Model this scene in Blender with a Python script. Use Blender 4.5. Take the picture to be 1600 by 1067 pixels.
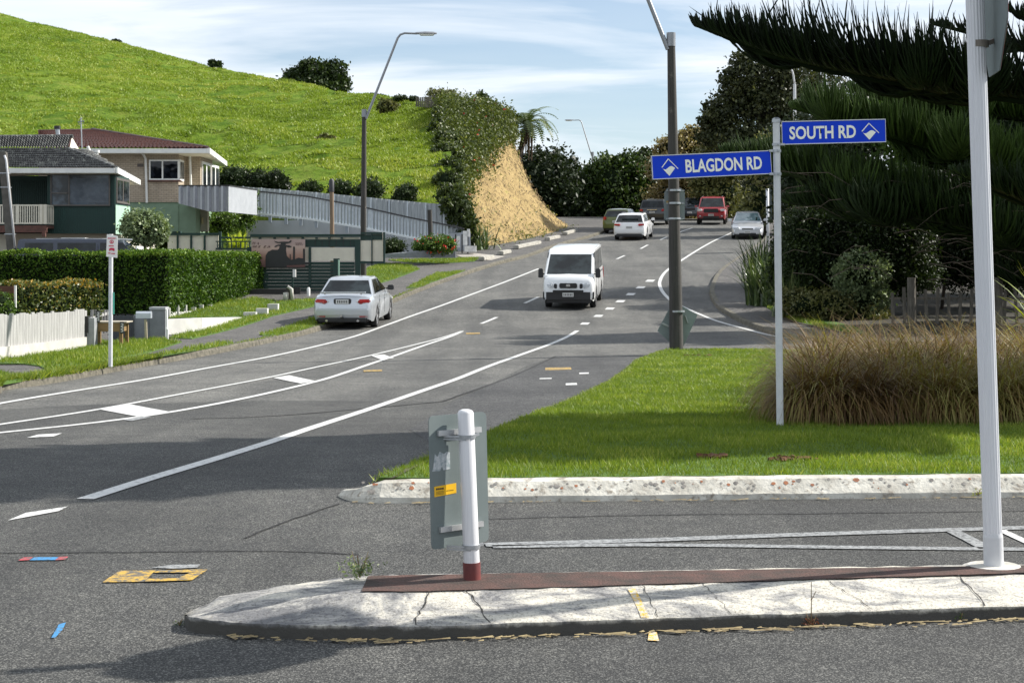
import bpy, bmesh, math, random
import numpy as np
from mathutils import Vector, Matrix
from math import radians, sin, cos, pi, sqrt

for o in list(bpy.data.objects): bpy.data.objects.remove(o)
scn = bpy.context.scene
COL = scn.collection
random.seed(7)
RNG = np.random.default_rng(11)

# ------------------------------------------------------------ camera
F = 2600.0; HY = 405.0; CZ = 1.6
cam = bpy.data.cameras.new("camera"); camo = bpy.data.objects.new("camera", cam); COL.objects.link(camo)
cam.sensor_width = 36; cam.lens = F/1600*36; cam.shift_y = -(533.5-HY)/1600
cam.clip_start = 0.1; cam.clip_end = 3000
camo.location = (0, 0, CZ); camo.rotation_euler = (radians(90), 0, 0)
scn.camera = camo

# ------------------------------------------------------------ world, sun, exposure
SUN_AZ = radians(70.5); SUN_EL = radians(38)
world = bpy.data.worlds.new("World"); scn.world = world; world.use_nodes = True
wt = world.node_tree; wt.nodes.clear()
def wn(t, **k):
    n = wt.nodes.new(t)
    for a, b in k.items(): setattr(n, a, b)
    return n
sky = wn('ShaderNodeTexSky', sky_type='NISHITA', sun_disc=False, sun_elevation=SUN_EL, sun_rotation=SUN_AZ)
sky.air_density = 1.0; sky.dust_density = 0.3; sky.ozone_density = 4.0
tc = wn('ShaderNodeTexCoord')
# thin cloud layer: project the view direction on a plane high above
sep = wn('ShaderNodeSeparateXYZ'); wt.links.new(tc.outputs['Generated'], sep.inputs[0])
zz = wn('ShaderNodeMath', operation='ADD'); zz.inputs[1].default_value = 0.10; wt.links.new(sep.outputs['Z'], zz.inputs[0])
zm = wn('ShaderNodeMath', operation='MAXIMUM'); zm.inputs[1].default_value = 0.03; wt.links.new(zz.outputs[0], zm.inputs[0])
dx = wn('ShaderNodeMath', operation='DIVIDE'); wt.links.new(sep.outputs['X'], dx.inputs[0]); wt.links.new(zm.outputs[0], dx.inputs[1])
dy = wn('ShaderNodeMath', operation='DIVIDE'); wt.links.new(sep.outputs['Y'], dy.inputs[0]); wt.links.new(zm.outputs[0], dy.inputs[1])
cb = wn('ShaderNodeCombineXYZ'); wt.links.new(dx.outputs[0], cb.inputs[0]); wt.links.new(dy.outputs[0], cb.inputs[1])
mp = wn('ShaderNodeMapping'); mp.inputs['Scale'].default_value = (0.75, 1.35, 1); mp.inputs['Location'].default_value = (3.1, 1.7, 0); mp.inputs['Rotation'].default_value = (0, 0, radians(12))
wt.links.new(cb.outputs[0], mp.inputs[0])
n1 = wn('ShaderNodeTexNoise'); n1.inputs['Scale'].default_value = 0.85; n1.inputs['Detail'].default_value = 9; n1.inputs['Roughness'].default_value = 0.56; n1.inputs['Distortion'].default_value = 0.5
wt.links.new(mp.outputs[0], n1.inputs['Vector'])
cr = wn('ShaderNodeValToRGB'); cr.color_ramp.elements[0].position = 0.36; cr.color_ramp.elements[0].color = (0.26, 0.26, 0.26, 1)
cr.color_ramp.elements[1].position = 0.52; cr.color_ramp.elements[1].color = (0.9, 0.9, 0.9, 1)
wt.links.new(n1.outputs[0], cr.inputs[0])
n2 = wn('ShaderNodeTexNoise'); n2.inputs['Scale'].default_value = 2.6; n2.inputs['Detail'].default_value = 7
wt.links.new(mp.outputs[0], n2.inputs['Vector'])
cc = wn('ShaderNodeMixRGB'); cc.inputs[1].default_value = (6.2, 7.2, 8.4, 1); cc.inputs[2].default_value = (9.8, 9.9, 10.0, 1); wt.links.new(n2.outputs[0], cc.inputs[0])
mx = wn('ShaderNodeMixRGB'); wt.links.new(cr.outputs[0], mx.inputs[0]); wt.links.new(sky.outputs[0], mx.inputs[1]); wt.links.new(cc.outputs[0], mx.inputs[2])
bg = wn('ShaderNodeBackground'); bg.inputs['Strength'].default_value = 0.08
wt.links.new(mx.outputs[0], bg.inputs[0])
wo = wn('ShaderNodeOutputWorld'); wt.links.new(bg.outputs[0], wo.inputs[0])

sl = bpy.data.lights.new("sun", 'SUN'); sl.energy = 5.0; sl.angle = radians(0.5); sl.color = (1.0, 0.955, 0.88)
so = bpy.data.objects.new("sun", sl); COL.objects.link(so)
sd = Vector((sin(SUN_AZ)*cos(SUN_EL), cos(SUN_AZ)*cos(SUN_EL), sin(SUN_EL)))
so.rotation_euler = sd.to_track_quat('Z', 'Y').to_euler(); so.location = (30, 10, 40)
scn.view_settings.view_transform = 'Standard'; scn.view_settings.look = 'None'
scn.view_settings.exposure = 0.64; scn.view_settings.gamma = 1; scn.view_settings.use_curve_mapping = False

# ------------------------------------------------------------ terrain and photo-to-ground helpers
_py = [-60, 14, 20, 28, 36, 45, 50, 55, 65, 78, 91, 103, 115, 128, 140, 165, 200, 300, 1500]
_pz = [0, 0, -.2, -.42, -.52, -.48, -.30, 0, .68, 1.65, 2.6, 3.4, 4.1, 4.7, 5.05, 5.2, 5.0, 3, 0]
_yi = np.arange(-60, 1501, 1.0)
_zi = np.interp(_yi, _py, _pz)
for _ in range(3):
    k = _zi.copy(); k[1:-1] = (_zi[:-2]+2*_zi[1:-1]+_zi[2:])/4; _zi = k
def zt(y): return float(np.interp(y, _yi, _zi))
def W(px, py, D): return Vector(((px-800)*D/F, D, CZ+(HY-py)*D/F))
def G(px, py, dz=0.0):
    d = 3.0
    while d < 400:
        if HY-(zt(d)+dz-CZ)*F/d <= py: break
        d += 0.25
    a, b = d-0.25, d
    for _ in range(18):
        m = (a+b)/2
        if HY-(zt(m)+dz-CZ)*F/m <= py: b = m
        else: a = m
    return Vector(((px-800)*b/F, b, zt(b)+dz))
def GP(l, dz=0.0): return [G(x, y, dz) for x, y in l]
def smooth(pts, step=0.5):
    P = [Vector(p) for p in pts]; out = []
    P = [P[0]*2-P[1]]+P+[P[-1]*2-P[-2]]
    for i in range(1, len(P)-2):
        n = max(2, int((P[i+1]-P[i]).length/step))
        for k in range(n):
            t = k/n
            a, b, c, d = P[i-1], P[i], P[i+1], P[i+2]
            out.append(0.5*((2*b)+(c-a)*t+(2*a-5*b+4*c-d)*t*t+(-a+3*b-3*c+d)*t**3))
    out.append(P[-2]); return out

# ------------------------------------------------------------ object bookkeeping
ORG = {}
def tag(o, label=None, cat=None, group=None, kind=None):
    if label: o['label'] = label
    if cat: o['category'] = cat
    if group: o['group'] = group
    if kind: o['kind'] = kind
    return o
def thing(name, label, cat, loc=(0, 0, 0), rotz=0, group=None):
    o = bpy.data.objects.new(name, None); COL.objects.link(o)
    o.location = loc; o.rotation_euler = (0, 0, rotz); o.empty_display_size = 0.1
    ORG[o.name] = Vector(loc) if rotz == 0 else Vector((0, 0, 0))
    return tag(o, label, cat, group)
def link(name, me, parent=None):
    o = bpy.data.objects.new(name, me); COL.objects.link(o)
    if parent is not None:
        o.parent = parent; ORG[o.name] = ORG[parent.name]
    else: ORG[o.name] = Vector((0, 0, 0))
    return o
def dup(root, loc, rotz=None, label=None, scale=None):
    r = root.copy(); COL.objects.link(r); r.location = loc
    if rotz is not None: r.rotation_euler = (0, 0, rotz)
    if scale: r.scale = scale
    if label: r['label'] = label
    for ch in list(root.children):
        c = ch.copy(); COL.objects.link(c); c.parent = r
        for g in list(ch.children):
            d = g.copy(); COL.objects.link(d); d.parent = c
    return r
def npmesh(name, V, Fc, mat, parent=None, tint=None, smooth_=False, local=False):
    """V (n,3) array, Fc (m,k) array of equal-sized faces"""
    V = np.asarray(V, dtype=np.float32); Fc = np.asarray(Fc, dtype=np.int32)
    if parent is not None and not local: V = V-np.array(ORG[parent.name], dtype=np.float32)
    me = bpy.data.meshes.new(name)
    me.vertices.add(len(V)); me.vertices.foreach_set('co', V.ravel())
    k = Fc.shape[1]
    me.loops.add(Fc.size); me.loops.foreach_set('vertex_index', Fc.ravel())
    me.polygons.add(len(Fc)); me.polygons.foreach_set('loop_start', np.arange(0, Fc.size, k, dtype=np.int32))
    me.polygons.foreach_set('loop_total', np.full(len(Fc), k, dtype=np.int32))
    me.update(calc_edges=True)
    if tint is not None:
        a = me.attributes.new('tint', 'FLOAT', 'POINT'); a.data.foreach_set('value', np.asarray(tint, dtype=np.float32))
    if smooth_: me.polygons.foreach_set('use_smooth', np.ones(len(Fc), dtype=bool))
    me.materials.append(mat); me.validate()
    return link(name, me, parent)

class MB:
    def __init__(s): s.v = []; s.f = []
    def poly(s, pts):
        n = len(s.v); s.v += [tuple(p) for p in pts]; s.f.append(list(range(n, n+len(pts)))); return s
    def box(s, c, sz, rz=0, rx=0, ry=0, taper=1.0):
        n = len(s.v); R = Matrix.Rotation(rz, 3, 'Z') @ Matrix.Rotation(rx, 3, 'X') @ Matrix.Rotation(ry, 3, 'Y'); c = Vector(c)
        for z in (-.5, .5):
            k = taper if z > 0 else 1
            for x, y in ((-.5, -.5), (.5, -.5), (.5, .5), (-.5, .5)):
                s.v.append(tuple(c+R @ Vector((x*sz[0]*k, y*sz[1]*k, z*sz[2]))))
        for f in ((0, 3, 2, 1), (4, 5, 6, 7), (0, 1, 5, 4), (1, 2, 6, 5), (2, 3, 7, 6), (3, 0, 4, 7)): s.f.append([n+i for i in f])
        return s
    def bar(s, a, b, w, h=None, up=(0, 0, 1)):
        """box beam from a to b, width w (sideways), height h"""
        a = Vector(a); b = Vector(b); h = h or w; d = (b-a).normalized(); up = Vector(up)
        x = d.cross(up)
        if x.length < 1e-4: x = Vector((1, 0, 0))
        x.normalize(); u = x.cross(d).normalized(); n = len(s.v)
        for p in (a, b):
            for i, j in ((-1, -1), (1, -1), (1, 1), (-1, 1)): s.v.append(tuple(p+x*i*w/2+u*j*h/2))
        for f in ((0, 1, 2, 3), (7, 6, 5, 4), (0, 4, 5, 1), (1, 5, 6, 2), (2, 6, 7, 3), (3, 7, 4, 0)): s.f.append([n+i for i in f])
        return s
    def tube(s, path, r, sides=12, cap=True):
        path = [Vector(p) for p in path]; n0 = len(s.v)
        R = r if isinstance(r, (list, tuple)) else [r]*len(path)
        ref = Vector((0, 1, 0)) if abs((path[-1]-path[0]).normalized().y) < .9 else Vector((1, 0, 0))
        for i, p in enumerate(path):
            d = (path[min(i+1, len(path)-1)]-path[max(i-1, 0)]).normalized()
            x = d.cross(ref).normalized(); y = d.cross(x)
            for k in range(sides):
                a = 2*pi*k/sides; s.v.append(tuple(p+(x*cos(a)+y*sin(a))*R[i]))
        for i in range(len(path)-1):
            for k in range(sides):
                a = n0+i*sides+k; b = n0+i*sides+(k+1) % sides
                s.f.append([a, b, b+sides, a+sides])
        if cap:
            s.f.append([n0+k for k in range(sides)][::-1]); s.f.append([n0+(len(path)-1)*sides+k for k in range(sides)])
        return s
    def prism(s, pts, d):
        """extrude a planar polygon by vector d"""
        n = len(s.v); m = len(pts); d = Vector(d)
        s.v += [tuple(p) for p in pts]+[tuple(Vector(p)+d) for p in pts]
        s.f.append(list(range(n, n+m))[::-1]); s.f.append(list(range(n+m, n+2*m)))
        for i in range(m): s.f.append([n+i, n+(i+1) % m, n+m+(i+1) % m, n+m+i])
        return s
    def build(s, name, mat, parent=None, smooth_=False, local=False, bevel=0, seg=2, auto=None):
        me = bpy.data.meshes.new(name)
        off = ORG[parent.name] if (parent is not None and not local) else Vector((0, 0, 0))
        me.from_pydata([tuple(Vector(v)-off) for v in s.v], [], s.f)
        bm = bmesh.new(); bm.from_mesh(me)
        bmesh.ops.recalc_face_normals(bm, faces=bm.faces)
        if bevel:
            bmesh.ops.remove_doubles(bm, verts=bm.verts, dist=1e-4)
            es = [e for e in bm.edges if len(e.link_faces) == 2 and e.calc_face_angle(0) > 0.5]
            bmesh.ops.bevel(bm, geom=es, offset=bevel, segments=seg, affect='EDGES', clamp_overlap=True)
        bm.to_mesh(me); bm.free()
        me.materials.append(mat)
        if smooth_:
            me.polygons.foreach_set('use_smooth', [True]*len(me.polygons))
            if auto: me.set_sharp_from_angle(angle=auto)
        return link(name, me, parent)

def _islands(s):
    par = list(range(len(s.v)))
    def find(x):
        while par[x] != x: par[x] = par[par[x]]; x = par[x]
        return x
    for f in s.f:
        a = find(f[0])
        for q in f[1:]: par[find(q)] = a
    g = {}
    for f in s.f: g.setdefault(find(f[0]), []).append(f)
    out = []
    for fs in g.values():
        m = MB(); mp_ = {}
        for f in fs:
            for q in f:
                if q not in mp_: mp_[q] = len(m.v); m.v.append(s.v[q])
            m.f.append([mp_[q] for q in f])
        out.append(m)
    return out
def split(m, name, mat, parent, **k):
    """every separate piece becomes a part of its own"""
    return [q.build(name, mat, parent, **k) for q in _islands(m)]

def sheet(name, pts, dz, mat, parent=None, thick=0.0, kind='structure'):
    """flat polygon draped on the terrain; cut at every whole metre of y so that all sheets stay parallel"""
    bm = bmesh.new(); f = bm.faces.new([bm.verts.new((p[0], p[1], 0)) for p in pts])
    bmesh.ops.triangulate(bm, faces=[f])
    ys = [p[1] for p in pts]
    for y in range(int(math.ceil(min(ys))), int(math.floor(max(ys)))+1):
        bmesh.ops.bisect_plane(bm, geom=bm.verts[:]+bm.edges[:]+bm.faces[:], plane_co=(0, y, 0), plane_no=(0, 1, 0))
    for v in bm.verts: v.co.z = zt(v.co.y)+dz
    bmesh.ops.recalc_face_normals(bm, faces=bm.faces)
    for f in bm.faces:
        if f.normal.z < 0: f.normal_flip()
    if thick:
        be = [e for e in bm.edges if len(e.link_faces) == 1]
        r = bmesh.ops.extrude_edge_only(bm, edges=be)
        for v in [g for g in r['geom'] if isinstance(g, bmesh.types.BMVert)]: v.co.z -= thick
    me = bpy.data.meshes.new(name); bm.to_mesh(me); bm.free(); me.materials.append(mat)
    o = link(name, me, parent)
    if parent is None and kind: o['kind'] = kind
    return o
def sweep(name, line, prof, mat, parent=None, kind='structure', closed_ends=True, jitter=0, mb=None):
    """sweep a (sideways offset, height above terrain) profile along a line of ground points; + is to the right"""
    L = [Vector((p[0], p[1], 0)) for p in line]; m = mb or MB(); n0 = len(m.v); k = len(prof)
    for i, p in enumerate(L):
        d = (L[min(i+1, len(L)-1)]-L[max(i-1, 0)]).normalized(); r = Vector((d.y, -d.x, 0))
        for o_, h in prof:
            q = p+r*o_; m.v.append((q.x, q.y, zt(q.y)+h+(random.uniform(-jitter, jitter) if h > 0.02 else 0)))
    for i in range(len(L)-1):
        for j in range(k-1):
            a = n0+i*k+j; m.f.append([a, a+1, a+1+k, a+k])
    if closed_ends and k > 2:
        m.f.append([n0+j for j in range(k)]); m.f.append([n0+(len(L)-1)*k+j for j in range(k)][::-1])
    if mb is not None: return None
    o = m.build(name, mat, parent)
    if parent is None and kind: o['kind'] = kind
    return o

# ------------------------------------------------------------ materials
def nt(name):
    m = bpy.data.materials.new(name); m.use_nodes = True; t = m.node_tree; t.nodes.clear()
    out = t.nodes.new('ShaderNodeOutputMaterial'); p = t.nodes.new('ShaderNodeBsdfPrincipled'); t.links.new(p.outputs[0], out.inputs[0])
    return m, t, p, out
def noise(t, scale, detail=4, rough=.55, coord='Object', vscale=None, kind='ShaderNodeTexNoise'):
    c = t.nodes.new('ShaderNodeTexCoord'); n = t.nodes.new(kind); n.inputs['Scale'].default_value = scale
    if kind == 'ShaderNodeTexNoise': n.inputs['Detail'].default_value = detail; n.inputs['Roughness'].default_value = rough
    if vscale:
        mpp = t.nodes.new('ShaderNodeMapping'); mpp.inputs['Scale'].default_value = vscale
        t.links.new(c.outputs[coord], mpp.inputs[0]); t.links.new(mpp.outputs[0], n.inputs['Vector'])
    else: t.links.new(c.outputs[coord], n.inputs['Vector'])
    return n
def ramp(t, src, stops):
    r = t.nodes.new('ShaderNodeValToRGB'); t.links.new(src, r.inputs[0]); e = r.color_ramp.elements
    while len(e) < len(stops): e.new(0.5)
    for i, (p, c) in enumerate(stops):
        e[i].position = p; e[i].color = (*c, 1) if len(c) == 3 else c
    return r
def mixc(t, fac, a, b, mode='MIX'):
    m = t.nodes.new('ShaderNodeMixRGB'); m.blend_type = mode
    for s_, i in ((fac, 0), (a, 1), (b, 2)):
        if isinstance(s_, (int, float)): m.inputs[i].default_value = s_
        elif isinstance(s_, tuple): m.inputs[i].default_value = (*s_, 1)
        else: t.links.new(s_, m.inputs[i])
    return m.outputs[0]
def bump(t, p, src, strength, dist=0.01):
    b = t.nodes.new('ShaderNodeBump'); b.inputs['Strength'].default_value = strength; b.inputs['Distance'].default_value = dist
    t.links.new(src, b.inputs['Height']); t.links.new(b.outputs[0], p.inputs['Normal'])
def M(name, c, c2=None, rough=.6, scale=6, metal=0, spec=.5, bmp=0, bscale=30, coat=0, bdist=.01, vscale=None, dirt=None):
    m, t, p, out = nt(name); p.inputs['Roughness'].default_value = rough; p.inputs['Metallic'].default_value = metal
    p.inputs['Specular IOR Level'].default_value = spec; p.inputs['Coat Weight'].default_value = coat
    if coat: p.inputs['Coat Roughness'].default_value = 0.05
    c2 = c2 or tuple(min(1, x*.82) for x in c)
    n = noise(t, scale, 6, .6, vscale=vscale); r = ramp(t, n.outputs[0], [(.35, c2), (.65, c)])
    col = r.outputs[0]
    if dirt:
        nd = noise(t, dirt[1], 8, .7); rd = ramp(t, nd.outputs[0], [(dirt[2], (0, 0, 0)), (dirt[2]+.12, (1, 1, 1))])
        col = mixc(t, rd.outputs[0], col, dirt[0])
    t.links.new(col, p.inputs['Base Color'])
    if bmp: bump(t, p, noise(t, bscale, 4).outputs[0], bmp, bdist)
    return m
def leafmat(name, c0, c1, trans=.3, rough=.5, spec=.3, c2=None):
    m, t, p, out = nt(name); a = t.nodes.new('ShaderNodeAttribute'); a.attribute_name = 'tint'
    st = [(0, c0), (1, c1)] if c2 is None else [(0, c0), (.75, c1), (1, c2)]
    r = ramp(t, a.outputs['Fac'], st); t.links.new(r.outputs[0], p.inputs['Base Color'])
    p.inputs['Roughness'].default_value = rough; p.inputs['Specular IOR Level'].default_value = spec
    tr = t.nodes.new('ShaderNodeBsdfTranslucent'); t.links.new(mixc(t, 1, r.outputs[0], (1.3, 1.35, .6), 'MULTIPLY'), tr.inputs[0])
    mxs = t.nodes.new('ShaderNodeMixShader'); mxs.inputs[0].default_value = trans
    t.links.new(p.outputs[0], mxs.inputs[1]); t.links.new(tr.outputs[0], mxs.inputs[2]); t.links.new(mxs.outputs[0], out.inputs[0])
    return m
def asphalt(name, base, light, tone2=None, fine=95, streak=True):
    m, t, p, out = nt(name); p.inputs['Roughness'].default_value = .82; p.inputs['Specular IOR Level'].default_value = .35
    v = noise(t, fine, kind='ShaderNodeTexVoronoi'); sp = ramp(t, v.outputs['Color'], [(.22, tuple(x*.6 for x in base)), (.60, tuple(x*1.35 for x in base)), (.88, light)])
    big = noise(t, .35, 6, .6); rb = ramp(t, big.outputs[0], [(.3, (.70, .70, .70)), (.7, (1.22, 1.21, 1.18))])
    col = mixc(t, 1, sp.outputs[0], rb.outputs[0], 'MULTIPLY')
    md = noise(t, 3.2, 8, .75); rm = ramp(t, md.outputs[0], [(.35, (.78, .78, .79)), (.68, (1.18, 1.17, 1.14))])
    col = mixc(t, 1, col, rm.outputs[0], 'MULTIPLY')
    if streak:
        s_ = noise(t, 1.0, 5, .6, vscale=(1.1, .06, 1)); rs = ramp(t, s_.outputs[0], [(.38, (.80, .80, .80)), (.62, (1.13, 1.12, 1.10))])
        col = mixc(t, 1, col, rs.outputs[0], 'MULTIPLY')
    t.links.new(col, p.inputs['Base Color'])
    f2 = noise(t, fine*1.2, 3, .6); bump(t, p, f2.outputs[0], .7, .012)
    return m
def paint(name, c, under=(.085, .085, .083), wear=.42, scale=14):
    m, t, p, out = nt(name); p.inputs['Roughness'].default_value = .6
    n = noise(t, scale, 8, .75); r = ramp(t, n.outputs[0], [(wear-.06, (0, 0, 0)), (wear+.07, (1, 1, 1))])
    n3 = noise(t, 2.5, 4); c2 = mixc(t, n3.outputs[0], tuple(x*.8 for x in c), c)
    t.links.new(mixc(t, r.outputs[0], under, c2), p.inputs['Base Color'])
    bump(t, p, noise(t, 95, 3).outputs[0], .4, .008)
    return m
def glass(name, c=(.008, .010, .011), rough=.06):
    m, t, p, out = nt(name); n = noise(t, 1.7, 3, .6); r = ramp(t, n.outputs[0], [(.42, tuple(x*.4 for x in c)), (.62, tuple(x*2.2 for x in c))]); t.links.new(r.outputs[0], p.inputs['Base Color']); p.inputs['Roughness'].default_value = rough
    p.inputs['Specular IOR Level'].default_value = .42; bump(t, p, noise(t, 1.1, 2).outputs[0], .25, .05)
    return m

A_near = asphalt('asphalt_near', (.046, .047, .047), (.225, .225, .215), fine=165)
A_main = asphalt('asphalt_main', (.084, .084, .081), (.235, .235, .225), fine=70)
A_dark = asphalt('asphalt_dark', (.043, .044, .046), (.18, .18, .18), fine=80)
A_path = asphalt('asphalt_path', (.080, .077, .075), (.20, .19, .18), fine=60, streak=False)
P_white = paint('paint_white', (.64, .64, .62), wear=.40, scale=20)
P_faint = paint('paint_faint', (.34, .35, .35), under=(.085, .085, .085), wear=.48, scale=45)
P_yellow = paint('paint_yellow', (.62, .38, .04), wear=.50, scale=26)
P_blue = paint('paint_blue', (.04, .26, .55), wear=.46, scale=40)
P_red = paint('paint_red', (.48, .06, .07), wear=.48, scale=40)
EARTH = M('earth', (.10, .085, .05), (.05, .07, .02), .95, .8)
GRASSBASE = M('grass_base', (.075, .15, .014), (.05, .10, .012), .95, 9, bmp=.6, bscale=60)
GRASS = leafmat('grass_blade', (.072, .115, .012), (.20, .27, .030), .35, c2=(.40, .40, .10))
HILLG = leafmat('hill_grass', (.115, .175, .016), (.24, .32, .036), .25, c2=(.35, .38, .08))
KERBM = M('kerb_concrete', (.60, .58, .53), (.34, .33, .29), .85, 5, bmp=.5, bscale=40, dirt=((.10, .09, .075), 9, .57))
STONEK = M('kerb_old', (.16, .145, .11), (.06, .056, .042), .95, 7, bmp=.6, bscale=25)
GALV = M('galvanised_steel', (.46, .48, .50), (.36, .38, .40), .42, 20, metal=.75)
WHITEP = M('white_pole_paint', (.64, .65, .66), (.55, .56, .58), .42, 9)
BLACK = M('black_plastic', (.02, .02, .02), rough=.5)
# ============================================================ GROUND, ROADS, KERBS
sheet('ground', [(-700, -40), (900, -40), (900, 1400), (-700, 1400)], -0.06, EARTH)
lk_px = [(-80, 628), (0, 610), (60, 602), (150, 586), (250, 568), (330, 554), (395, 541), (450, 529), (497, 517), (560, 496), (609, 475), (672, 449), (732, 428), (780, 413), (820, 403), (860, 389), (895, 378), (932, 368)]
lk = [Vector((-11.5, -6, 0)), Vector((-9.0, 9, 0))]+GP(lk_px)+[Vector((7.6, 112, 0)), Vector((11.5, 138, 0)), Vector((22, 175, 0))]
lk = smooth(lk, 1.0)
rk_px = [(1112, 448), (1110, 462), (1122, 482), (1150, 500), (1190, 517), (1240, 530), (1330, 539), (1480, 543), (1700, 545)]
rk = [Vector((34, 175, 0)), Vector((21, 138, 0)), Vector((17.3, 115, 0)), Vector((14.3, 94, 0))]+GP([(1166, 396), (1133, 419), (1118, 434)])+GP(rk_px)+[Vector((60, 47, 0))]
rk = smooth(rk, 1.0)
sheet('road', [(-11.7, -8), (60, -8), (60, 44)]+[(p.x+.1, p.y-.02) for p in reversed(rk)]+[(p.x-.1, p.y) for p in reversed(lk)], 0.0, A_main)
# the newer, darker seal of the junction and slip lane
near = GP([(-120, 650), (0, 640), (150, 632), (430, 626), (640, 627), (700, 628), (760, 602), (815, 575), (868, 556), (1000, 554), (1110, 549), (1300, 549)])
sheet('road_junction_seal', [(-11.3, -7)]+[(-9.1, 9), (-8.3, 14)]+[(p.x, p.y) for p in near]+[(40, 39), (40, -7)], 0.003, A_near)
sheet('road_dark_patch', [(p.x, p.y) for p in GP([(868, 557), (1010, 556), (960, 600), (840, 650), (740, 690), (690, 706), (640, 672), (706, 628), (770, 600)])], 0.006, A_dark)
land_l = sheet('footpath_left', [(-90, -6)]+[(p.x, p.y) for p in lk]+[(-90, 176)], 0.12, A_path, thick=.13)
land_r = sheet('footpath_right', [(p.x, p.y) for p in rk]+[(120, 47), (120, 176)], 0.12, A_path, thick=.13)
kp = [(.04, -.01), (.02, .10), (-.01, .128), (-.15, .13), (-.16, .09)]
sweep('kerb_left', lk, kp, STONEK, jitter=.012)
sweep('kerb_right', rk, kp, STONEK, jitter=.012)

grass_areas = []
def lawn(name, px, dz=.12, lift=.02, blades=None):
    P = GP(px, dz); o = sheet(name, [(p.x, p.y) for p in P], dz+lift, GRASSBASE, thick=.05)
    grass_areas.append(([(p.x, p.y) for p in P], dz+lift, blades)); return o
def kerb_x(y): return float(np.interp(y, [p.y for p in lk], [p.x for p in lk]))
def lv(name, px, den=420, dz=.12):
    P = [(min(p.x, kerb_x(p.y)-.10) if p.x < kerb_x(p.y)+3 else p.x, p.y) for p in GP(px, dz)]
    o = sheet(name, P, dz+.02, GRASSBASE, thick=.05); grass_areas.append((P, dz+.02, (den, .05, .11, .012, .024))); return o
lv('grass_verge_near', [(-80, 624), (0, 607), (84, 594), (169, 581), (250, 566), (330, 552), (388, 540.5), (365, 536), (337, 538), (281, 548), (197, 568), (84, 586), (0, 602), (-80, 619)])
lv('grass_lawn_front', [(-60, 571), (0, 568), (40, 570), (62, 573), (75, 580), (157, 566), (230, 552), (284, 535), (240, 530), (140, 537), (67, 549), (0, 560), (-60, 566)])
lv('grass_verge_corner', [(-60, 592), (0, 583), (14, 585), (22, 588), (6, 592), (-60, 600)])
lv('grass_verge_centre', [(405, 523.5), (443, 512), (499, 493), (508, 498), (499, 512), (450, 524), (412, 525)])
lv('grass_slope', [(264, 529), (300, 518), (384, 495), (415, 480), (440, 470), (496, 467), (496, 478), (427, 494), (346, 519), (300, 530)])
lv('grass_behind_wall', [(262, 498), (384, 495.5), (418, 480), (432, 470), (396, 466), (262, 484)])
lv('grass_mound', [(524, 443), (560, 425), (596, 411), (640, 414), (656, 421), (620, 435), (584, 446), (545, 452)])
lv('grass_strip_kerbside', [(634, 451), (655, 440), (682, 427), (727, 423), (732, 427), (692, 442), (662, 450)])
lv('grass_strip_far', [(606, 407), (755, 402.5), (740, 409), (693, 412), (640, 411)])
lv('grass_path_edge', [(1170, 455), (1200, 482), (1240, 502), (1330, 521), (1360, 524), (1340, 512), (1240, 485), (1200, 455)])
isl = lawn('grass_island', [(592, 749), (640, 729), (700, 706), (745, 690), (820, 655), (900, 624), (960, 595), (1000, 562), (1040, 547), (1120, 546), (1250, 548), (2100, 551), (2100, 741), (1700, 741), (1300, 745), (900, 748), (740, 750)], .12, .015, (3800, .020, .052, .005, .009))
# hidden soil skirt of the grass island's road edge and its broad worn kerb
ike = GP([(597, 749), (640, 729), (700, 706), (745, 690), (820, 655), (900, 624), (960, 595), (1000, 562), (1040, 547)], .12)
sweep('kerb_island_edge', smooth(ike, .4), [(.05, -.01), (.0, .10), (-.05, .12), (-.12, .11)][::-1] and [(-.17, -.01), (-.10, .05), (-.03, .115), (.10, .137)], M('turf_edge', (.10, .085, .045), (.05, .06, .02), .95, 9, bmp=.8, bscale=40), jitter=.012)
fk = smooth([G(528, 776), G(545, 783), G(575, 786)]+GP([(640, 787), (900, 784), (1200, 781), (1600, 778), (2100, 775)]), .15)
n = len(fk)
m = MB(); kk = 0
prof = [(0, -.01), (-.012, .040), (-.03, .055), (-.11, .125), (-.19, .138), (-.21, .08)]
for i, p in enumerate(fk):
    d = (fk[min(i+1, n-1)]-fk[max(i-1, 0)]).normalized(); r = Vector((d.y, -d.x, 0)); s_ = min(1, .30+i/9)
    for o_, h in prof:
        q = p-r*(-o_)*s_ if False else p+r*o_*s_
        m.v.append((q.x, q.y, zt(q.y)+h*min(1, .35+i/8)+random.uniform(-.003, .003)))
for i in range(n-1):
    for j in range(len(prof)-1):
        a = i*len(prof)+j; m.f.append([a, a+1, a+1+len(prof), a+len(prof)])
m.f.append(list(range(len(prof))))
KERBR = M('kerb_worn_paint', (.62, .60, .53), (.36, .34, .29), .85, 4, bmp=.9, bscale=26, dirt=((.24, .21, .17), 13, .53))
o = m.build('kerb_island_front', KERBR, smooth_=False); o['kind'] = 'structure'
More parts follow.
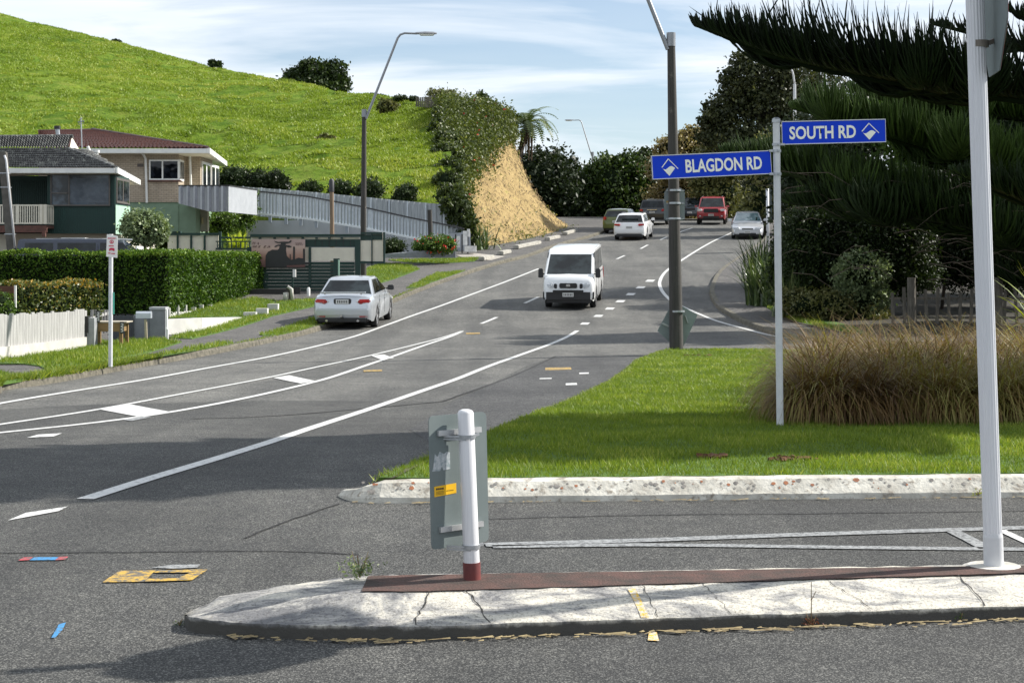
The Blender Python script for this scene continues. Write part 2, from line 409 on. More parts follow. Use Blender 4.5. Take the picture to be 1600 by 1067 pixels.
# rust-coloured stones showing through the kerb
mr_, mg_ = MB(), MB()
for _ in range(200):
    m = mr_ if _ % 4 == 0 else mg_
    t = random.uniform(.1, 1); i = int(t*(n-2)); p = fk[i]; d = (fk[i+1]-fk[i]).normalized(); r = Vector((d.y, -d.x, 0)); off = random.uniform(-.105, -.035)
    c = p+r*off+d*random.uniform(-.1, .1); z = zt(c.y)+.055+.07*((-off-.03)/.08)+.004; sx = random.uniform(.003, .017)*(1 if random.random() < .8 else 1.5); k = random.randint(5, 7)
    m.poly([(c.x+sx*cos(2*pi*j/k)*random.uniform(.7, 1.2), c.y+sx*.7*sin(2*pi*j/k), z+sx*.7*sin(2*pi*j/k)*.85) for j in range(k)])
o = mr_.build('kerb_stones', M('kerb_pebbles', (.40, .15, .06), (.22, .09, .05), .8, 22)); tag(o, kind='stuff', label='rusty pebbles bedded in the worn front kerb of the grass island', cat='pebbles')
o = mg_.build('kerb_stones', M('kerb_pebbles_grey', (.30, .28, .25), (.13, .12, .11), .8, 22)); tag(o, kind='stuff', label='grey pebbles bedded in the worn front kerb of the grass island', cat='pebbles')

sheet('shaded_leaf_litter', [(p.x, p.y) for p in GP([(1225, 500), (1300, 517), (1350, 524), (1420, 527), (1800, 529), (2300, 500), (2000, 425), (1240, 425), (1212, 470)], .13)], .136, M('shaded_leaf_litter', (.034, .028, .016), (.014, .013, .008), .95, 6, bmp=.8, bscale=30))  # dark litter sheet; missing shade on the path is put into its colour
# sealed joints and small repairs in the seal
SEAM = asphalt('seal_joint', (.022, .022, .023), (.06, .06, .06), fine=90, streak=False)
for l_, w_ in (([(-60, 866), (200, 864), (430, 862), (560, 868)], .018), ([(380, 842), (450, 815), (530, 788)], .018), ([(300, 655), (420, 651), (560, 640), (690, 628)], .05), ([(690, 628), (770, 600), (868, 557)], .05), ([(760, 812), (1000, 806), (1300, 803), (1640, 799)], .018), ([(845, 572), (980, 571)], .05)):
    P_ = smooth(GP(l_), .12); P_ = [p+Vector((random.gauss(0, .006), random.gauss(0, .006), 0)) for p in P_]; sweep('road_seal_joint', P_, [(-w_/2, .0075), (w_/2, .0075)], SEAM, closed_ends=False)
# ---- the concrete median island in the foreground
def isl_y(X):
    yn = 7.045+.155*max(X, -.4)+(0 if X > -.4 else -.0*(X+.4)); yf = 7.80+.085*X
    t = (X+1.43)/1.0
    if t < 1:
        t = max(t, 0); k = sqrt(max(0, 1-(1-t)**2)); c = 7.27; yn = c+(yn-c)*(k**.8); yf = c+(yf-c)*k
    return yn, yf
def isl_top(X, v):
    """v 0..1 across"""
    yn, yf = isl_y(X); w = yf-yn; d = v*w; e = w-d
    rise = min(1, max(0, (X+1.43)/.75)); H = .06+.085*(rise**.6)
    if d < .30: h = .062+(H-.062)*(d/.30)**.8 if w > .3 else H*.8
    else: h = H
    if e < .06: h = min(h, .09+ (H-.09)*e/.06)
    return yn+d, h
xs = list(np.arange(-1.43, -.4, .04))+list(np.arange(-.4, 4.6, .1)); vs = [0, .01, .03, .08, .16, .25, .34, .42, .6, .8, .9, .96, 1]
m = MB(); nv = len(vs)+2
for X in xs:
    yn, yf = isl_y(X)
    j = random.uniform(-.006, .006); m.v.append((X, yn-.012+j, zt(yn)-.01))
    for v in vs:
        y, h = isl_top(X, v)
        if v == 0: y -= .004+abs(j)
        m.v.append((X+random.uniform(-.003, .003), y, zt(y)+h+random.uniform(-.003, .003)))
    m.v.append((X, yf+.015, zt(yf)-.01))
for i in range(len(xs)-1):
    for k in range(nv-1):
        a = i*nv+k; m.f.append([a, a+1, a+1+nv, a+nv])
mt, t_, p_, out_ = nt('median_concrete'); p_.inputs['Roughness'].default_value = .85
cN = noise(t_, 2.2, 10, .72, vscale=(.8, 2.2, 1)); cN.inputs['Distortion'].default_value = 1.6
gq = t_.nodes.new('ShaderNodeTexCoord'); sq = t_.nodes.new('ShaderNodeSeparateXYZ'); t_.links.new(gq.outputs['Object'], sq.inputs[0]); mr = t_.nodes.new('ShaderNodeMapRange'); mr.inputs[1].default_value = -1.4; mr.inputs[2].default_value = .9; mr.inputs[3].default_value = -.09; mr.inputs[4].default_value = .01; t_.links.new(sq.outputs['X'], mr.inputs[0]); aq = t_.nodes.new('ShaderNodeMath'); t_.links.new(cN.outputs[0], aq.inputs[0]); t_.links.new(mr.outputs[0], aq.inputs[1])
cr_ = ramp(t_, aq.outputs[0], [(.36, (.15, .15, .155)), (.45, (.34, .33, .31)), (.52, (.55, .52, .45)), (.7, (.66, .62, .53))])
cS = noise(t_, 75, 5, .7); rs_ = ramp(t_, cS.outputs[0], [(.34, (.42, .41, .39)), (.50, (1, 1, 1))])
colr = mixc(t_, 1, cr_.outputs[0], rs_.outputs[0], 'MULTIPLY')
# the kerb face is darker towards its foot: by height on the object
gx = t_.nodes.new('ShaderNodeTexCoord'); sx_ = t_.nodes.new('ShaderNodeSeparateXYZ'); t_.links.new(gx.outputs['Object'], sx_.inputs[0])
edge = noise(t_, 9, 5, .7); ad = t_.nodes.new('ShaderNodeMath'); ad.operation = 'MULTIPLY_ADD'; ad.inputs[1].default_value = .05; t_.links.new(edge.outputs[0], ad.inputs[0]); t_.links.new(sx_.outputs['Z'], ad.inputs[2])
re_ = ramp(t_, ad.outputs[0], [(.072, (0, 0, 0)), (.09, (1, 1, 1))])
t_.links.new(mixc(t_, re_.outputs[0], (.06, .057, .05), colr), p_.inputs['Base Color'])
bump(t_, p_, noise(t_, 45, 6, .7).outputs[0], .6, .01)
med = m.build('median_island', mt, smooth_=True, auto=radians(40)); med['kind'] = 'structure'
m = MB(); rx = [x for x in np.arange(-.66, 4.6, .06)]
for X in rx:
    yn, yf = isl_y(X); a = yn+.30+random.uniform(-.006, .006); b = yf-.10+random.uniform(-.006, .006)
    m.v += [(X, a, zt(a)+.1485), (X, b, zt(b)+.1485)]
for i in range(len(rx)-1): m.f.append([2*i, 2*i+1, 2*i+3, 2*i+2])
o = m.build('median_red_paving', M('red_oxide_paving', (.095, .048, .038), (.045, .032, .026), .95, 9, bmp=.9, bscale=80, dirt=((.16, .13, .10), 16, .64))); o['kind'] = 'structure'
# cracks, drawn over the median's sloping kerb
def onmed(X, v, lift=.003):
    y, h = isl_top(X, v); return Vector((X, y, zt(y)+h+lift))
m = MB()
for x0, dr, wd in ((-.36, -.05, .007), (-.20, .10, .007), (.58, .05, .004), (1.42, .16, .004), (2.05, .05, .007), (.85, .10, .003)):
    X = x0; prev = None; w = isl_y(x0); W_ = .30/(w[1]-w[0]); steps = 11; a_ = []
    for k in range(steps+1):
        v = W_*(1-k/steps); X = x0+dr*k/steps+random.uniform(-.008, .008)
        a_.append(onmed(X, max(v, .002), .0035))
    for k in range(steps):
        p, q = a_[k], a_[k+1]; h_ = wd*random.uniform(.5, 1.2)/2; m.poly([p+Vector((-h_, 0, 0)), p+Vector((h_, 0, 0)), q+Vector((h_, 0, 0)), q+Vector((-h_, 0, 0))])
o = m.build('median_cracks', M('crack_dark', (.02, .018, .015))); o['kind'] = 'structure'
m = MB()
for k in range(10):
    v0 = k/10*.36; v1 = (k+1)/10*.36; a, b = onmed(.57+k*-.004, v0, .004), onmed(.57+(k+1)*-.004, v1, .004)
    m.poly([a+Vector((-.017, 0, 0)), a+Vector((.017, 0, 0)), b+Vector((.017, 0, 0)), b+Vector((-.017, 0, 0))])
P_yk = paint('paint_yellow_kerb', (.75, .45, .03), under=(.5, .48, .43), wear=.50, scale=45)
o = m.build('road_marking_yellow_kerb', P_yk); o['kind'] = 'structure'

# ---- road markings
def pline(name, px, w, mat, dz=.009, step=.4, sm=True):
    P = GP(px); P = smooth(P, step) if sm else P
    return sweep(name, P, [(-w/2, dz), (w/2, dz)], mat, closed_ends=False)
def ppoly(name, px, mat, dz=.009): return sheet(name, [(p.x, p.y) for p in GP(px)], dz, mat)
pline('road_marking_edge_line', [(-80, 648), (0, 631), (150, 606), (300, 580), (420, 558), (500, 540), (580, 517), (632, 498), (700, 474), (770, 448), (842, 420)], .12, P_white)
pline('road_marking_median_line', [(-60, 674), (0, 664), (150, 641), (300, 613), (430, 588), (560, 560), (640, 541), (722, 517.5)], .09, P_white)
pline('road_marking_median_line', [(-60, 683), (0, 677), (150, 661), (270, 644), (400, 619), (500, 595), (600, 562), (660, 541), (722, 518)], .11, P_white)
ppoly('road_marking_median_bar', [(152, 640), (205, 633), (268, 645), (215, 652)], P_white, .0105)
ppoly('road_marking_median_bar', [(427, 591), (452, 587), (493, 596), (470, 600)], P_white, .0105)
ppoly('road_marking_median_bar', [(580, 556), (600, 554.5), (616, 560), (594, 562)], P_white, .0105)
ppoly('road_marking_smudge', [(192, 657), (220, 652), (236, 653), (205, 659)], P_faint, .0105)
pline('road_marking_lane_line', [(133, 781), (230, 750), (330, 720), (420, 692), (500, 665), (600, 632), (690, 601), (760, 574), (810, 556), (860, 538), (902, 517)], .125, P_white)
for a, b in (((752, 506), (776, 496)), ((820, 474), (841, 464.5)), ((964, 405), (976, 399.5)), ((1001, 389), (1012, 383)), ((1032, 375), (1042, 370.5)), ((1062, 363), (1082, 356.5))):
    pline('road_marking_dash', [a, b], .12, P_white)
for x, y in ((914, 506), (935, 494), (953, 482.5), (969.5, 471), (985.5, 460), (1001, 449.5), (1016, 439)):
    p = G(x, y); pline('road_marking_stud', [(x-2, y+1.6), (x+2, y-1.6)], .24*p.y/50, P_white, sm=False)
pline('road_marking_curve', [(1145, 363), (1102, 384), (1062, 409), (1040, 425), (1031, 440), (1033, 452), (1041, 463), (1053, 473), (1072, 482), (1115, 500), (1160, 513), (1208, 525), (1280, 535)], .13, P_white)
ppoly('road_marking_dash', [(12, 815), (40, 803), (106, 793), (92, 800)], P_white)
ppoly('road_marking_dash', [(42, 685), (60, 680), (97, 678), (84, 683)], P_white)
ppoly('road_marking_yellow_bar', [(852, 575), (892, 574.5), (893, 578), (852, 579)], P_yellow)
ppoly('road_marking_yellow_bar', [(728, 520.5), (750, 520), (750, 522), (728, 522.6)], P_yellow)
ppoly('road_marking_yellow_bar', [(568, 579), (597, 578), (597, 580.5), (568, 581.5)], P_yellow)
for q in ([(884, 599.5), (901, 599), (902, 602), (884, 602.6)], [(905, 583), (920, 582.4), (920, 584.6), (905, 585)], [(843, 591.5), (862, 591), (862, 592.6), (843, 593)]): ppoly('road_marking_white_patch', q, P_white)
ppoly('road_marking_utility_box', [(160, 912), (186, 894), (245, 893), (240, 896), (225, 911)], P_yellow)
ppoly('road_marking_utility_box', [(240, 897), (248, 893), (325, 892), (318, 897)], P_yellow, .0100)
ppoly('road_marking_utility_box', [(296, 898), (318, 897), (300, 909), (226, 911.5), (229, 907), (278, 906)], P_yellow, .0110)
ppoly('road_marking_utility_white', [(236, 889), (268, 884.5), (313, 884), (308, 889), (270, 890.5)], P_faint)
ppoly('road_marking_red', [(28, 878), (36, 873), (52, 872.5), (46, 877)], P_red)
ppoly('road_marking_blue', [(46, 877.5), (54, 872.5), (92, 872.5), (86, 877)], P_blue)
ppoly('road_marking_red', [(86, 877.4), (92, 872), (107, 871.5), (102, 876)], P_red)
ppoly('road_marking_blue', [(80, 999), (92, 978), (103, 975), (98, 986), (86, 999)], P_blue)
ppoly('road_marking_yellow_spray', [(1012, 1003), (1014, 990), (1026, 990), (1030, 1004)], P_yk)
m_ = [(758, 853), (1000, 846), (1250, 837), (1500, 829), (1640, 825)]
pline('road_marking_slip_lane_line', m_, .12, P_faint); 
pline('road_marking_slip_lane_line', [(770, 856), (1000, 853), (1250, 856), (1500, 859), (1640, 860)], .10, P_faint)
pline('road_marking_slip_lane_chevron', [(1490, 832), (1516, 845), (1542, 859)], .09, P_faint, sm=False)
pline('road_marking_slip_lane_chevron', [(1562, 829), (1590, 842), (1625, 858)], .06, P_white, sm=False)
m = MB()
for _ in range(420):   # grit and dry straws gathered along the kerb feet
    c = random.choice((0, 0, 1)); X = random.uniform(-1.2, 4)
    if c == 0: y = isl_y(X)[0]-.03-abs(random.gauss(0, .03))
    else:
        i = random.randint(4, n-2); X = fk[i].x+random.uniform(-.1, .1); y = fk[i].y-.02-abs(random.gauss(0, .03))
    a = random.gauss(0, .5); L_ = random.choice((.012, .012, .02, .05)); w = random.uniform(.003, .007); z = zt(y)+.014
    u = Vector((cos(a), sin(a), 0))*L_; v = Vector((-sin(a), cos(a), 0))*w; p = Vector((X, y, z))
    m.poly([p-u-v, p+u-v, p+u+v+Vector((0, 0, .004)), p-u+v])
tag(m.build('kerb_litter', M('dry_litter', (.34, .27, .14), (.14, .10, .05), .9, 30)), kind='stuff', label='dry grass straws and grit lying along the foot of the kerbs', cat='debris')

# ---- grass blades
def pip(P, x, y):
    c = np.zeros(len(x), bool); j = len(P)-1
    for i in range(len(P)):
        xi, yi = P[i]; xj, yj = P[j]
        s_ = ((yi > y) != (yj > y)) & (x < (xj-xi)*(y-yi)/((yj-yi) if yj != yi else 1e-9)+xi); c ^= s_; j = i
    return c
def vnoise(x, y, s, seed=0):
    r = np.random.default_rng(seed).random((64, 64)); x = x/s; y = y/s; xi = np.floor(x).astype(int); yi = np.floor(y).astype(int); fx = x-xi; fy = y-yi
    fx = fx*fx*(3-2*fx); fy = fy*fy*(3-2*fy); g = lambda a, b: r[a % 64, b % 64]
    return (g(xi, yi)*(1-fx)+g(xi+1, yi)*fx)*(1-fy)+(g(xi, yi+1)*(1-fx)+g(xi+1, yi+1)*fx)*fy
def blades(x, y, z, h0, h1, w0, w1, lean=.5):
    n_ = len(x); h = RNG.uniform(h0, h1, n_); w = RNG.uniform(w0, w1, n_)/2; a = RNG.uniform(0, 2*pi, n_); b = RNG.uniform(0, 2*pi, n_); l = h*RNG.uniform(.1, lean, n_)
    A = np.stack([x-w*np.cos(a), y-w*np.sin(a), z], 1); B = np.stack([x+w*np.cos(a), y+w*np.sin(a), z], 1); C = np.stack([x+l*np.cos(b), y+l*np.sin(b), z+h], 1)
    return np.concatenate([A, B, C], 1).reshape(-1, 3), np.arange(3*n_).reshape(-1, 3)
Vs, Ts, cnt = [], [], 0
for P, dz, (den, h0, h1, w0, w1) in grass_areas:
    xs_, ys_ = [p[0] for p in P], [p[1] for p in P]; x0, x1, y0, y1 = min(xs_), min(max(xs_), 9), min(ys_), max(ys_)
    N = int((x1-x0)*(y1-y0)*den); x = RNG.uniform(x0, x1, N); y = RNG.uniform(y0, y1, N)
    keep = pip(P, x, y)
    if den > 1000: keep &= RNG.random(N) < np.clip((15/y)**1.7, .12, 1); keep &= (x < y*.42+1.2)
    x, y = x[keep], y[keep]; z = np.interp(y, _yi, _zi)+dz-.004
    patch = vnoise(x, y, .45, 3); sc = np.clip(y/14, 1, 3) if den > 1000 else np.ones(len(x))
    V_, _ = blades(x, y, z, h0, h1, w0, w1, .9); V_ = V_.reshape(-1, 3, 3)
    base = (V_[:, :1]+V_[:, 1:2])/2; f_ = np.stack([sc, sc, 1+(sc-1)*.15], 1)[:, None, :]*(np.where(patch[:, None, None] > .5, 1.15, .85)); V_ = base+(V_-base)*f_
    t = np.clip(.25+.5*patch+RNG.normal(0, .2, len(x)), 0, 1); Vs.append(V_.reshape(-1, 3)); Ts.append(np.repeat(t, 3))
V_ = np.concatenate(Vs); o = npmesh('grass_blades', V_, np.arange(len(V_)).reshape(-1, 3), GRASS, tint=np.concatenate(Ts))
tag(o, kind='stuff', label='short green grass growing on the verges and the corner island', cat='grass')
# tufts hanging over the turf edges and the mossy left kerb
def edge_tufts(line, o0, o1, z0, den, h0, h1, w0, w1, side=1):
    P, Z = [], []
    for a, b in zip(line[:-1], line[1:]):
        if not (9 < a.y < 62): continue
        d = (b-a); L = d.length; d = d.normalized(); r = Vector((d.y, -d.x, 0)); 
        for _ in range(int(L*den)):
            o_ = random.uniform(o0, o1); q = a+(b-a)*random.random()+r*o_; P.append((q.x, q.y)); Z.append(zt(q.y)+z0-.05*random.random())
    P = np.array(P); V_, _ = blades(P[:, 0], P[:, 1], np.array(Z), h0, h1, w0, w1, 1.6); return V_
Va = edge_tufts(ike, -.10, .06, .12, 380, .02, .05, .006, .011)
Vb = edge_tufts([p for p in lk if p.y < 34], -.20, .05, .14, 620, .05, .13, .014, .028)
Vc = edge_tufts([p for p in lk if p.y >= 34], -.18, -.02, .12, 110, .04, .09, .014, .026)
Vb = np.concatenate([Va, Vb, Vc]); tag(npmesh('edge_tufts', Vb, np.arange(len(Vb)).reshape(-1, 3), GRASS, tint=np.repeat(np.clip(RNG.normal(.5, .3, len(Vb)//3), 0, 1), 3)), kind='stuff', label='ragged grass hanging over the lawn edges and the left kerb', cat='grass')
# bare scuffs in the lawn
m = MB()
for px, py, r_ in ((1240, 716, .13), (1110, 712, .08), (412, 0, 0), (125, 558, .28), (1090, 555, .2)):
    if r_ == 0: continue
    c = G(px, py, .15)
    for _ in range(26):
        a = random.uniform(0, 6.28); q = r_*sqrt(random.random()); s_ = random.uniform(.012, .035)
        m.box((c.x+q*cos(a)*1.4, c.y+q*sin(a), zt(c.y+q*sin(a))+.15), (s_*1.4, s_, s_*.8), rz=a, rx=.4)
tag(m.build('bare_soil', M('soil_clods', (.16, .07, .03), (.07, .04, .02), .95, 30)), kind='stuff', label='small brown scuffs of bare soil in the lawns', cat='soil')
# ============================================================ SIGNS, POSTS, LAMPS
def text_mesh(name, s, h, mat, parent, origin, ux, un, width=None, bold=.0, depth=.003):
    """lettering of cap height h whose lower left corner is at origin, running along ux, facing un (world vectors)"""
    cu = bpy.data.curves.new(name, 'FONT'); cu.body = s; cu.size = 1; cu.offset = bold; cu.resolution_u = 3
    ob = bpy.data.objects.new(name, cu); COL.objects.link(ob); bpy.context.view_layer.update()
    me = bpy.data.meshes.new_from_object(ob.evaluated_get(bpy.context.evaluated_depsgraph_get())); bpy.data.objects.remove(ob); bpy.data.curves.remove(cu)
    co = np.zeros(len(me.vertices)*3); me.vertices.foreach_get('co', co); co = co.reshape(-1, 3); co[:, 0] -= co[:, 0].min(); co[:, 1] -= co[:, 1].min()
    sy = h/co[:, 1].max(); sx = (width/co[:, 0].max()) if width else sy
    ux = Vector(ux).normalized(); un = Vector(un).normalized(); uy = un.cross(ux); off = ORG[parent.name] if parent else Vector((0, 0, 0)); O = Vector(origin)-off+un*depth
    P = np.array(O)[None]+co[:, :1]*sx*np.array(ux)[None]+co[:, 1:2]*sy*np.array(uy)[None]
    me.vertices.foreach_set('co', P.ravel()); me.name = name; me.materials.clear(); me.materials.append(mat); me.update()
    return link(name, me, parent)
SBLUE = M('sign_blue', (.004, .050, .62), (.003, .045, .56), .55, 3, spec=.2); SWHITE = M('sign_lettering', (.92, .92, .82), (.88, .88, .78), .5, 5)
SBACK = M('sign_back_grey', (.17, .20, .20), (.14, .17, .17), .7, 4, spec=.2, dirt=((.11, .12, .12), 6, .62))
ALU = M('aluminium', (.62, .63, .64), (.52, .53, .54), .38, 12, metal=.7)
# ---- street name sign on the corner
D = 15.0; b = W(1219, 676, D); tp = W(1213, 190, D); b.z = zt(D)+.12
sp = thing('street_name_sign', 'slim white post with two blue street name blades reading BLAGDON RD and SOUTH RD', 'street sign', b)
m = MB(); m.tube([b+Vector((0, 0, -.05)), tp], .032, 20); m.build('post', WHITEP, sp, smooth_=True, auto=.7)
m = MB(); m.tube([tp+Vector((0, 0, -.01)), tp+Vector((0, 0, .02)), tp+Vector((0, 0, .035))], [.038, .038, .018], 16); m.build('post_cap', GALV, sp, smooth_=True, auto=.7)
m = MB()
for py in (226, 236, 272):
    c = W(1213+(py-190)*.0123, py, D); m.tube([c-Vector((0, 0, .012)), c+Vector((0, 0, .012))], .04, 16)
    m.box(c+Vector((.045*(1 if py < 230 else -1), -.005, 0)), (.05, .03, .02)); m.box(c+Vector((.01, -.045, 0)), (.015, .03, .012))
c = W(1213, 190, D); m.tube([c-Vector((0, 0, .01)), c+Vector((0, 0, .01))], .039, 16)
split(m, 'clamp', GALV, sp)
m = MB(); m.box(W(1219.8, 672, D)+Vector((0, -.03, 0)), (.03, .02, .05)); m.build('base_hole', BLACK, sp)
def blade(name, c0, c1, h, text, xr, tx, tw, logo_px):
    """c0,c1: bottom-left and bottom-right world corners"""
    ux = (c1-c0); L_ = ux.length; ux.normalize(); un = Vector((0, -1, 0)); un = (un-ux*un.dot(ux)).normalized(); uz = un.cross(ux)
    if uz.z < 0: uz = -uz
    m = MB(); m.prism([c0, c1, c1+uz*h, c0+uz*h], -un*.012); pl = m.build('name_blade', SBLUE, sp)
    m = MB()
    for q in (0, h-.007): m.prism([c0+uz*q+un*.004, c1+uz*q+un*.004, c1+uz*(q+.007)+un*.004, c0+uz*(q+.007)+un*.004], -un*.02)
    for s_ in (0, L_-.004): m.prism([c0+ux*s_+un*.003, c0+ux*(s_+.004)+un*.003, c0+ux*(s_+.004)+uz*h+un*.003, c0+ux*s_+uz*h+un*.003], -un*.018)
    m.build('edge_rail', ALU, pl)
    text_mesh('lettering', text, h*.56, SWHITE, pl, c0+ux*tx*L_+uz*h*.21, ux, un, width=tw*L_, bold=.026)
    # emblem: a peak drawn as two bars over a hanging, wave-topped triangle
    o = c0+ux*logo_px*L_+uz*h*.5; k = h*.33; P = lambda x, y: o+ux*x*k+uz*y*k+un*.003; m = MB()
    def bar(a, b_, w=.09):
        a = Vector((a[0], a[1], 0)); b_ = Vector((b_[0], b_[1], 0)); n_ = (b_-a).normalized(); n_ = Vector((-n_.y, n_.x, 0))*w; m.poly([P(*(a+n_)[:2]), P(*(b_+n_)[:2]), P(*(b_-n_)[:2]), P(*(a-n_)[:2])])
    bar((-.95, -.05), (0, 1.0), .06); bar((-.02, 1.0), (1.25, -.30), .05)
    w_ = [(-.85+1.7*i/10, -.12-.20*sin(i/10*2*pi+.4)) for i in range(11)]; m.poly([P(*q) for q in w_]+[P(0, -1.15)])
    m.build('emblem', SWHITE, pl)
dl = .0
blade('b', W(1020, 281, D-.35), W(1206, 272, D), 37.5*D/F*.985, 'BLAGDON RD', 0, .275, .645, .137)
blade('s', W(1222, 226.5, D), W(1384.5, 222.5, D), 36.5*D/F, 'SOUTH RD', 0, .072, .64, .84)

# ---- short keep-left post on the median
D = 7.56; b = W(738, 906, D); b.z = zt(D)+.146; tp = W(727.5, 645, D)
s1 = thing('median_sign', 'short white post on the concrete median with an angled grey sign back', 'road sign', b)
ax = (tp-b)
m = MB(); m.tube([b+ax*.10, tp, tp+Vector((0, 0, .010)), tp+Vector((0, 0, .016))], [.0365, .0365, .031, .018], 28); m.build('post', M('ribbed_white', (.70, .70, .71), (.58, .58, .60), .45, 3, vscale=(60, 60, 1), dirt=((.42, .41, .40), 14, .68)), s1, smooth_=True, auto=.7)
m = MB(); m.tube([b+Vector((0, 0, -.02)), b+ax*.105], .040, 24); m.build('base_sleeve', M('red_sleeve', (.17, .035, .03), (.12, .03, .03), .6, 20), s1, smooth_=True, auto=.7)
ud = Vector((.255, .24, 0)); c = W(718, 752, D)+Vector((-.004, .062, 0)); un = Vector((ud.y, -ud.x, 0)).normalized()
uz = (tp-b).normalized(); uz = (uz-un*uz.dot(un)).normalized(); ux = ud.normalized(); hw = ud.length/2; hh = .302
P = lambda x, y, q=0: c+ux*x+uz*y+un*q
r_ = .025; cor = []
for sx_, sy_, a0 in ((1, 1, 0), (-1, 1, 90), (-1, -1, 180), (1, -1, 270)):
    for k in range(5): a = radians(a0+k*22.5); cor.append((sx_*(hw-r_)+r_*cos(a), sy_*(hh-r_)+r_*sin(a)))
m = MB(); m.prism([P(*q, -.002) for q in cor], un*.004); pan = m.build('sign_panel', SBACK, s1)
m = MB()
for y_ in (.222, -.215): m.prism([P(-hw*.75, y_-.012, .003), P(hw*.75, y_-.012, .003), P(hw*.75, y_+.012, .003), P(-hw*.75, y_+.012, .003)], un*.014)
split(m, 'rail', ALU, pan)
m = MB()
for f_ in (.86, .20):
    q = b+ax*f_; m.tube([q-uz*.009, q+uz*.009], .042, 24)
    m.bar(q+Vector((-.11, .0, 0)), q+Vector((.0, -.035, 0)), .006, .010); m.bar(q+Vector((-.11, .0, -.012)), q+Vector((.0, -.037, -.012)), .006, .008); m.bar(q+Vector((.03, -.01, .004)), q+Vector((.055, .02, .008)), .008, .012)
split(m, 'clamp', GALV, s1)
m = MB(); y0 = -.045
m.prism([P(-hw+.022, -.065-.0, .0025), P(-hw*.12, -.058, .0025), P(-hw*.12, -.013, .0025), P(-hw+.022, -.018, .0025)], un*.001); st = m.build('sticker', M('sticker_yellow', (.80, .46, .01), (.76, .43, .01), .5, 5), pan)
m = MB(); q = P(-hw+.032, -.034, .0045)
for k in range(4): m.prism([q+ux*(.012*k), q+ux*(.012*k+.009), q+ux*(.012*k+.009)+uz*.008, q+ux*(.012*k)+uz*.008], un*.0005)
for k in range(4): q2 = P(-hw+.032, -.043-.006*(k % 3), .0045); m.prism([q2+ux*(.06*(k//3)), q2+ux*(.06*(k//3)+.045), q2+ux*(.06*(k//3)+.045)+uz*.0015, q2+ux*(.06*(k//3))+uz*.0015], un*.0004)
m.build('sticker_print', BLACK, st)
m = MB(); pts = [(-hw+.012, .052), (-hw+.02, .072), (-hw+.03, .13), (-hw+.045, .115), (-hw+.06, .138), (-hw+.085, .125), (-hw+.10, .135), (-hw+.12, .13), (-hw+.12, .055), (-hw+.08, .052), (-hw+.07, .07), (-hw+.06, .05)]
m.prism([P(*q, .0025) for q in pts], un*.0008); m.build('torn_sticker', M('torn_paper', (.50, .52, .54), (.22, .27, .29), .8, 55), pan)

# ---- tall white post on the median, its octagonal sign seen edge on
D = 7.9; b = W(1553, 886, D); b.z = zt(D)+.146; tp = W(1517, -190, D)
s2 = thing('stop_sign', 'tall ribbed white post on the median, its sign high up seen nearly edge on', 'road sign', b)
m = MB(); ax = tp-b; k = 36; n0 = 0
for t in (0, 1):
    q = b+ax*t+Vector((0, 0, -.02 if t == 0 else 0))
    for i in range(72): a = 2*pi*i/72; R_ = .0425+(.0011 if i % 4 < 2 else -.0011); m.v.append((q.x+R_*cos(a), q.y+R_*sin(a), q.z))
for i in range(72): m.f.append([i, (i+1) % 72, 72+(i+1) % 72, 72+i])
m.f.append(list(range(72, 144))); m.build('post', M('fluted_white', (.68, .69, .71), (.60, .61, .64), .4, 3, vscale=(70, 70, .7)), s2)
m = MB(); m.tube([b+Vector((0, 0, -.02)), b+ax*.042], .0465, 28); m.tube([b+ax*.042, b+ax*.048], [.0465, .043], 28); m.build('base_sleeve', WHITEP, s2, smooth_=True, auto=.7)
m = MB(); m.tube([b+Vector((0, 0, -.008)), b+Vector((0, 0, .004))], [.15, .12], 18); m.build('footing', KERBM, s2)
Rr = .375; un = Vector((.992, -.125, 0)).normalized(); ux = Vector((-un.y, un.x, 0)); c = W(1545, 112, D); c = Vector((c.x+.03, D+.02, c.z+Rr-.02))
P = lambda x, y, q=0: c+ux*x+Vector((0, 0, 1))*y+un*q
m = MB(); m.prism([P(Rr*1.05*cos(radians(22.5+45*i)), Rr*1.05*sin(radians(22.5+45*i))) for i in range(8)], un*.006); pan = m.build('sign_panel', SBACK, s2)
m = MB(); m.prism([P(Rr*1.03*cos(radians(22.5+45*i)), Rr*1.03*sin(radians(22.5+45*i)), .007) for i in range(8)], un*.001); m.build('sign_face', M('sign_red', (.55, .02, .02), (.5, .02, .02), .4, 4), pan)
m = MB(); q = W(1529, 68, D); m.tube([q-Vector((0, 0, .02)), q+Vector((0, 0, .012))], .047, 24); m.bar(q+Vector((.03, 0, -.004)), q+Vector((.12, .05, .03)), .02, .022); m.build('clamp', M('clamp_rusty', (.20, .18, .15), (.12, .10, .08), .6, 30), s2)

# ---- parking sign on the left verge
b = G(172.5, 573, .13); D = b.y
s3 = thing('parking_sign', 'thin white pole with a small white and red parking notice on the left verge', 'road sign', b)
tp = W(173.5, 366, D); m = MB(); m.tube([b, tp], .038, 14); m.build('post', WHITEP, s3, smooth_=True, auto=.7)
def q_(px, py, dd=-.05): v = W(px, py, D); v.y += dd; return v
m = MB(); m.prism([q_(167, 401), q_(184, 403), q_(185, 369), q_(168, 366)], (0, .008, 0)); pan = m.build('sign_panel', M('sign_white', (.85, .83, .80), (.8, .78, .76), .5, 4), s3)
m = MB(); m.prism([q_(171.5, 392, -.06), q_(172, 388.5, -.06), q_(174, 387.5, -.06), q_(178, 387.5, -.06), q_(180, 388.5, -.06), q_(180, 392.3, -.06), q_(178, 392.3, -.06), q_(177, 391, -.06), q_(174, 391, -.06), q_(173, 392, -.06)], (0, .004, 0))
cx, cy = 175.7, 378
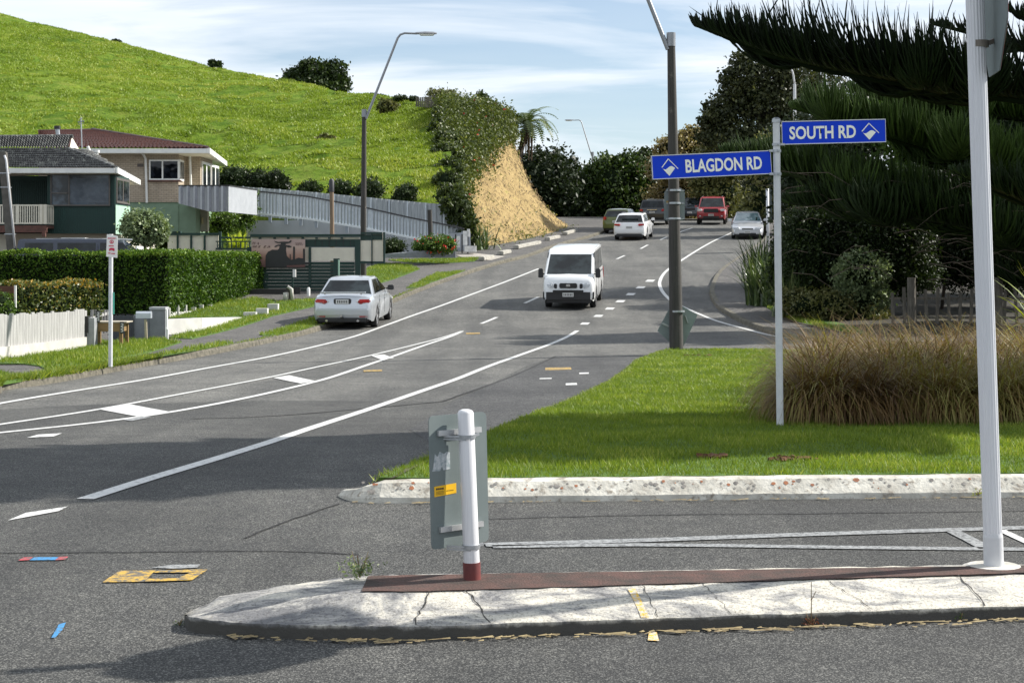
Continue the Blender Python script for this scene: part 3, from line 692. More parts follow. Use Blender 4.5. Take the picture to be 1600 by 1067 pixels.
ring = [(cx+3.2*cos(a), cy+3.0*sin(a)) for a in np.linspace(0, 2*pi, 15)[:-1]]; r2 = [(cx+2.2*cos(a), cy+2.0*sin(a)) for a in np.linspace(0, 2*pi, 15)[:-1]]
for i in range(14): j = (i+1) % 14; m.poly([q_(*ring[i], -.06), q_(*ring[j], -.06), q_(*r2[j], -.06), q_(*r2[i], -.06)])
m.poly([q_(174.5, 379.5, -.061), q_(175.7, 376, -.061), q_(177, 379.5, -.061)])
for x0, x1, y in ((169.5, 182, 372.2), (171.2, 179, 384), (170, 174, 395.3), (175, 181, 396)): m.poly([q_(x0, y+1, -.06), q_(x1, y+1, -.06), q_(x1, y-.3, -.06), q_(x0, y-.3, -.06)])
m.build('sign_print', M('sign_print_red', (.62, .02, .08), (.5, .02, .05), .5, 4), pan)
m = MB(); m.prism([q_(169.5, 491, -.01), q_(171, 491, -.01), q_(171, 457, -.01), q_(169.5, 457, -.01)], (0, .1, 0)); m.prism([q_(175, 491, -.01), q_(177, 491, -.01), q_(177, 457, -.01), q_(175, 457, -.01)], (0, .1, 0)); m.build('timetable_plate', M('plate_green', (.01, .16, .12), (.01, .13, .10), .5, 4), s3)

# ---- poles and street lamps
WOODP = M('weathered_pole', (.062, .057, .052), (.036, .033, .030), .85, 3, vscale=(8, 8, .4), bmp=.3, bscale=20, dirt=((.20, .18, .155), 3, .62))
LAMPG = M('lamp_grey', (.30, .31, .33), (.25, .26, .28), .45, 8, metal=.5); LENS = M('lamp_lens', (.72, .72, .66), (.65, .65, .6), .25, 5)
def street_lamp(label, base, top, r0, r1, polemat, flip, sc=1.0, arm=(1.30, 2.78), reach=.75, headlen=.9):
    t = thing('street_lamp', label, 'street lamp', base, group='street lamps')
    m = MB(); m.tube([base-Vector((0, 0, .1)), base.lerp(top, .5), top], [r0, (r0+r1)/2, r1], 14); m.build('pole', polemat, t, smooth_=True, auto=.7)
    m = MB(); m.tube([top-Vector((0, 0, .28*sc)), top+Vector((0, 0, .02))], r1*1.18, 14); m.build('pole_collar', LAMPG, t, smooth_=True, auto=.7)
    s_ = -1 if flip else 1; a = top+Vector((s_*r1*.8, -.02, -.35*sc)); e = top+Vector((s_*arm[0]*sc, 0, arm[1]*sc))
    path = [a, e, e+Vector((s_*.10*sc, 0, .13*sc)), e+Vector((s_*.27*sc, 0, .19*sc)), e+Vector((s_*reach*sc, 0, .17*sc))]
    m = MB(); m.tube(path, [.052*sc, .045*sc, .043*sc, .04*sc, .038*sc], 10); m.build('arm', LAMPG, t, smooth_=True, auto=.7)
    h0 = path[-1]; L_ = headlen*sc; m = MB(); secs = [(0, .05, .03), (.12, .09, .06), (.5, .14, .085), (.85, .13, .075), (1, .07, .04)]
    for u, w, h in secs:
        c = h0+Vector((s_*(u-.15)*L_, 0, 0))
        for k in range(10): an = 2*pi*k/10; m.v.append((c.x, c.y+w*sc*cos(an), c.z+h*sc*sin(an)*(1 if sin(an) > 0 else .45)))
    for i in range(4):
        for k in range(10): m.f.append([i*10+k, i*10+(k+1) % 10, (i+1)*10+(k+1) % 10, (i+1)*10+k])
    m.f.append(list(range(10))); m.f.append(list(range(40, 50))); hd = m.build('lamp_head', LAMPG, t, smooth_=True, auto=.9)
    m = MB(); cc_ = h0+Vector((s_*.42*L_, 0, -.045*sc)); m.box(cc_, (.55*L_, .20*sc, .06*sc), taper=1.2); m.build('lamp_lens', LENS, hd, bevel=.01*sc)
    return t
b = G(1057, 546, .13); D = b.y
lampR = street_lamp('tall dark lamp pole standing at the tip of the corner grass island', b, W(1048.5, 53, D), .155, .085, WOODP, True, 1.0)
D65 = 64.5; b = W(567.5, 441, D65); b.z = zt(D65)+.1
street_lamp('dark street lamp on the left verge behind the parked silver sedan', b, W(569, 172, D65), .125, .085, WOODP, False, 1.0)
b = W(927, 300, 150); b.z = zt(150)
street_lamp('distant street lamp rising above the dark trees in the centre', b, W(926, 238, 150), .16, .10, LAMPG, True, 1.0, arm=(1.0, 2.7))
b = W(1242, 372, 100); b.z = zt(100)
t = thing('street_lamp', 'pale slim street lamp with curved top among the tall trees on the right', 'street lamp', b, group='street lamps')
m = MB(); m.tube([b, W(1241.5, 132, 100)], [.13, .09], 12); m.build('pole', WHITEP, t, smooth_=True, auto=.7)
m = MB(); m.tube(smooth([W(1241.5, 132, 100), W(1238, 112, 99.9), W(1230, 104, 99.6), W(1214, 101, 99)], .2), .06, 8); m.build('arm', WHITEP, t, smooth_=True)
m = MB(); m.box(W(1208, 101, 98.8), (.6, .22, .12)); m.build('lamp_head', LAMPG, t, bevel=.03)
# mid-grey sign backs strapped to the corner lamp pole
D = lampR.location.y+.17
m = MB(); P = lambda px, py: W(px, py, D)
t = thing('warning_sign', 'grey rectangular sign back high on the corner lamp pole under the blue blade', 'road sign', W(1053.5, 344, D))
m.prism([P(1037.5, 342), P(1041, 345), P(1066, 345), P(1070, 342), P(1070, 301), P(1065, 295), P(1057, 291), P(1050, 291), P(1042, 295), P(1038, 301)], (0, .012, 0)); m.build('sign_panel', M('sign_back_midgrey', (.20, .23, .24), (.17, .20, .21), .55, 4), t)
m = MB()
for y in (298, 318, 342): a = W(1055, y, D); m.box(a+Vector((0, -.015, 0)), (.40, .02, .025)); m.tube([a+Vector((-.03, -.17, -.02)), a+Vector((-.03, -.17, .02))], .135, 16)
split(m, 'strap', GALV, t)
m = MB(); m.prism([W(1041, 318, D-.012), W(1047, 318, D-.012), W(1047, 314, D-.012), W(1041, 314, D-.012)], (0, .004, 0)); m.build('sticker', M('sticker_faded', (.40, .27, .08), (.4, .27, .08), .6, 4), t)
t = thing('warning_sign', 'grey back of a diamond sign low on the corner lamp pole above the grass', 'road sign', W(1058, 541, D))
m = MB(); m.prism([W(1027, 517, D), W(1050, 538, D), W(1068, 541, D), W(1090, 492, D), W(1062, 476, D), W(1049, 476, D)], (0, .012, 0)); m.build('sign_panel', M('sign_back_midgrey2', (.21, .25, .245), (.18, .22, .215), .55, 4), t)
m = MB(); m.bar(W(1035, 505, D-.02), W(1045, 510, D-.02), .02, .04); m.bar(W(1071, 493, D-.02), W(1075, 505, D-.02), .04, .02)
a = W(1057, 486, D); m.tube([a+Vector((0, -.17, -.02)), a+Vector((0, -.17, .02))], .165, 16); split(m, 'strap', GALV, t)

def pole(name, label, b, tp, r0, r1, mat, cat, cap=None):
    t = thing(name, label, cat, b); m = MB(); m.tube([b, tp], [r0, r1], 12); m.build('shaft', mat, t, smooth_=True, auto=.7)
    if cap: c = MB(); c.tube([tp-Vector((0, 0, cap[0])), tp+Vector((0, 0, .01)), tp+Vector((0, 0, .08))], [r1*1.25, r1*1.3, r1*.6], 12); c.build('pole_cap', cap[1], t, smooth_=True, auto=.7)
    return t
D = 61; b = W(520, 447, D); b.z = zt(D)+.1; 
pole('wooden_pole', 'short brown wooden service pole with dark cap in front of the green and cream fence', b, W(518, 283, D), .085, .075, M('brown_wood', (.24, .17, .11), (.15, .105, .07), .8, 3, vscale=(8, 8, .5)), 'pole', (.4, M('cap_dark', (.035, .035, .04))))
D = 74; b = W(673, 388, D); pole('wooden_post', 'stubby dark post standing in the red flowering bush', b, W(671.5, 328, D), .11, .10, WOODP, 'post')
D = 54; t = thing('utility_pole', 'leaning concrete power pole at the far left in front of the dark green house', 'power pole', W(20, 392, D))
m = MB(); a, c = W(19, 400, D), W(4, 238, D); m.bar(a, c, .26, .22, up=(0, 1, 0)); m.build('shaft', M('pole_concrete_dark', (.13, .12, .105), (.08, .075, .065), .85, 4), t, bevel=.02)
m = MB(); m.tube([W(23.5, 388, D-.2), W(9.5, 250, D-.2), W(7, 243, D-.2)], .035, 8)
m.build('lit_edge', WHITEP, t, smooth_=True)  # pale tube paints in the sunlit right edge of the pole
m = MB()
for py in (271, 293, 366): f_ = (400-py)/162; q = a.lerp(c, f_); m.box(q, (.30, .26, .03))
split(m, 'band', GALV, t)
b = W(1200, 372, 82); b.z = zt(82)+.1
t = thing('roadside_sign', 'white sign post with a narrow dark panel beside the approaching silver car', 'road sign', b)
m = MB(); m.tube([b, W(1199, 295, 82)], .075, 12); m.build('post', WHITEP, t, smooth_=True)
m = MB(); m.box(W(1203.5, 320, 82.3), (.09, .5, 1.5)); m.build('sign_panel', M('panel_dark', (.05, .07, .07)), t)
# ============================================================ HILL AND BANK
def grid_mesh(name, P, mat, nu, nv, kind='structure', smooth_=True, tint=None):
    idx = np.arange(nu*nv).reshape(nu, nv); Fq = np.stack([idx[:-1, :-1], idx[1:, :-1], idx[1:, 1:], idx[:-1, 1:]], -1).reshape(-1, 4)
    o = npmesh(name, P.reshape(-1, 3), Fq, mat, smooth_=smooth_, tint=tint)
    if kind: o['kind'] = kind
    return o
hx = [-260, -100, 0, 90, 180, 330, 450, 545, 610, 660, 690, 705]
hy = [-90, -22, 22, 45, 68, 102, 128, 146, 155, 160, 162, 165]
def ridgeD(px): return np.interp(px, [-260, 0, 330, 545, 705], [215, 185, 152, 130, 112])
def hill_pt(px, t):
    """t 0..1 foot to ridge, >1 beyond"""
    Dr = ridgeD(px); D0 = 84.0; zr = CZ+(HY-np.interp(px, hx, hy))*Dr/F; z0 = 4.6+0*px
    t1 = np.clip(t, 0, 1); t2 = np.clip(t-1, 0, 1)
    D = D0+(Dr-D0)*t1+60*t2; s_ = t1*.94+.06*np.sin(t1*pi/2); z = z0+(zr-z0)*s_-10*t2**1.5
    X = (px-800)*(D0+(Dr-D0)*t1)/F+0*t2
    tn_ = np.clip(-np.asarray(t)/.12, 0, 1); D = D-3.0*tn_; z = z-3.6*tn_
    return X, D, z
pxs = np.linspace(-260, 705, 320); ts = np.concatenate([[-.12, -.06], np.linspace(0, 1, 210), np.linspace(1.02, 2, 24)])
PX, T = np.meshgrid(pxs, ts, indexing='ij'); X, Y, Z = hill_pt(PX, T)
bumps = lambda X, Y: (vnoise(X, Y, 2.3, 1)-.5)*.34+(vnoise(X, Y*1.3, .9, 2)-.5)*.22+(vnoise(X, Y, 9, 4)-.5)*.9
Z = Z+bumps(X, Y)*np.clip(T*6, 0, 1)*np.where(T > .97, .45, 1)
hm, t_, p_, o_ = nt('hill_pasture'); p_.inputs['Roughness'].default_value = .95; p_.inputs['Specular IOR Level'].default_value = .1
na = noise(t_, .55, 9, .7); ra = ramp(t_, na.outputs[0], [(.34, (.088, .160, .014)), (.5, (.150, .235, .022)), (.66, (.240, .285, .048))])
nb = noise(t_, 3.2, 5, .7); rb = ramp(t_, nb.outputs[0], [(.3, (.6, .64, .6)), (.55, (1.1, 1.1, 1.1))]); nL = noise(t_, .055, 5, .65, vscale=(1, 1, 3)); rL = ramp(t_, nL.outputs[0], [(.36, (.72, .80, .7)), (.5, (1, 1, 1)), (.64, (1.25, 1.12, 1.1))])
t_.links.new(mixc(t_, 1, mixc(t_, 1, ra.outputs[0], rb.outputs[0], 'MULTIPLY'), rL.outputs[0], 'MULTIPLY'), p_.inputs['Base Color'])
bump(t_, p_, noise(t_, 2.4, 7, .75).outputs[0], 1.0, .5)
grid_mesh('hill', np.stack([X, Y, Z], -1), hm, 320, len(ts))
N = 260000; px = RNG.uniform(-40, 690, N); t = RNG.uniform(0.0, 1, N)**.75; X, Y, Z = hill_pt(px, t); Z = Z+bumps(X, Y)*np.clip(t*6, 0, 1)*np.where(t > .97, .45, 1)
cl = vnoise(X, Y, 1.1, 8)*.6+vnoise(X, Y, 6, 9)*.4; k = cl > .40; X, Y, Z, cl = X[k], Y[k], Z[k], cl[k]
V_, Fq = blades(X, Y, Z-.03, .06, .22, .06, .16, 1.3)
tn = np.clip(-.05+.35*vnoise(X, Y, 22, 15)+.95*(vnoise(X, Y, 5, 12)*.6+vnoise(X, Y, 1.6, 13)*.4)+RNG.normal(0, .18, len(X)), 0, 1)
tag(npmesh('hill_tussocks', V_, Fq, HILLG, tint=np.repeat(tn, 3)), kind='stuff', label='rough sunlit pasture grass covering the steep green hill', cat='grass')
# the cut bank where the spur of the hill meets the road
rows = [
 [(715, 402, 82.5), (737, 397, 83), (772, 395, 84.5), (822, 381, 90), (862, 370, 96), (903, 359, 105)],
 [(708, 372, 85), (728, 368, 86), (775, 362, 88), (820, 352, 94), (852, 345, 100), (880, 349, 108)],
 [(702, 335, 88), (718, 328, 89), (760, 322, 92), (800, 318, 97), (834, 312, 103), (852, 322, 110)],
 [(696, 290, 92), (712, 284, 93), (748, 278, 96), (784, 274, 101), (812, 271, 106), (826, 285, 113)],
 [(690, 240, 97), (705, 236, 98), (738, 232, 100), (772, 230, 105), (796, 228, 109), (808, 238, 116)],
 [(686, 195, 104), (702, 192, 104), (732, 190, 107), (764, 192, 110), (788, 196, 113), (800, 206, 118)],
 [(684, 164, 111), (700, 164, 111), (730, 168, 113), (760, 178, 115), (786, 190, 118), (797, 204, 122)],
 [(684, 190, 135), (700, 190, 135), (730, 190, 135), (760, 200, 135), (786, 215, 135), (797, 235, 135)],
 [(684, 300, 160), (700, 300, 160), (730, 300, 160), (760, 310, 160), (786, 330, 160), (797, 340, 160)]]
C_ = np.array([[list(W(*q)) for q in r] for r in rows])
def cr1(A, n_):
    """Catmull-Rom upsampling along axis 0"""
    A = np.concatenate([2*A[:1]-A[1:2], A, 2*A[-1:]-A[-2:-1]]); out = []
    for i in range(1, len(A)-2):
        for t in np.linspace(0, 1, n_, endpoint=False): out.append(.5*(2*A[i]+(A[i+1]-A[i-1])*t+(2*A[i-1]-5*A[i]+4*A[i+1]-A[i+2])*t*t+(-A[i-1]+3*A[i]-3*A[i+1]+A[i+2])*t**3))
    out.append(A[-2]); return np.array(out)
B_ = cr1(C_, 18); B_ = np.swapaxes(cr1(np.swapaxes(B_, 0, 1), 22), 0, 1); nu, nv = B_.shape[:2]
U, V2 = np.meshgrid(np.arange(nu), np.arange(nv), indexing='ij')
rill = (vnoise(V2*1.0+U*.25, U*.16, 5.0, 21)-.5)*1.1+(vnoise(V2*1.0+U*.2, U*.3, 1.8, 22)-.5)*.40
edge = np.clip(np.minimum(U/6, 1), 0, 1)
B_[..., 1] += rill*edge; B_[..., 2] += rill*.35*edge
bk, t_, p_, o_ = nt('dry_bank'); p_.inputs['Roughness'].default_value = .95; p_.inputs['Specular IOR Level'].default_value = .1
nb = noise(t_, .8, 8, .7, vscale=(2.2, 1, .6)); rb = ramp(t_, nb.outputs[0], [(.3, (.20, .15, .07)), (.42, (.31, .23, .11)), (.6, (.40, .30, .145)), (.72, (.28, .25, .08))])
nc = noise(t_, 5, 6, .7, vscale=(2.5, 1, .35)); rc = ramp(t_, nc.outputs[0], [(.32, (.66, .62, .56)), (.6, (1.06, 1.05, 1.03))])
t_.links.new(mixc(t_, 1, rb.outputs[0], rc.outputs[0], 'MULTIPLY'), p_.inputs['Base Color']); bump(t_, p_, nc.outputs[0], .55, .25)
grid_mesh('bank', B_, bk, nu, nv)
def bank_pt(u, v):
    """u 0..1 up the rows (to the crest, row 6), v 0..1 left to right"""
    a = np.clip(u, 0, .999)*18*6; b = np.clip(v, 0, .999)*(nv-1); i = a.astype(int); j = b.astype(int); return B_[i, j]
N = 5000; u = RNG.uniform(.0, .8, N); v = RNG.uniform(.15, 1, N); p = bank_pt(u, v); p = p+RNG.normal(0, .12, p.shape)*[1, .2, .6]
L_ = RNG.uniform(.10, .34, N); w = RNG.uniform(.015, .04, N); a = RNG.normal(0, .35, N)
A = p+np.stack([-w, 0*w, 0*w], 1); Bq = p+np.stack([w, 0*w, 0*w], 1); Cq = p+np.stack([np.sin(a)*L_+.15*L_, -.35*L_-.12, -np.cos(a)*L_*.9], 1)
DRYG = leafmat('dry_grass', (.20, .15, .08), (.36, .27, .155), .2, c2=(.24, .26, .07))
tag(npmesh('bank_dry_grass', np.stack([A, Bq, Cq], 1).reshape(-1, 3), np.arange(3*N).reshape(-1, 3), DRYG, tint=np.repeat(np.clip(RNG.normal(.5, .25, N), 0, 1), 3)), kind='stuff', label='straw-coloured dry grass hanging down the steep cut bank', cat='dry grass')
# white painted kerb stones along the foot of the bank
m = None; i = 0; KSTONE = M('kerb_stone_worn', (.46, .44, .39), (.26, .25, .22), .9, 6, bmp=.5, bscale=14)
for a, b in (((752, 408), (768, 403)), ((782, 399), (795, 394.5)), ((806, 389.5), (842, 380.5)), ((855, 376.5), (872, 371.5)), ((882, 368), (899, 361.5))):
    A, Bq = G(*a, .12), G(*b, .12); o = MB().bar(A+Vector((0, 0, .1)), Bq+Vector((0, 0, .05)), .28, .18).build('kerb_stone', KSTONE, bevel=.03)
    tag(o, ['first, lowest white block edging the foot of the dry bank', 'second short white block edging the foot of the dry bank', 'longest white block edging the foot of the dry bank', 'fourth white block, just uphill of the longest one', 'last, uppermost white block at the tip of the dry bank'][i], 'kerb stone', 'white kerb blocks along the bank'); i += 1

# ============================================================ VEGETATION
def leaf_mat_set():  # dark, deep and macro greens are lowered so the colour holds the shade
    return dict(
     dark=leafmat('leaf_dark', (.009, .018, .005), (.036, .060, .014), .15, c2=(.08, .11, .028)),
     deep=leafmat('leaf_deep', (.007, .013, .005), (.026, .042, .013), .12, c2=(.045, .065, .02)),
     mid=leafmat('leaf_mid', (.030, .065, .012), (.10, .17, .025), .22, c2=(.16, .24, .04)),
     hedge=leafmat('leaf_hedge', (.016, .045, .006), (.075, .145, .012), .20, .55, .18, c2=(.19, .27, .04)),
     olive=leafmat('leaf_olive', (.06, .07, .02), (.17, .17, .06), .2, c2=(.28, .25, .10)),
     tan=leafmat('leaf_tan', (.13, .10, .045), (.34, .27, .13), .2, c2=(.42, .36, .16)),
     grey=leafmat('leaf_silver', (.07, .11, .05), (.24, .30, .15), .2, c2=(.40, .44, .28)),
     yellow=leafmat('leaf_yellow', (.18, .22, .02), (.55, .58, .05), .3),
     bronze=leafmat('leaf_bronze', (.07, .075, .012), (.22, .15, .025), .2, c2=(.30, .18, .04)),
     macro=leafmat('leaf_macrocarpa', (.012, .018, .007), (.055, .065, .024), .15, c2=(.13, .14, .055)))
LM = leaf_mat_set(); BARK = M('bark', (.10, .08, .06), (.05, .04, .03), .9, 4, bmp=.5, bscale=12)
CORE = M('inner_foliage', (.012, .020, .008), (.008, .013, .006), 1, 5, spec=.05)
def leafcloud(P, s0, s1, up=.35, asp=.55):
    n_ = len(P); s = RNG.uniform(s0, s1, n_)[:, None]; d = RNG.normal(size=(n_, 3)); d[:, 2] += up; d /= np.linalg.norm(d, axis=1)[:, None]
    r = RNG.normal(size=(n_, 3)); e = np.cross(d, r); e /= np.linalg.norm(e, axis=1)[:, None]
    V_ = np.stack([P-d*s*.5, P+e*s*asp*.5, P+d*s*.5, P-e*s*asp*.5], 1); return V_.reshape(-1, 3), np.arange(4*n_).reshape(-1, 4)
def blob_points(blobs, n_, clump=14, spread=.16, shell=.72, hang=0):
    vol = np.array([(b[3]*b[4]+b[4]*b[5]+b[3]*b[5]) for b in blobs]); vol = vol/vol.sum(); nc = max(3, n_//clump)
    bi = RNG.choice(len(blobs), nc, p=vol); B = np.array(blobs)[bi]; d = RNG.normal(size=(nc, 3)); d /= np.linalg.norm(d, axis=1)[:, None]
    rr = RNG.uniform(shell, 1.08, nc)**1.0; rr *= 1+.10*np.sin(d[:, 0]*5+B[:, 0])*np.cos(d[:, 2]*6+B[:, 1]*3)
    c = B[:, :3]+d*B[:, 3:]*rr[:, None]; s = np.cbrt(B[:, 3]*B[:, 4]*B[:, 5])*spread
    P = np.repeat(c, clump, 0)+RNG.normal(size=(nc*clump, 3))*np.repeat(s, clump)[:, None]*[1, 1, .8]
    t = np.repeat(RNG.uniform(0, 1, nc), clump)*.6+RNG.uniform(0, .4, nc*clump); return P, t
def core_mesh(m, blobs, k=.80):
    for b in blobs:
        bm = bmesh.new(); bmesh.ops.create_icosphere(bm, subdivisions=2, radius=1); n0 = len(m.v); ph = random.uniform(0, 9)
        for v in bm.verts:
            q = v.co*(1+.13*sin(v.co.x*4+ph)+.1*sin(v.co.z*6+ph*2)); m.v.append((b[0]+q.x*b[3]*k, b[1]+q.y*b[4]*k, b[2]+q.z*b[5]*k))
        for f in bm.faces: m.f.append([n0+v.index for v in f.verts])
        bm.free()
def plant(name, label, cat, base, blobs, n_, size, mat, trunk=None, group=None, core=.80, clump=14, spread=.16, shell=.72, cut=None, part='foliage', asp=.55, up=.35, bark=None):
    t = thing(name, label, cat, base, group=group)
    P, tn = blob_points(blobs, n_, clump, spread, shell)
    if cut is not None: k = cut(P); P, tn = P[k], tn[k]
    V_, Fq = leafcloud(P, size*.6, size*1.4, up, asp); npmesh(part, V_, Fq, LM[mat] if isinstance(mat, str) else mat, t, tint=np.repeat(tn, 4))
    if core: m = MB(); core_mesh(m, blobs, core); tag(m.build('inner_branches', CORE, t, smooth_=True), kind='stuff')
    if trunk:
        m = MB(); b0 = Vector(base); r0, limbs = trunk; top = Vector(blobs[0][:3])
        mid = b0.lerp(top, .5)+Vector((random.uniform(-.2, .2), 0, 0)); m.tube([b0-Vector((0, 0, .2)), mid, top], [r0, r0*.75, r0*.35], 9)
        for b in blobs[1:limbs+1]: e = Vector(b[:3]); m.tube([mid.lerp(top, random.uniform(0, .5)), mid.lerp(e, .6)+Vector((0, 0, .2)), e], [r0*.5, r0*.35, r0*.12], 7)
        m.build('trunk', bark or BARK, t, smooth_=True)
    return t
def blob(px, py, D, w, h, d=None):
    """a crown lobe seen at (px,py), w x h photo pixels across at distance D"""
    c = W(px, py, D); k = D/F/2; return (c.x, c.y, c.z, w*k, (d or w)*k, h*k)
def ground_at(px, D, dz=0): return Vector(((px-800)*D/F, D, zt(D)+dz))

# dark trees closing the road in the middle distance
def tree(label, cat, px, D, lobes, n_, size, mat, r=.25, **k): return plant('tree', label, cat, ground_at(px, D), [blob(a, b, D+dd, w, h) for a, b, w, h, dd in lobes], n_, size, mat, trunk=(r, 3), group=k.pop('group', 'trees beyond the crest of the road'), **k)
tree('dark bushy tree right beside the tree fern behind the bank', 'tree', 845, 132, [(845, 290, 95, 105, 0), (820, 300, 70, 90, 2), (868, 275, 70, 80, 1), (855, 325, 110, 60, 1), (838, 262, 50, 50, 0), (880, 315, 80, 80, 0)], 15000, .34, 'deep')
tree('dark rounded tree directly below the distant centre street lamp', 'tree', 905, 137, [(905, 310, 85, 85, 0), (890, 285, 55, 55, 1), (925, 295, 55, 60, 0), (910, 338, 110, 50, 0)], 10000, .32, 'dark')
tree('dense green tree with upright top left of the blue BLAGDON RD blade', 'tree', 962, 134, [(962, 300, 90, 100, 0), (950, 268, 60, 50, 1), (985, 268, 55, 56, 0), (935, 290, 50, 70, 0), (975, 335, 110, 50, 1), (967, 252, 30, 24, 0)], 13000, .32, leafmat('leaf_midgreen', (.012, .026, .006), (.050, .085, .016), .2, c2=(.09, .13, .02)))
tree('shadowed green tree whose top shows through behind the blue BLAGDON RD blade', 'tree', 1015, 136, [(1015, 300, 80, 105, 0), (1008, 262, 50, 46, 1), (1035, 285, 60, 80, 0), (1020, 335, 90, 50, 0), (1006, 248, 36, 30, 0)], 11000, .32, 'dark')
tree('sunlit tan-topped tree behind the corner lamp pole above the blue blade', 'tree', 1060, 128, [(1065, 228, 60, 40, 0), (1042, 235, 40, 40, 1), (1090, 225, 50, 42, 0), (1060, 262, 90, 60, 0), (1110, 240, 50, 46, 0), (1060, 310, 90, 70, 2), (1080, 208, 30, 22, 0)], 12000, .28, 'tan')
tree('olive tree with a round tan top above the red vehicle', 'tree', 1120, 124, [(1118, 205, 38, 40, 0), (1132, 225, 44, 40, 1), (1120, 255, 70, 60, 0), (1150, 240, 60, 70, 0), (1125, 305, 70, 70, 0), (1105, 285, 50, 60, 0)], 11000, .28, 'olive')
tree('tall ragged dark macrocarpa with pale trunk high above the blue street blades', 'tree', 1190, 104, [(1190, 150, 110, 70, 0), (1150, 160, 80, 60, 2), (1120, 195, 50, 60, 1), (1175, 110, 80, 50, 0), (1225, 110, 90, 60, 0), (1230, 170, 100, 90, 0), (1160, 215, 110, 70, 0), (1210, 250, 120, 110, 1), (1128, 178, 44, 44, 0), (1270, 140, 90, 80, 3), (1360, 88, 50, 30, 0), (1100, 190, 26, 22, 0), (1112, 170, 30, 20, 1), (1138, 128, 34, 24, 0), (1160, 92, 40, 20, 1), (1190, 78, 40, 20, 0), (1215, 72, 44, 22, 2), (1105, 215, 30, 26, 0), (1148, 112, 30, 20, 0)], 30000, .25, 'macro', r=.4, core=.45, spread=.20, shell=.6)
tree('dark tree in the shade between the red vehicle and the silver car', 'tree', 1150, 140, [(1150, 300, 100, 80, 0), (1180, 280, 80, 100, 0), (1090, 305, 80, 70, 0), (1120, 330, 120, 40, 0)], 9000, .34, 'dark')
tree('olive leafy tree on the right bank behind the silver oncoming car', 'tree', 1195, 96, [(1195, 300, 60, 80, 0), (1180, 330, 44, 40, 0), (1215, 260, 80, 110, 0), (1240, 300, 90, 120, 0)], 9000, .22, 'olive')
for lab, cx_, D_, lob, n_, mt_ in (
 ('broad dark tree filling the shade behind the SOUTH RD blade', 1300, 62, [(1290, 240, 150, 150, 0), (1340, 190, 150, 120, 2), (1260, 300, 120, 120, 0), (1240, 250, 70, 60, 0), (1330, 320, 160, 120, 1)], 16000, 'deep'),
 ('green tree with sunlit yellow-green leaves right of the SOUTH RD blade', 1450, 60, [(1450, 200, 160, 130, 0), (1400, 180, 110, 70, -2), (1490, 160, 120, 70, 0), (1450, 300, 180, 150, 0), (1520, 240, 120, 160, 1)], 18000, 'mid'),
 ('dark tree at the right edge behind the tall white post', 1580, 58, [(1590, 200, 130, 180, 0), (1640, 260, 160, 200, 0), (1560, 300, 120, 160, 0), (1600, 360, 160, 120, 0)], 14000, 'deep')):
    plant('tree', lab, 'tree', ground_at(cx_, D_), [blob(a, b, D_+dd, w, h) for a, b, w, h, dd in lob], n_, .17, mt_, trunk=(.22, 2), group='trees shading the right bank')
# dense shrubs on the right of the side road, in the shade of the pine
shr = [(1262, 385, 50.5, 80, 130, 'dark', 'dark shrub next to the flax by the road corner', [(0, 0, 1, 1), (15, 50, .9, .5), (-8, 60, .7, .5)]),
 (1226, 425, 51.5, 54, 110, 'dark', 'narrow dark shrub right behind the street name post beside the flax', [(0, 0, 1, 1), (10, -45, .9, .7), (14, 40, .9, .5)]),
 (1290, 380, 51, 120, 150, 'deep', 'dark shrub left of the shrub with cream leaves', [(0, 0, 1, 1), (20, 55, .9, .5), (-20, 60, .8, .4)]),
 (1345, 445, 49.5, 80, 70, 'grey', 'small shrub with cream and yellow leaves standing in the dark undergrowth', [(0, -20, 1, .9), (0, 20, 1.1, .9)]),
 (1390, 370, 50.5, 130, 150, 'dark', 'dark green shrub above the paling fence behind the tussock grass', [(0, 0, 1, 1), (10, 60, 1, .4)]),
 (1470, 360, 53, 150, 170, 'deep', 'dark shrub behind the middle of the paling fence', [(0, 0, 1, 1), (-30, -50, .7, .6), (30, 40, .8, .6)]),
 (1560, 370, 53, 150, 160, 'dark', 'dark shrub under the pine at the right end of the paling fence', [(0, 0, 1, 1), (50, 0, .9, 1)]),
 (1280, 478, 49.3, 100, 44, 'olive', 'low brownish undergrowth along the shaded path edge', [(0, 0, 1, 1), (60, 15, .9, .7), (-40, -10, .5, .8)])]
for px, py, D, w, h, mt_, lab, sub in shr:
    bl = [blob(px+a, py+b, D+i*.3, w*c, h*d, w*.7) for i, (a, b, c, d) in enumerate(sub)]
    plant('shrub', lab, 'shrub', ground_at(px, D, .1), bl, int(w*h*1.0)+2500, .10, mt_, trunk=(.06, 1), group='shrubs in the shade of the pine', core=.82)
# paling fence half lost in the shrubs
t = thing('paling_fence', 'old grey paling fence half hidden in shrubs behind the tussock grass', 'fence', ground_at(1480, 48)); OLDW = M('old_wood', (.20, .18, .15), (.10, .09, .075), .9, 6, vscale=(4, 4, .6))
m = MB()
for i in range(22):
    px = 1395+i*17.5; h = random.uniform(48, 62)*48/F; b = ground_at(px, 47.7, .1); m.box(b+Vector((0, random.uniform(-.03, .03), h/2)), (.09, .025, h), ry=random.uniform(-.06, .06))
m.build('paling', OLDW, t)
m = MB()
for z in (.3, .85): m.bar(ground_at(1390, 47.78, z), ground_at(1780, 47.78, z), .04, .07)
split(m, 'rail', OLDW, t)
m = MB()
for px in (1424, 1560, 1700): b = ground_at(px, 47.72, .1); m.tube([b, b+Vector((0, 0, 1.35))], .12, 9)
split(m, 'post', OLDW, t)
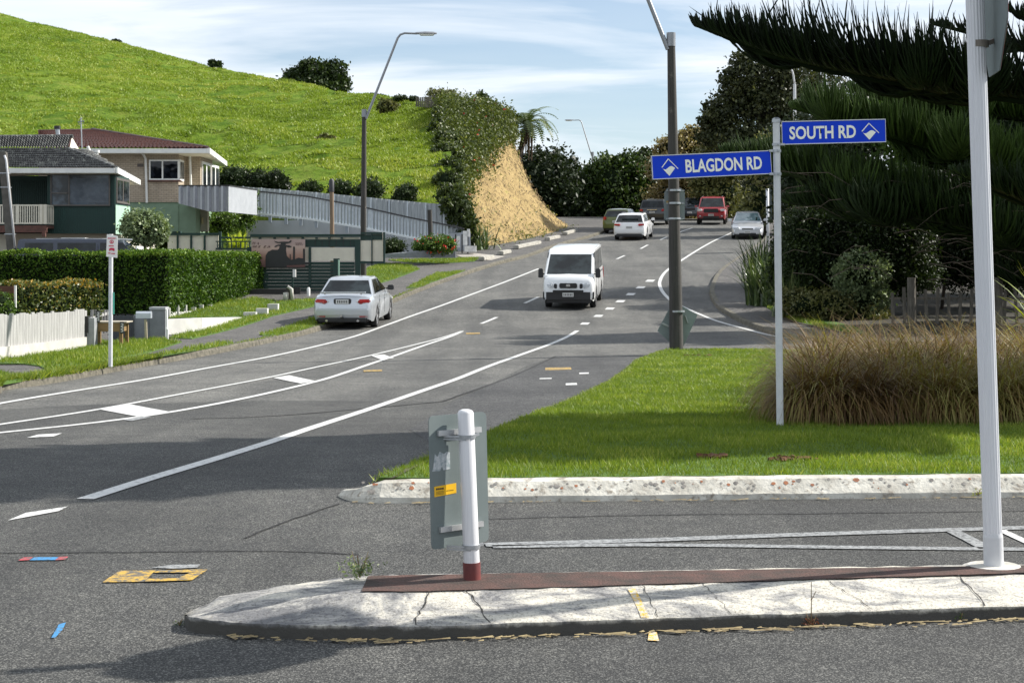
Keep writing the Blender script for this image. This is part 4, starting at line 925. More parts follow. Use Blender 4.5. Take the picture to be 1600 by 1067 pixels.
# flax and other sword-leaved plants
FLAX = leafmat('flax_leaf', (.025, .045, .018), (.10, .15, .05), .15, .35, .5, c2=(.26, .30, .14))
def sword(name, label, cat, c, n_, L0, L1, w, mat, spread=1.0, group=None, arch=.8, base_r=.25):
    V_, Fs, tn = [], [], []
    for _ in range(n_):
        a = random.uniform(0, 2*pi); el = random.uniform(.15, 1)*spread; L = random.uniform(L0, L1); b = Vector((c[0]+random.gauss(0, base_r), c[1]+random.gauss(0, base_r), c[2])); h = Vector((cos(a), sin(a), 0)); s = Vector((-sin(a), cos(a), 0)); n0 = len(V_); tt = random.random()
        ww = w*random.uniform(.7, 1.2); p = b.copy(); ang = pi/2-el*.45; k = 6; bend = el*arch*random.uniform(.5, 1.3)/k
        for i in range(k+1):
            wi = ww*(1-(i/k)**2.2)*.5+.002; V_ += [p-s*wi, p+s*wi]; tn += [tt, min(1, tt+.12)]; p = p+(h*cos(ang)+Vector((0, 0, sin(ang))))*L/k; ang -= bend*1.6
        for i in range(k): Fs.append([n0+2*i, n0+2*i+1, n0+2*i+3, n0+2*i+2])
    t = thing(name, label, cat, c, group=group); npmesh('leaf_fan', np.array([list(v) for v in V_]), Fs, mat, t, tint=tn)
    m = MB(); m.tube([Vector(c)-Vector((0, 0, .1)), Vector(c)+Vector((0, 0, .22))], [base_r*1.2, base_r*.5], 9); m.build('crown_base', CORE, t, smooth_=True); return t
for i, (px, D, n_, L, lab) in enumerate(((1192, 60.5, 210, 2.3, 'large flax clump at the kerb left of the street name post, beside the silver car'), (1198, 54.5, 260, 2.0, 'dark flax clump on the shaded path edge behind the street name post'), (1236, 50.5, 160, 1.7, 'smaller flax clump right of the street name post at the path edge'))):
    sword('flax_plant', lab, 'flax', ground_at(px, D, .1), n_, L*.6, L, .07, FLAX, group='flax clumps by the path')
sword('flax_plant', 'single flax with broad yellow-green leaves entering at the right edge above the tussocks', 'flax', ground_at(1640, 40, .1), 70, 1.2, 2.3, .09, leafmat('flax_yellow', (.05, .08, .02), (.20, .25, .04), .2, c2=(.62, .62, .10)), spread=1.5, group='flax clumps by the path')
sword('flax_plant', 'flax clump at the left foot of the bank', 'flax', W(735, 395, 82.5), 200, .9, 1.9, .08, FLAX, spread=1.3, group='flax clumps by the path', base_r=.5)
# spiky yellow-green shrub behind the fence rail
YFL = leafmat('yellow_sword', (.20, .26, .02), (.60, .66, .06), .3)
sword('yucca', 'bright yellow-green spiky plant behind the dark green fence rail', 'plant', W(374, 392, 61.6), 140, .5, .85, .05, YFL, spread=1.5, base_r=.12)

# tree fern behind the bank
t = thing('tree_fern', 'tree fern with drooping fronds on a slim trunk behind the bank', 'tree fern', W(806, 330, 117)); c = W(823, 196, 117); m = MB(); m.tube([W(806, 330, 117), W(808, 260, 117), c], [.28, .22, .18], 10); m.build('trunk', BARK, t, smooth_=True)
V_, tn = [], []
for i in range(34):
    a = i*2.4; L = random.uniform(2.3, 3.1); el = random.uniform(.25, 1.35); h = Vector((cos(a), sin(a)*1.0, 0)); s = Vector((-sin(a), cos(a), 0)); p = c.copy(); ang = el; k = 16; tt = random.uniform(0, 1)
    for j in range(k):
        q = p+(h*cos(ang)+Vector((0, 0, sin(ang))))*L/k; w = .42*sin(pi*min(.97, (j+.7)/k))**.7
        for sd_ in (-1, 1):
            e = q+s*sd_*w-Vector((0, 0, .12*w))+h*.08; V_ += [p, q, e, e.lerp(p, .35)]; tn += [tt]*4
        p = q; ang -= .125
npmesh('frond', np.array([list(v) for v in V_]), np.arange(len(V_)).reshape(-1, 4), leafmat('fern', (.03, .05, .02), (.13, .17, .06), .3, c2=(.24, .28, .10)), t, tint=tn)
m = MB()
for i in range(16): a = i*1.7; e = c+Vector((cos(a)*.35, sin(a)*.35, -random.uniform(1.2, 2.6))); m.tube([c, c+Vector((cos(a)*.4, sin(a)*.4, -.5)), e], [.04, .06, .03], 5)
m.build('dead_frond', M('dead_frond', (.10, .07, .04), (.05, .035, .02), .95), t)

# weedy clumps scattered on the bank and along its foot
ub = np.concatenate([RNG.uniform(0, .07, 60), RNG.uniform(.08, .5, 22), RNG.uniform(.0, .30, 60)]); vb = np.concatenate([RNG.uniform(.15, 1, 60), RNG.uniform(.3, .95, 22), RNG.uniform(.08, .34, 60)]); pb = bank_pt(ub, vb)
P = np.repeat(pb, 22, 0)+RNG.normal(0, .20, (len(pb)*22, 3))*[1.3, .6, .7]; V_, Fq = leafcloud(P, .08, .24, .8, .35)
tag(npmesh('bank_weeds', V_, Fq, leafmat('bank_weed', (.05, .06, .02), (.17, .20, .05), .2, c2=(.34, .30, .12)), tint=np.repeat(RNG.random(len(P)), 4)), kind='stuff', label='low green and straw weeds scattered over the foot and left side of the bank', cat='weeds')
# leafy scrub over the top of the bank
N = 5200; u = RNG.uniform(.0, 1.0, N); v = RNG.uniform(0, .98, N)
lim = np.interp(v, [0, .12, .25, .45, .7, 1], [0.02, .04, .40, .56, .68, .76])+RNG.normal(0, .03, N); k = u > lim; cpt = bank_pt(u[k], v[k]); hgt = np.where(u[k] > .85, .75, .5)
nrm = np.array([.35, -.75, .55]); cpt = cpt+nrm*RNG.uniform(0, 1.1, len(cpt))[:, None]*hgt[:, None]; cl_ = 17
P = np.repeat(cpt, cl_, 0)+RNG.normal(0, .27, (len(cpt)*cl_, 3)); tn = np.repeat(RNG.uniform(0, .65, len(cpt)), cl_)+RNG.uniform(0, .35, len(P)); V_, Fq = leafcloud(P, .10, .26)
t = thing('bank_shrubbery', 'dense leafy scrub with a few red flowers growing over the top of the dry bank', 'scrub', W(745, 300, 95))
q_i = []; off_ = np.array([.35, -.75, .55])*.14; Bc = B_+off_
for i in range(0, 108):
    for j in range(0, nv-2):
        if i/108 > np.interp(j/(nv-1), [0, .12, .25, .45, .7, 1], [0.04, .07, .44, .60, .72, .80]): q_i.append([i*nv+j, (i+1)*nv+j, (i+1)*nv+j+1, i*nv+j+1])
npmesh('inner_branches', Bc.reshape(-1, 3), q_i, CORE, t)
npmesh('foliage', V_, Fq, leafmat('scrub', (.025, .040, .010), (.11, .14, .03), .2, c2=(.28, .28, .09)), t, tint=np.repeat(tn, 4))
P = cpt[RNG.choice(len(cpt), 40)]+nrm*.45; V_, Fq = leafcloud(P, .12, .22, asp=.9); tag(npmesh('red_flower', V_, Fq, M('flower_red', (.65, .05, .02), (.5, .02, .02), .6), t), kind='stuff')
bl_ = []
for px_, py_, w_, h_ in ((684, 180, 24, 34), (682, 205, 34, 38), (692, 225, 40, 38), (690, 245, 44, 40), (696, 265, 40, 40), (692, 285, 40, 38), (698, 305, 40, 36), (704, 322, 44, 36), (716, 345, 40, 36), (722, 368, 30, 30), (700, 340, 30, 30)):
    bl_.append(blob(px_+7, py_, 81.6+29*min(1, max(0, (312-py_)/150)), w_, h_))
plant('boundary_scrub', 'strip of dark scrub climbing the hill boundary left of the bank, shading the pasture', 'scrub', W(700, 330, 86), bl_, 17000, .2, leafmat('scrub2', (.012, .022, .006), (.06, .085, .02), .2, c2=(.15, .18, .05)), core=.75)
plant('shrub', 'dark pointed shrub on the skyline above the bank scrub', 'shrub', W(765, 190, 116), [blob(752, 168, 115, 28, 50), blob(768, 180, 115, 40, 40), blob(784, 205, 115, 34, 50), blob(795, 225, 115, 22, 60)], 4200, .22, 'dark', group='shrubs on the bank skyline', core=.7)
plant('shrub', 'rounded brown-green shrub at the top end of the hill fence', 'shrub', W(690, 175, 113), [blob(688, 155, 113, 44, 28), blob(708, 163, 112, 34, 28)], 2600, .2, 'olive', group='shrubs on the bank skyline', core=.7)
plant('shrub', 'pale dry shrub on the skyline nearest the tree fern', 'shrub', W(792, 215, 117), [blob(789, 200, 117, 18, 44), blob(780, 190, 117, 26, 26)], 1500, .18, 'tan', group='shrubs on the bank skyline', core=.6)
# evergreen tree and small bushes on the hill
def hp(px, py_, back=0): D = float(ridgeD(px))+back; return W(px, py_, D), D
Dt = float(ridgeD(495))+4
plant('tree', 'lone dark evergreen tree standing on the ridge of the green hill', 'tree', W(495, 150, Dt), [blob(a, b, Dt, w, h) for a, b, w, h in ((495, 122, 60, 46), (465, 122, 42, 34), (485, 108, 40, 30), (520, 118, 40, 44), (530, 132, 34, 30), (500, 138, 80, 30), (454, 128, 24, 22))], 14000, .30, 'dark', trunk=(.3, 3), core=.72)
for px, py_, w, h, mt_, lab in ((182, 66, 14, 10, 'dark', 'tiny dark bush on the hill skyline at upper left'), (337, 100, 22, 12, 'dark', 'small dark bush on the hill skyline left of the lone tree'), (512, 218, 34, 14, 'olive', 'low dark tussock mound halfway down the green hill'), (606, 166, 32, 26, 'olive', 'small scrubby bush high on the hill right of the street lamp'), (590, 151, 26, 8, 'dark', 'row of low bush on the skyline just right of the lamp arm'), (632, 155, 44, 10, 'dark', 'low ragged bush on the skyline beside the hill fence')):
    D = float(ridgeD(px))
    if py_ in (218, 166):   # on the face: find the depth where the hill surface is seen
        tt = np.linspace(0, 1, 400); X_, Y_, Z_ = hill_pt(np.full(400, float(px)), tt); yy = HY-(Z_-CZ)*F/Y_; D = float(Y_[np.argmin(abs(yy-py_-h*.4))])
    plant('bush', lab, 'bush', W(px, py_+h/2, D), [blob(px-w*.2, py_, D, w*.6, h), blob(px+w*.2, py_+h*.1, D, w*.6, h*.8)], 1100, .2, mt_, group='bushes dotted over the hill', core=.7)
# post and paling fence climbing the hill crest
t = thing('hill_fence', 'small weathered paling fence at the top of the hill beside the scrub', 'fence', W(665, 165, 113)); m = MB()
for i in range(12): px = 651+i*3.2; p = W(px, 160, 113-i*.3); m.box(p, (.11, .04, .62+.02*i))
split(m, 'post', OLDW, t); m = MB()
for i in range(14):
    f = i/13; px = 688+f*4-2*sin(f*3); p = W(px-8+f*2, 172+f*130, 111-f*22); m.box(p, (.09, .09, 1.2))
split(m, 'post', OLDW, t)

# hedges and garden plants on the left
def hedge(name, label, cat, corners, z0, z1, thick, n_, size, mat, group=None):
    """corners: polyline of world xy along the face; the hedge lies behind it (to the left of travel)"""
    t = thing(name, label, cat, (corners[0][0], corners[0][1], z0)); m = MB(); pts = []
    for (a, b) in zip(corners[:-1], corners[1:]):
        A = Vector((a[0], a[1], 0)); Bv = Vector((b[0], b[1], 0)); L = (Bv-A).length; d = (Bv-A)/L; nrm = Vector((-d.y, d.x, 0)); area = L*(z1-z0)+L*thick
        za, zb = (a[2] if len(a) > 2 else z0), (b[2] if len(b) > 2 else z0)
        k = 12; cs = [A+d*.06+nrm*.10, Bv-d*.06+nrm*.10, Bv-d*.06+nrm*(thick-.05), A+d*.06+nrm*(thick-.05)]
        m.v += [(c.x, c.y, za if i in (0, 3) else zb) for i, c in enumerate(cs)]+[(c.x, c.y, z1-.10) for c in cs]; q = len(m.v)-8
        for f in ((0, 1, 5, 4), (1, 2, 6, 5), (2, 3, 7, 6), (3, 0, 4, 7), (4, 5, 6, 7)): m.f.append([q+i for i in f])
        N = int(n_*area); u = RNG.random(N); face = RNG.random(N); s = L*(z1-z0)/area*.92
        x = np.zeros((N, 3)); on = face < s; top = (face >= s) & (face < .97); end = face >= .97
        zl = za+(zb-za)*u; hh = np.where(on | end, RNG.random(N), 1.0); w_ = np.where(on, 0, RNG.random(N)*thick)
        uu = np.where(end, 1.0, u); lump = (vnoise(u*L*1.0+50, hh*3+7, .6, 5)-.5)*.16
        P = np.array(A)[None]+np.array(d)[None]*(uu*L)[:, None]+np.array(nrm)[None]*(w_-lump+RNG.normal(0, .035, N))[:, None]; P[:, 2] = zl+(z1-zl)*hh+np.where(top, lump+RNG.normal(0, .03, N), RNG.normal(0, .02, N))
        pts.append(P)
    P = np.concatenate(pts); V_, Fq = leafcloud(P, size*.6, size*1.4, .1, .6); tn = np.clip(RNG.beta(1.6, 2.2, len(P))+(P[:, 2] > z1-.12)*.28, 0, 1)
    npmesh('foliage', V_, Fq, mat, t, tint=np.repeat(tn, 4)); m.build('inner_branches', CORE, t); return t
c0 = G(262, 489, .35); cx = W(262, 489, 50)
A0 = W(-80, 480, 49.2); A1 = W(263, 489, 50); A2 = W(415, 471, 60.5)
hedge('hedge', 'big clipped dark green hedge running back along the driveway, in front of the green house', 'hedge', [(A0.x, A0.y, 0), (A1.x, A1.y, -.05), (A2.x, A2.y, .02)], -.05, 1.80, 1.6, 620, .085, LM['hedge'])
B0 = W(-60, 510, 39.5); B1 = W(20, 500, 41.0); B2 = W(28, 500, 41.2); B3 = W(163, 492, 43.6)
hedge('hedge', 'low clipped bronze-tipped hedge behind the white picket fence', 'hedge', [(B2.x, B2.y, .0), (B3.x, B3.y, .0)], 0, .99, .8, 700, .075, leafmat('leaf_bronze_tip', (.03, .06, .012), (.13, .15, .03), .2, .4, .4, c2=(.42, .24, .03)))
plant('shrub', 'small green shrub at the left edge behind the white picket fence', 'shrub', W(5, 510, 40.5), [blob(-5, 480, 40.5, 50, 50), blob(8, 490, 40.4, 26, 40)], 2200, .08, 'mid', core=.8)
plant('shrub', 'round pale green shrub beside the pale end of the dark green house', 'shrub', W(228, 385, 58), [blob(226, 356, 58, 68, 52), blob(210, 352, 58, 36, 36), blob(246, 360, 57.8, 32, 36)], 7500, .11, 'grey', trunk=(.06, 1), core=.82)
bl0 = None
for i, (px, py_, w, h) in enumerate(((485, 294, 34, 20), (533, 295, 34, 24), (578, 296, 42, 32), (634, 303, 32, 30))):
    lab = ['flattest clipped round bush above the grey fence, left of the wooden pole', 'clipped round bush above the grey fence right of the wooden pole', 'largest clipped round bush above the grey fence, behind the lamp pole', 'rightmost clipped round bush above the grey fence, near the bank scrub'][i]; D = 84.0
    plant('clipped_bush', lab, 'bush', W(px, py_+h*.6, D), [blob(px, py_, D, w, h), blob(px-3, py_+6, D, w*.95, h*.8)], 2600, .12, 'dark', group='clipped bushes in a row below the hill', core=.88, shell=.85)
for px, py_, w, h, mt_, lab in ((365, 278, 60, 34, 'dark', 'dark bush right of the brick house under the hill'), (400, 283, 50, 36, 'deep', 'dark bush left of the round clipped bush behind the balcony'), (432, 286, 40, 34, 'deep', 'rounded dark bush at the left end of the clipped row')):
    plant('shrub', lab, 'shrub', W(px, py_+h/2, 86), [blob(px, py_, 86, w, h), blob(px+6, py_+8, 86, w*.8, h*.8)], 3200, .14, mt_, group='bushes behind the balcony', core=.85)
plant('shrub', 'orange-tinted climber growing beside the end of the grey fence', 'shrub', W(390, 360, 79), [blob(392, 325, 79, 26, 36), blob(382, 345, 79, 30, 26), blob(398, 305, 79, 20, 16), blob(350, 350, 78.5, 60, 36)], 3600, .12, 'mid', core=.7)
plant('shrub', 'dark shrub between the cream fence end and the flower bush', 'shrub', W(614, 400, 73), [blob(614, 386, 73, 40, 24), blob(604, 390, 73, 24, 18)], 2600, .10, 'dark', core=.8)
fb = plant('shrub', 'green bush dotted with red flowers on the low grey planter wall', 'flowering shrub', W(678, 396, 73), [blob(678, 382, 73, 56, 26), blob(662, 386, 73, 36, 20), blob(698, 384, 73, 30, 26)], 4800, .10, 'mid', core=.82)
P, _ = blob_points([blob(680, 381, 72.8, 64, 28), blob(700, 380, 72.7, 24, 22)], 80, 2, .1, .95); V_, Fq = leafcloud(P, .06, .13, asp=.9); tag(npmesh('red_flower', V_, Fq, M('flower_red2', (.75, .05, .02), (.6, .03, .02), .6), fb), kind='stuff')
plant('shrub', 'small grey-leaved plant at the foot of the brick house balcony', 'plant', W(363, 385, 66), [blob(366, 378, 66, 24, 22)], 900, .10, 'mid', core=.6)
# pasture fallback between gardens and hill so that no path surface shows
sheet('grass_paddock', [(-60, 78), (-9, 78), (-5, 84), (-5, 100), (-60, 100)], .14, GRASSBASE)

# ---- the tussock mass on the corner
TUS = leafmat('tussock_blade', (.065, .030, .015), (.22, .14, .055), .3, .5, .3, c2=(.26, .24, .07))
V_, Fs, tn = [], [], []
cl = []
for i in range(92):
    x = random.uniform(2.85, 7.6); y = random.uniform(15.6, 22.5)
    if x < 2.85+.16*(y-15.6): continue
    cl.append((x, y))
for i in range(14): cl.append((2.78+i*.33+random.uniform(-.1, .1), 15.45+random.uniform(0, .35)+.02*i))
def tuss(x, y, n_, L0, L1, tb):
    z = zt(y)+.12; a = RNG.uniform(0, 2*pi, n_); L = RNG.uniform(L0, L1, n_); el = RNG.uniform(.25, 1.3, n_); k = 5; s = np.stack([-np.sin(a), np.cos(a), 0*a], 1); h = np.stack([np.cos(a), np.sin(a), 0*a], 1)
    p = np.stack([x+RNG.normal(0, .10, n_), y+RNG.normal(0, .10, n_), np.full(n_, z)], 1); ang = pi/2-el*.45; pts = []; w0 = RNG.uniform(.0035, .0065, n_)
    bend = .10+el*.60*RNG.uniform(.7, 1.7, n_)
    for i in range(k+1):
        w = (w0*(1-(i/k)**1.6)+.0008)[:, None]; pts += [p-s*w, p+s*w]; p = p+(h*np.cos(ang)[:, None]+np.array([[0, 0, 1]])*np.sin(ang)[:, None])*(L/k)[:, None]; p[:, 2] = np.maximum(p[:, 2], z+.02); ang = ang-bend
    A = np.stack(pts, 1); base = np.arange(n_)[:, None]*(2*k+2); F_ = np.concatenate([base+np.array([[2*i, 2*i+1, 2*i+3, 2*i+2]]) for i in range(k)])
    t = np.clip(tb+RNG.normal(0, .22, n_), 0, 1); return A.reshape(-1, 3), F_, np.clip((t[:, None]+np.repeat(np.linspace(-.15, .30, k+1), 2)[None]).ravel(), 0, 1)
off = 0
for (x, y) in cl:
    red = random.random(); hgt = 1.0 if y > 16 else .8
    tb = .36+.45*vnoise(np.array([x*1.0]), np.array([y]), 1.0, 31)[0] if red > .35 else .22
    A, F_, t = tuss(x, y, 800 if y < 18 else 500, .72*hgt, 1.38*hgt, tb); V_.append(A); Fs.append(F_+off); tn.append(t); off += len(A)
tag(npmesh('tussock_grass', np.concatenate(V_), np.concatenate(Fs), TUS, tint=np.concatenate(tn)), kind='stuff', label='waist-high mass of bronze and green tussock grass on the corner lawn', cat='tussock grass')
# weeds on the median and kerbs
def weed(label, c, n_, h, mat, tall=0):
    t = thing('weed', label, 'weed', c, group='weeds growing in the concrete'); P = np.array(list(c))+RNG.normal(0, 1, (n_, 3))*[h*.42, h*.3, h*.22]+[0, 0, h*.42]; V_, Fq = leafcloud(P, h*.10, h*.30, .4, .5); npmesh('foliage', V_, Fq, mat, t, tint=np.repeat(RNG.random(n_), 4))
    m = MB()
    for _ in range(7): a = random.uniform(0, 6.28); m.tube([c, Vector(c)+Vector((cos(a)*h*.4, sin(a)*h*.3, h*random.uniform(.6, 1.2)))], [.002, .0012], 4)
    if tall: m.tube([c, Vector(c)+Vector((0, 0, tall))], [.0028, .0015], 5); m.tube([Vector(c)+Vector((0, 0, tall*.6)), Vector(c)+Vector((.02, 0, tall*.8))], .0015, 4)
    m.build('stem', M('weed_stem', (.22, .20, .08), (.16, .07, .04)), t); return t
weed('leafy weed with pale flowers growing at the back of the median nose', W(562, 902, 7.55), 190, .10, LM['grey'])
weed('reddish weed with one tall stalk at the front kerb of the median', Vector((1.30, isl_y(1.3)[0]-.02, 0.0)), 110, .055, leafmat('weed_red', (.12, .03, .02), (.25, .10, .05), .2), tall=.20)
weed('tiny green weed in the kerb crack near the tall white post', Vector((1.98, isl_y(1.98)[0]-.01, 0.01)), 60, .035, LM['mid'])
weed('small green weed at the nose of the median', Vector((-1.45, 7.26, 0.0)), 80, .03, LM['mid'])
weed('small yellow-green weed on the island kerb beside the tall white post', W(1528, 776, 11.15), 70, .06, LM['yellow'])

# ---- the Norfolk pine whose limbs reach in from the right
PINE = leafmat('pine_rope', (.006, .012, .004), (.024, .046, .011), .08, .6, .2, c2=(.10, .16, .04))  # needle greens kept near black, with the limbs' shade in the colour
tr = Vector((9.6, 17.3, zt(17.3)+.1)); pine = thing('norfolk_pine', 'large Norfolk pine reaching dark upcurved branches in from the right edge', 'pine tree', tr)
m = MB(); m.tube([tr-Vector((0, 0, .2)), tr+Vector((0, 0, 5)), tr+Vector((0, 0, 11)), tr+Vector((0, 0, 15))], [.42, .34, .2, .04], 16); m.build('trunk', BARK, pine, smooth_=True)
def ropes(path, n_, rl, rr, side, upd=1.0, tb=.3, jit=.25, tipk=.25):
    """branchlets: upcurving ropes of needles rising from a limb"""
    Pn = np.array([list(p) for p in path]); seg = np.linalg.norm(np.diff(Pn, axis=0), axis=1); cum = np.concatenate([[0], np.cumsum(seg)]); L = cum[-1]
    s = RNG.random(n_)**.85*L; c = np.stack([np.interp(s, cum, Pn[:, i]) for i in range(3)], 1); dd = np.stack([np.interp(np.minimum(s+.2, L), cum, Pn[:, i])-np.interp(np.maximum(s-.2, 0), cum, Pn[:, i]) for i in range(3)], 1); dd /= np.linalg.norm(dd, axis=1)[:, None]+1e-9
    lat = np.cross(dd, [0, 0, 1.0]); lat /= np.linalg.norm(lat, axis=1)[:, None]+1e-9
    f = s/L; ramp_ = np.minimum(1, (1-f)*5+tipk*.6)*(1-.25*(f < .3)); ln = rl*RNG.uniform(.55, 1.15, n_)*ramp_; sg = RNG.uniform(-1, 1, n_)*side*ramp_
    p = c+lat*(sg*.25)[:, None]; k = 5; d = dd*RNG.uniform(.2, .75, n_)[:, None]+lat*(sg*1.0)[:, None]+np.array([[0, 0, .05]]); d /= np.linalg.norm(d, axis=1)[:, None]
    rad = rr*RNG.uniform(.7, 1.2, n_); pts = []; a1 = RNG.normal(0, jit, (n_, 3))
    for i in range(k+1):
        x = np.cross(d, [0.3, 1, .1]); x /= np.linalg.norm(x, axis=1)[:, None]+1e-9; y = np.cross(d, x); r_ = (rad*(1.0 if i < k-1 else (.75 if i == k-1 else .12)))[:, None]
        for q in range(3): an = 2*pi*q/3; pts.append(p+(x*cos(an)+y*sin(an))*r_)
        p = p+d*(ln/k)[:, None]; up_ = np.array([[0, 0, 1.0]])+a1*.5; d = d+up_*(.48*upd)+a1*.12; d /= np.linalg.norm(d, axis=1)[:, None]
    A = np.stack(pts, 1); base = np.arange(n_)[:, None]*(3*(k+1)); Fl = []
    for i in range(k):
        for q in range(3): Fl.append(base+np.array([[3*i+q, 3*i+(q+1) % 3, 3*i+3+(q+1) % 3, 3*i+3+q]]))
    t = np.clip(tb+RNG.normal(0, .15, n_), 0, 1); return A.reshape(-1, 3), np.concatenate(Fl), np.repeat(t, 3*(k+1))
def pbranch(path, n_, rl, rr=.017, side=.55, tb=.3, fronds=0, fl=1.4, core=.10, wild=0):
    path = smooth(path, .25); V_, Fs, tn, off = [], [], [], 0
    def add(r):
        nonlocal off
        V_.append(r[0]); Fs.append(r[1]+off); tn.append(r[2]); off += len(r[0])
    add(ropes(path, n_, rl, rr, side, tb=tb))
    if wild: add(ropes(path, wild, rl*1.45, rr*.8, .3, tb=tb, jit=.9, upd=.8))
    for i in range(fronds):   # side shoots
        k = int(random.uniform(.05, .9)*(len(path)-2)); p = path[k]; d = (path[k+1]-path[k]).normalized(); lat = d.cross(Vector((0, 0, 1))).normalized()*random.choice((-1, 1)); L = fl*random.uniform(.5, 1.1)*(1-.5*k/len(path))
        e = p+(d*random.uniform(.3, .9)+lat*random.uniform(.5, 1)+Vector((0, 0, -.05))).normalized()*L; q = [p, p.lerp(e, .5)+Vector((0, 0, -.12*L)), e, e+(e-p).normalized()*.12*L+Vector((0, 0, .1*L))]
        add(ropes(smooth(q, .2), int(n_*.09)+20, rl*.75, rr, side*.6, tb=tb+random.uniform(-.1, .15)))
    b = npmesh('branch', np.concatenate(V_), np.concatenate(Fs), PINE, pine, tint=np.concatenate(tn))
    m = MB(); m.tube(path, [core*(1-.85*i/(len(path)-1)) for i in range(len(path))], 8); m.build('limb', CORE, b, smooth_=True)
def lim(*q): return [W(*a) for a in q]
# the long dark limb across the upper right
pbranch([tr+Vector((0, 0, 3.0))]+lim((1900, 182, 16.7), (1700, 168, 16.2), (1600, 156, 15.9), (1450, 136, 15.6), (1310, 112, 15.4), (1210, 88, 15.2), (1150, 64, 15.1), (1090, 41, 15.0)), 1400, .92, .012, .5, .12, fronds=26, fl=.9, wild=45)
pbranch([tr+Vector((0, 0, 4.2))]+lim((1850, 108, 17.5), (1650, 88, 17.6), (1560, 66, 17.8), (1508, 50, 18), (1458, 38, 18.1)), 500, .5, .012, .4, .15, fronds=8, fl=.7)
pbranch([tr+Vector((0, 0, 2.1))]+lim((1750, 350, 17), (1640, 330, 16.9), (1560, 300, 16.8), (1490, 268, 16.8)), 1000, .65, .013, .6, .5, fronds=10, fl=1.0)
pbranch([tr+Vector((0, 0, 4.6))]+lim((1760, 60, 15.5), (1680, 50, 15.2), (1600, 30, 15), (1572, 8, 14.9)), 500, .5, .012, .4, .2, fronds=8, fl=.7)
# whorls above the picture: they throw the long shadows over the lawn and road
for z, n_, L in ((5.4, 4, 2.0), (6.4, 5, 2.9), (7.3, 5, 2.8), (8.3, 5, 2.7), (9.4, 5, 2.4), (10.6, 5, 2.1), (11.9, 5, 1.7), (13.1, 4, 1.2)):
    for i in range(n_):
        a = i*2*pi/n_+random.uniform(-.3, .3)+z; h = Vector((cos(a), sin(a)*.75, 0)); o = tr+Vector((0, 0, z)); pbranch([o, o+h*L*.4+Vector((0, 0, -.15)), o+h*L*.8+Vector((0, 0, -.1)), o+h*L+Vector((0, 0, .3))], 420, .7, .045, 1.0, .3, fronds=9, fl=1.1)
# a second pine beyond the side road, sun and shade put into the tints of its limbs
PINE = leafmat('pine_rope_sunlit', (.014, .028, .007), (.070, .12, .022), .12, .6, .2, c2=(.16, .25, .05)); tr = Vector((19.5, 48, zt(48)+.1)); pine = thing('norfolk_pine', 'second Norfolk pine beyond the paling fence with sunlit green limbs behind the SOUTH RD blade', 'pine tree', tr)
m = MB(); m.tube([tr-Vector((0, 0, .2)), tr+Vector((0, 0, 7)), tr+Vector((0, 0, 14))], [.5, .4, .2], 14); m.build('trunk', BARK, pine, smooth_=True)
pbranch([tr+Vector((0, 0, 6.6))]+lim((1750, 300, 47), (1620, 270, 46), (1480, 240, 45.5), (1380, 212, 45), (1300, 186, 45), (1241, 170, 45)), 2100, 1.7, .034, .8, .42, fronds=18, fl=3.0)
pbranch([tr+Vector((0, 0, 5.4))]+lim((1700, 370, 47), (1600, 345, 46.5), (1450, 322, 46), (1320, 296, 46), (1220, 268, 46), (1132, 238, 46)), 2100, 1.8, .034, .9, .30, fronds=18, fl=3.0)
pbranch([tr+Vector((0, 0, 4.2))]+lim((1700, 410, 46), (1620, 385, 45), (1480, 350, 45), (1330, 330, 45), (1225, 316, 45)), 1600, 1.7, .036, .9, .05, fronds=16, fl=3.0)
pbranch([tr+Vector((0, 0, 8.6))]+lim((1740, 200, 47), (1620, 190, 47), (1500, 176, 47), (1400, 160, 47), (1330, 140, 47)), 1500, 1.5, .034, .8, .45, fronds=12, fl=2.6)
m = MB()
for _ in range(60):   # bare grey twigs showing inside the shade of the second pine
    px_, py_ = random.uniform(1230, 1640), random.uniform(270, 440); a = W(px_, py_, random.uniform(43.5, 45.5)); l_ = random.uniform(.5, 1.8); s_ = random.choice((-1, 1, 1)); e = a+Vector((s_*l_, random.uniform(-.2, .2), random.uniform(-.5, .3)*l_)); m.tube([a, a.lerp(e, .5)+Vector((0, 0, .15*l_)), e], [.011, .008, .004], 4, cap=False)
tag(m.build('dead_twigs', M('dead_twig', (.13, .10, .075), (.07, .055, .04), .9), pine), kind='stuff')
# ============================================================ HOUSES AND FENCES ON THE LEFT
BOARD_G = M('green_boards', (.012, .050, .040), (.009, .036, .030), .6, 3, vscale=(9, 9, .3)); PALEG = M('pale_green_wall', (.20, .29, .20), (.17, .25, .17), .8, 3)
LGREEN = M('light_green_trim', (.38, .58, .44), (.34, .52, .40), .6, 3); CREAM = M('cream_paint', (.70, .66, .54), (.62, .58, .48), .7, 3, dirt=((.42, .38, .30), 3, .66))
FASC = M('fascia_white', (.78, .78, .74), (.68, .68, .66), .55, 3); DKGREEN = M('fence_dark_green', (.010, .042, .032), (.008, .030, .024), .6, 4, vscale=(1, 1, 6))
TILE_D = M('roof_tile_charcoal', (.060, .060, .058), (.028, .028, .028), .6, 9, dirt=((.30, .31, .28), 6, .52)); TILE_B = M('roof_tile_brown', (.20, .085, .06), (.11, .045, .035), .6, 5, dirt=((.30, .22, .17), 6, .68))
WINF = M('window_frame_brown', (.11, .10, .09), (.08, .07, .065), .5); WG = glass('window_glass', (.02, .025, .028), .08)
CURT = M('curtain', (.14, .17, .21), (.07, .09, .12), .9, 1, vscale=(40, 40, .1)); WOODR = M('deck_timber', (.14, .06, .045), (.08, .04, .03), .8)
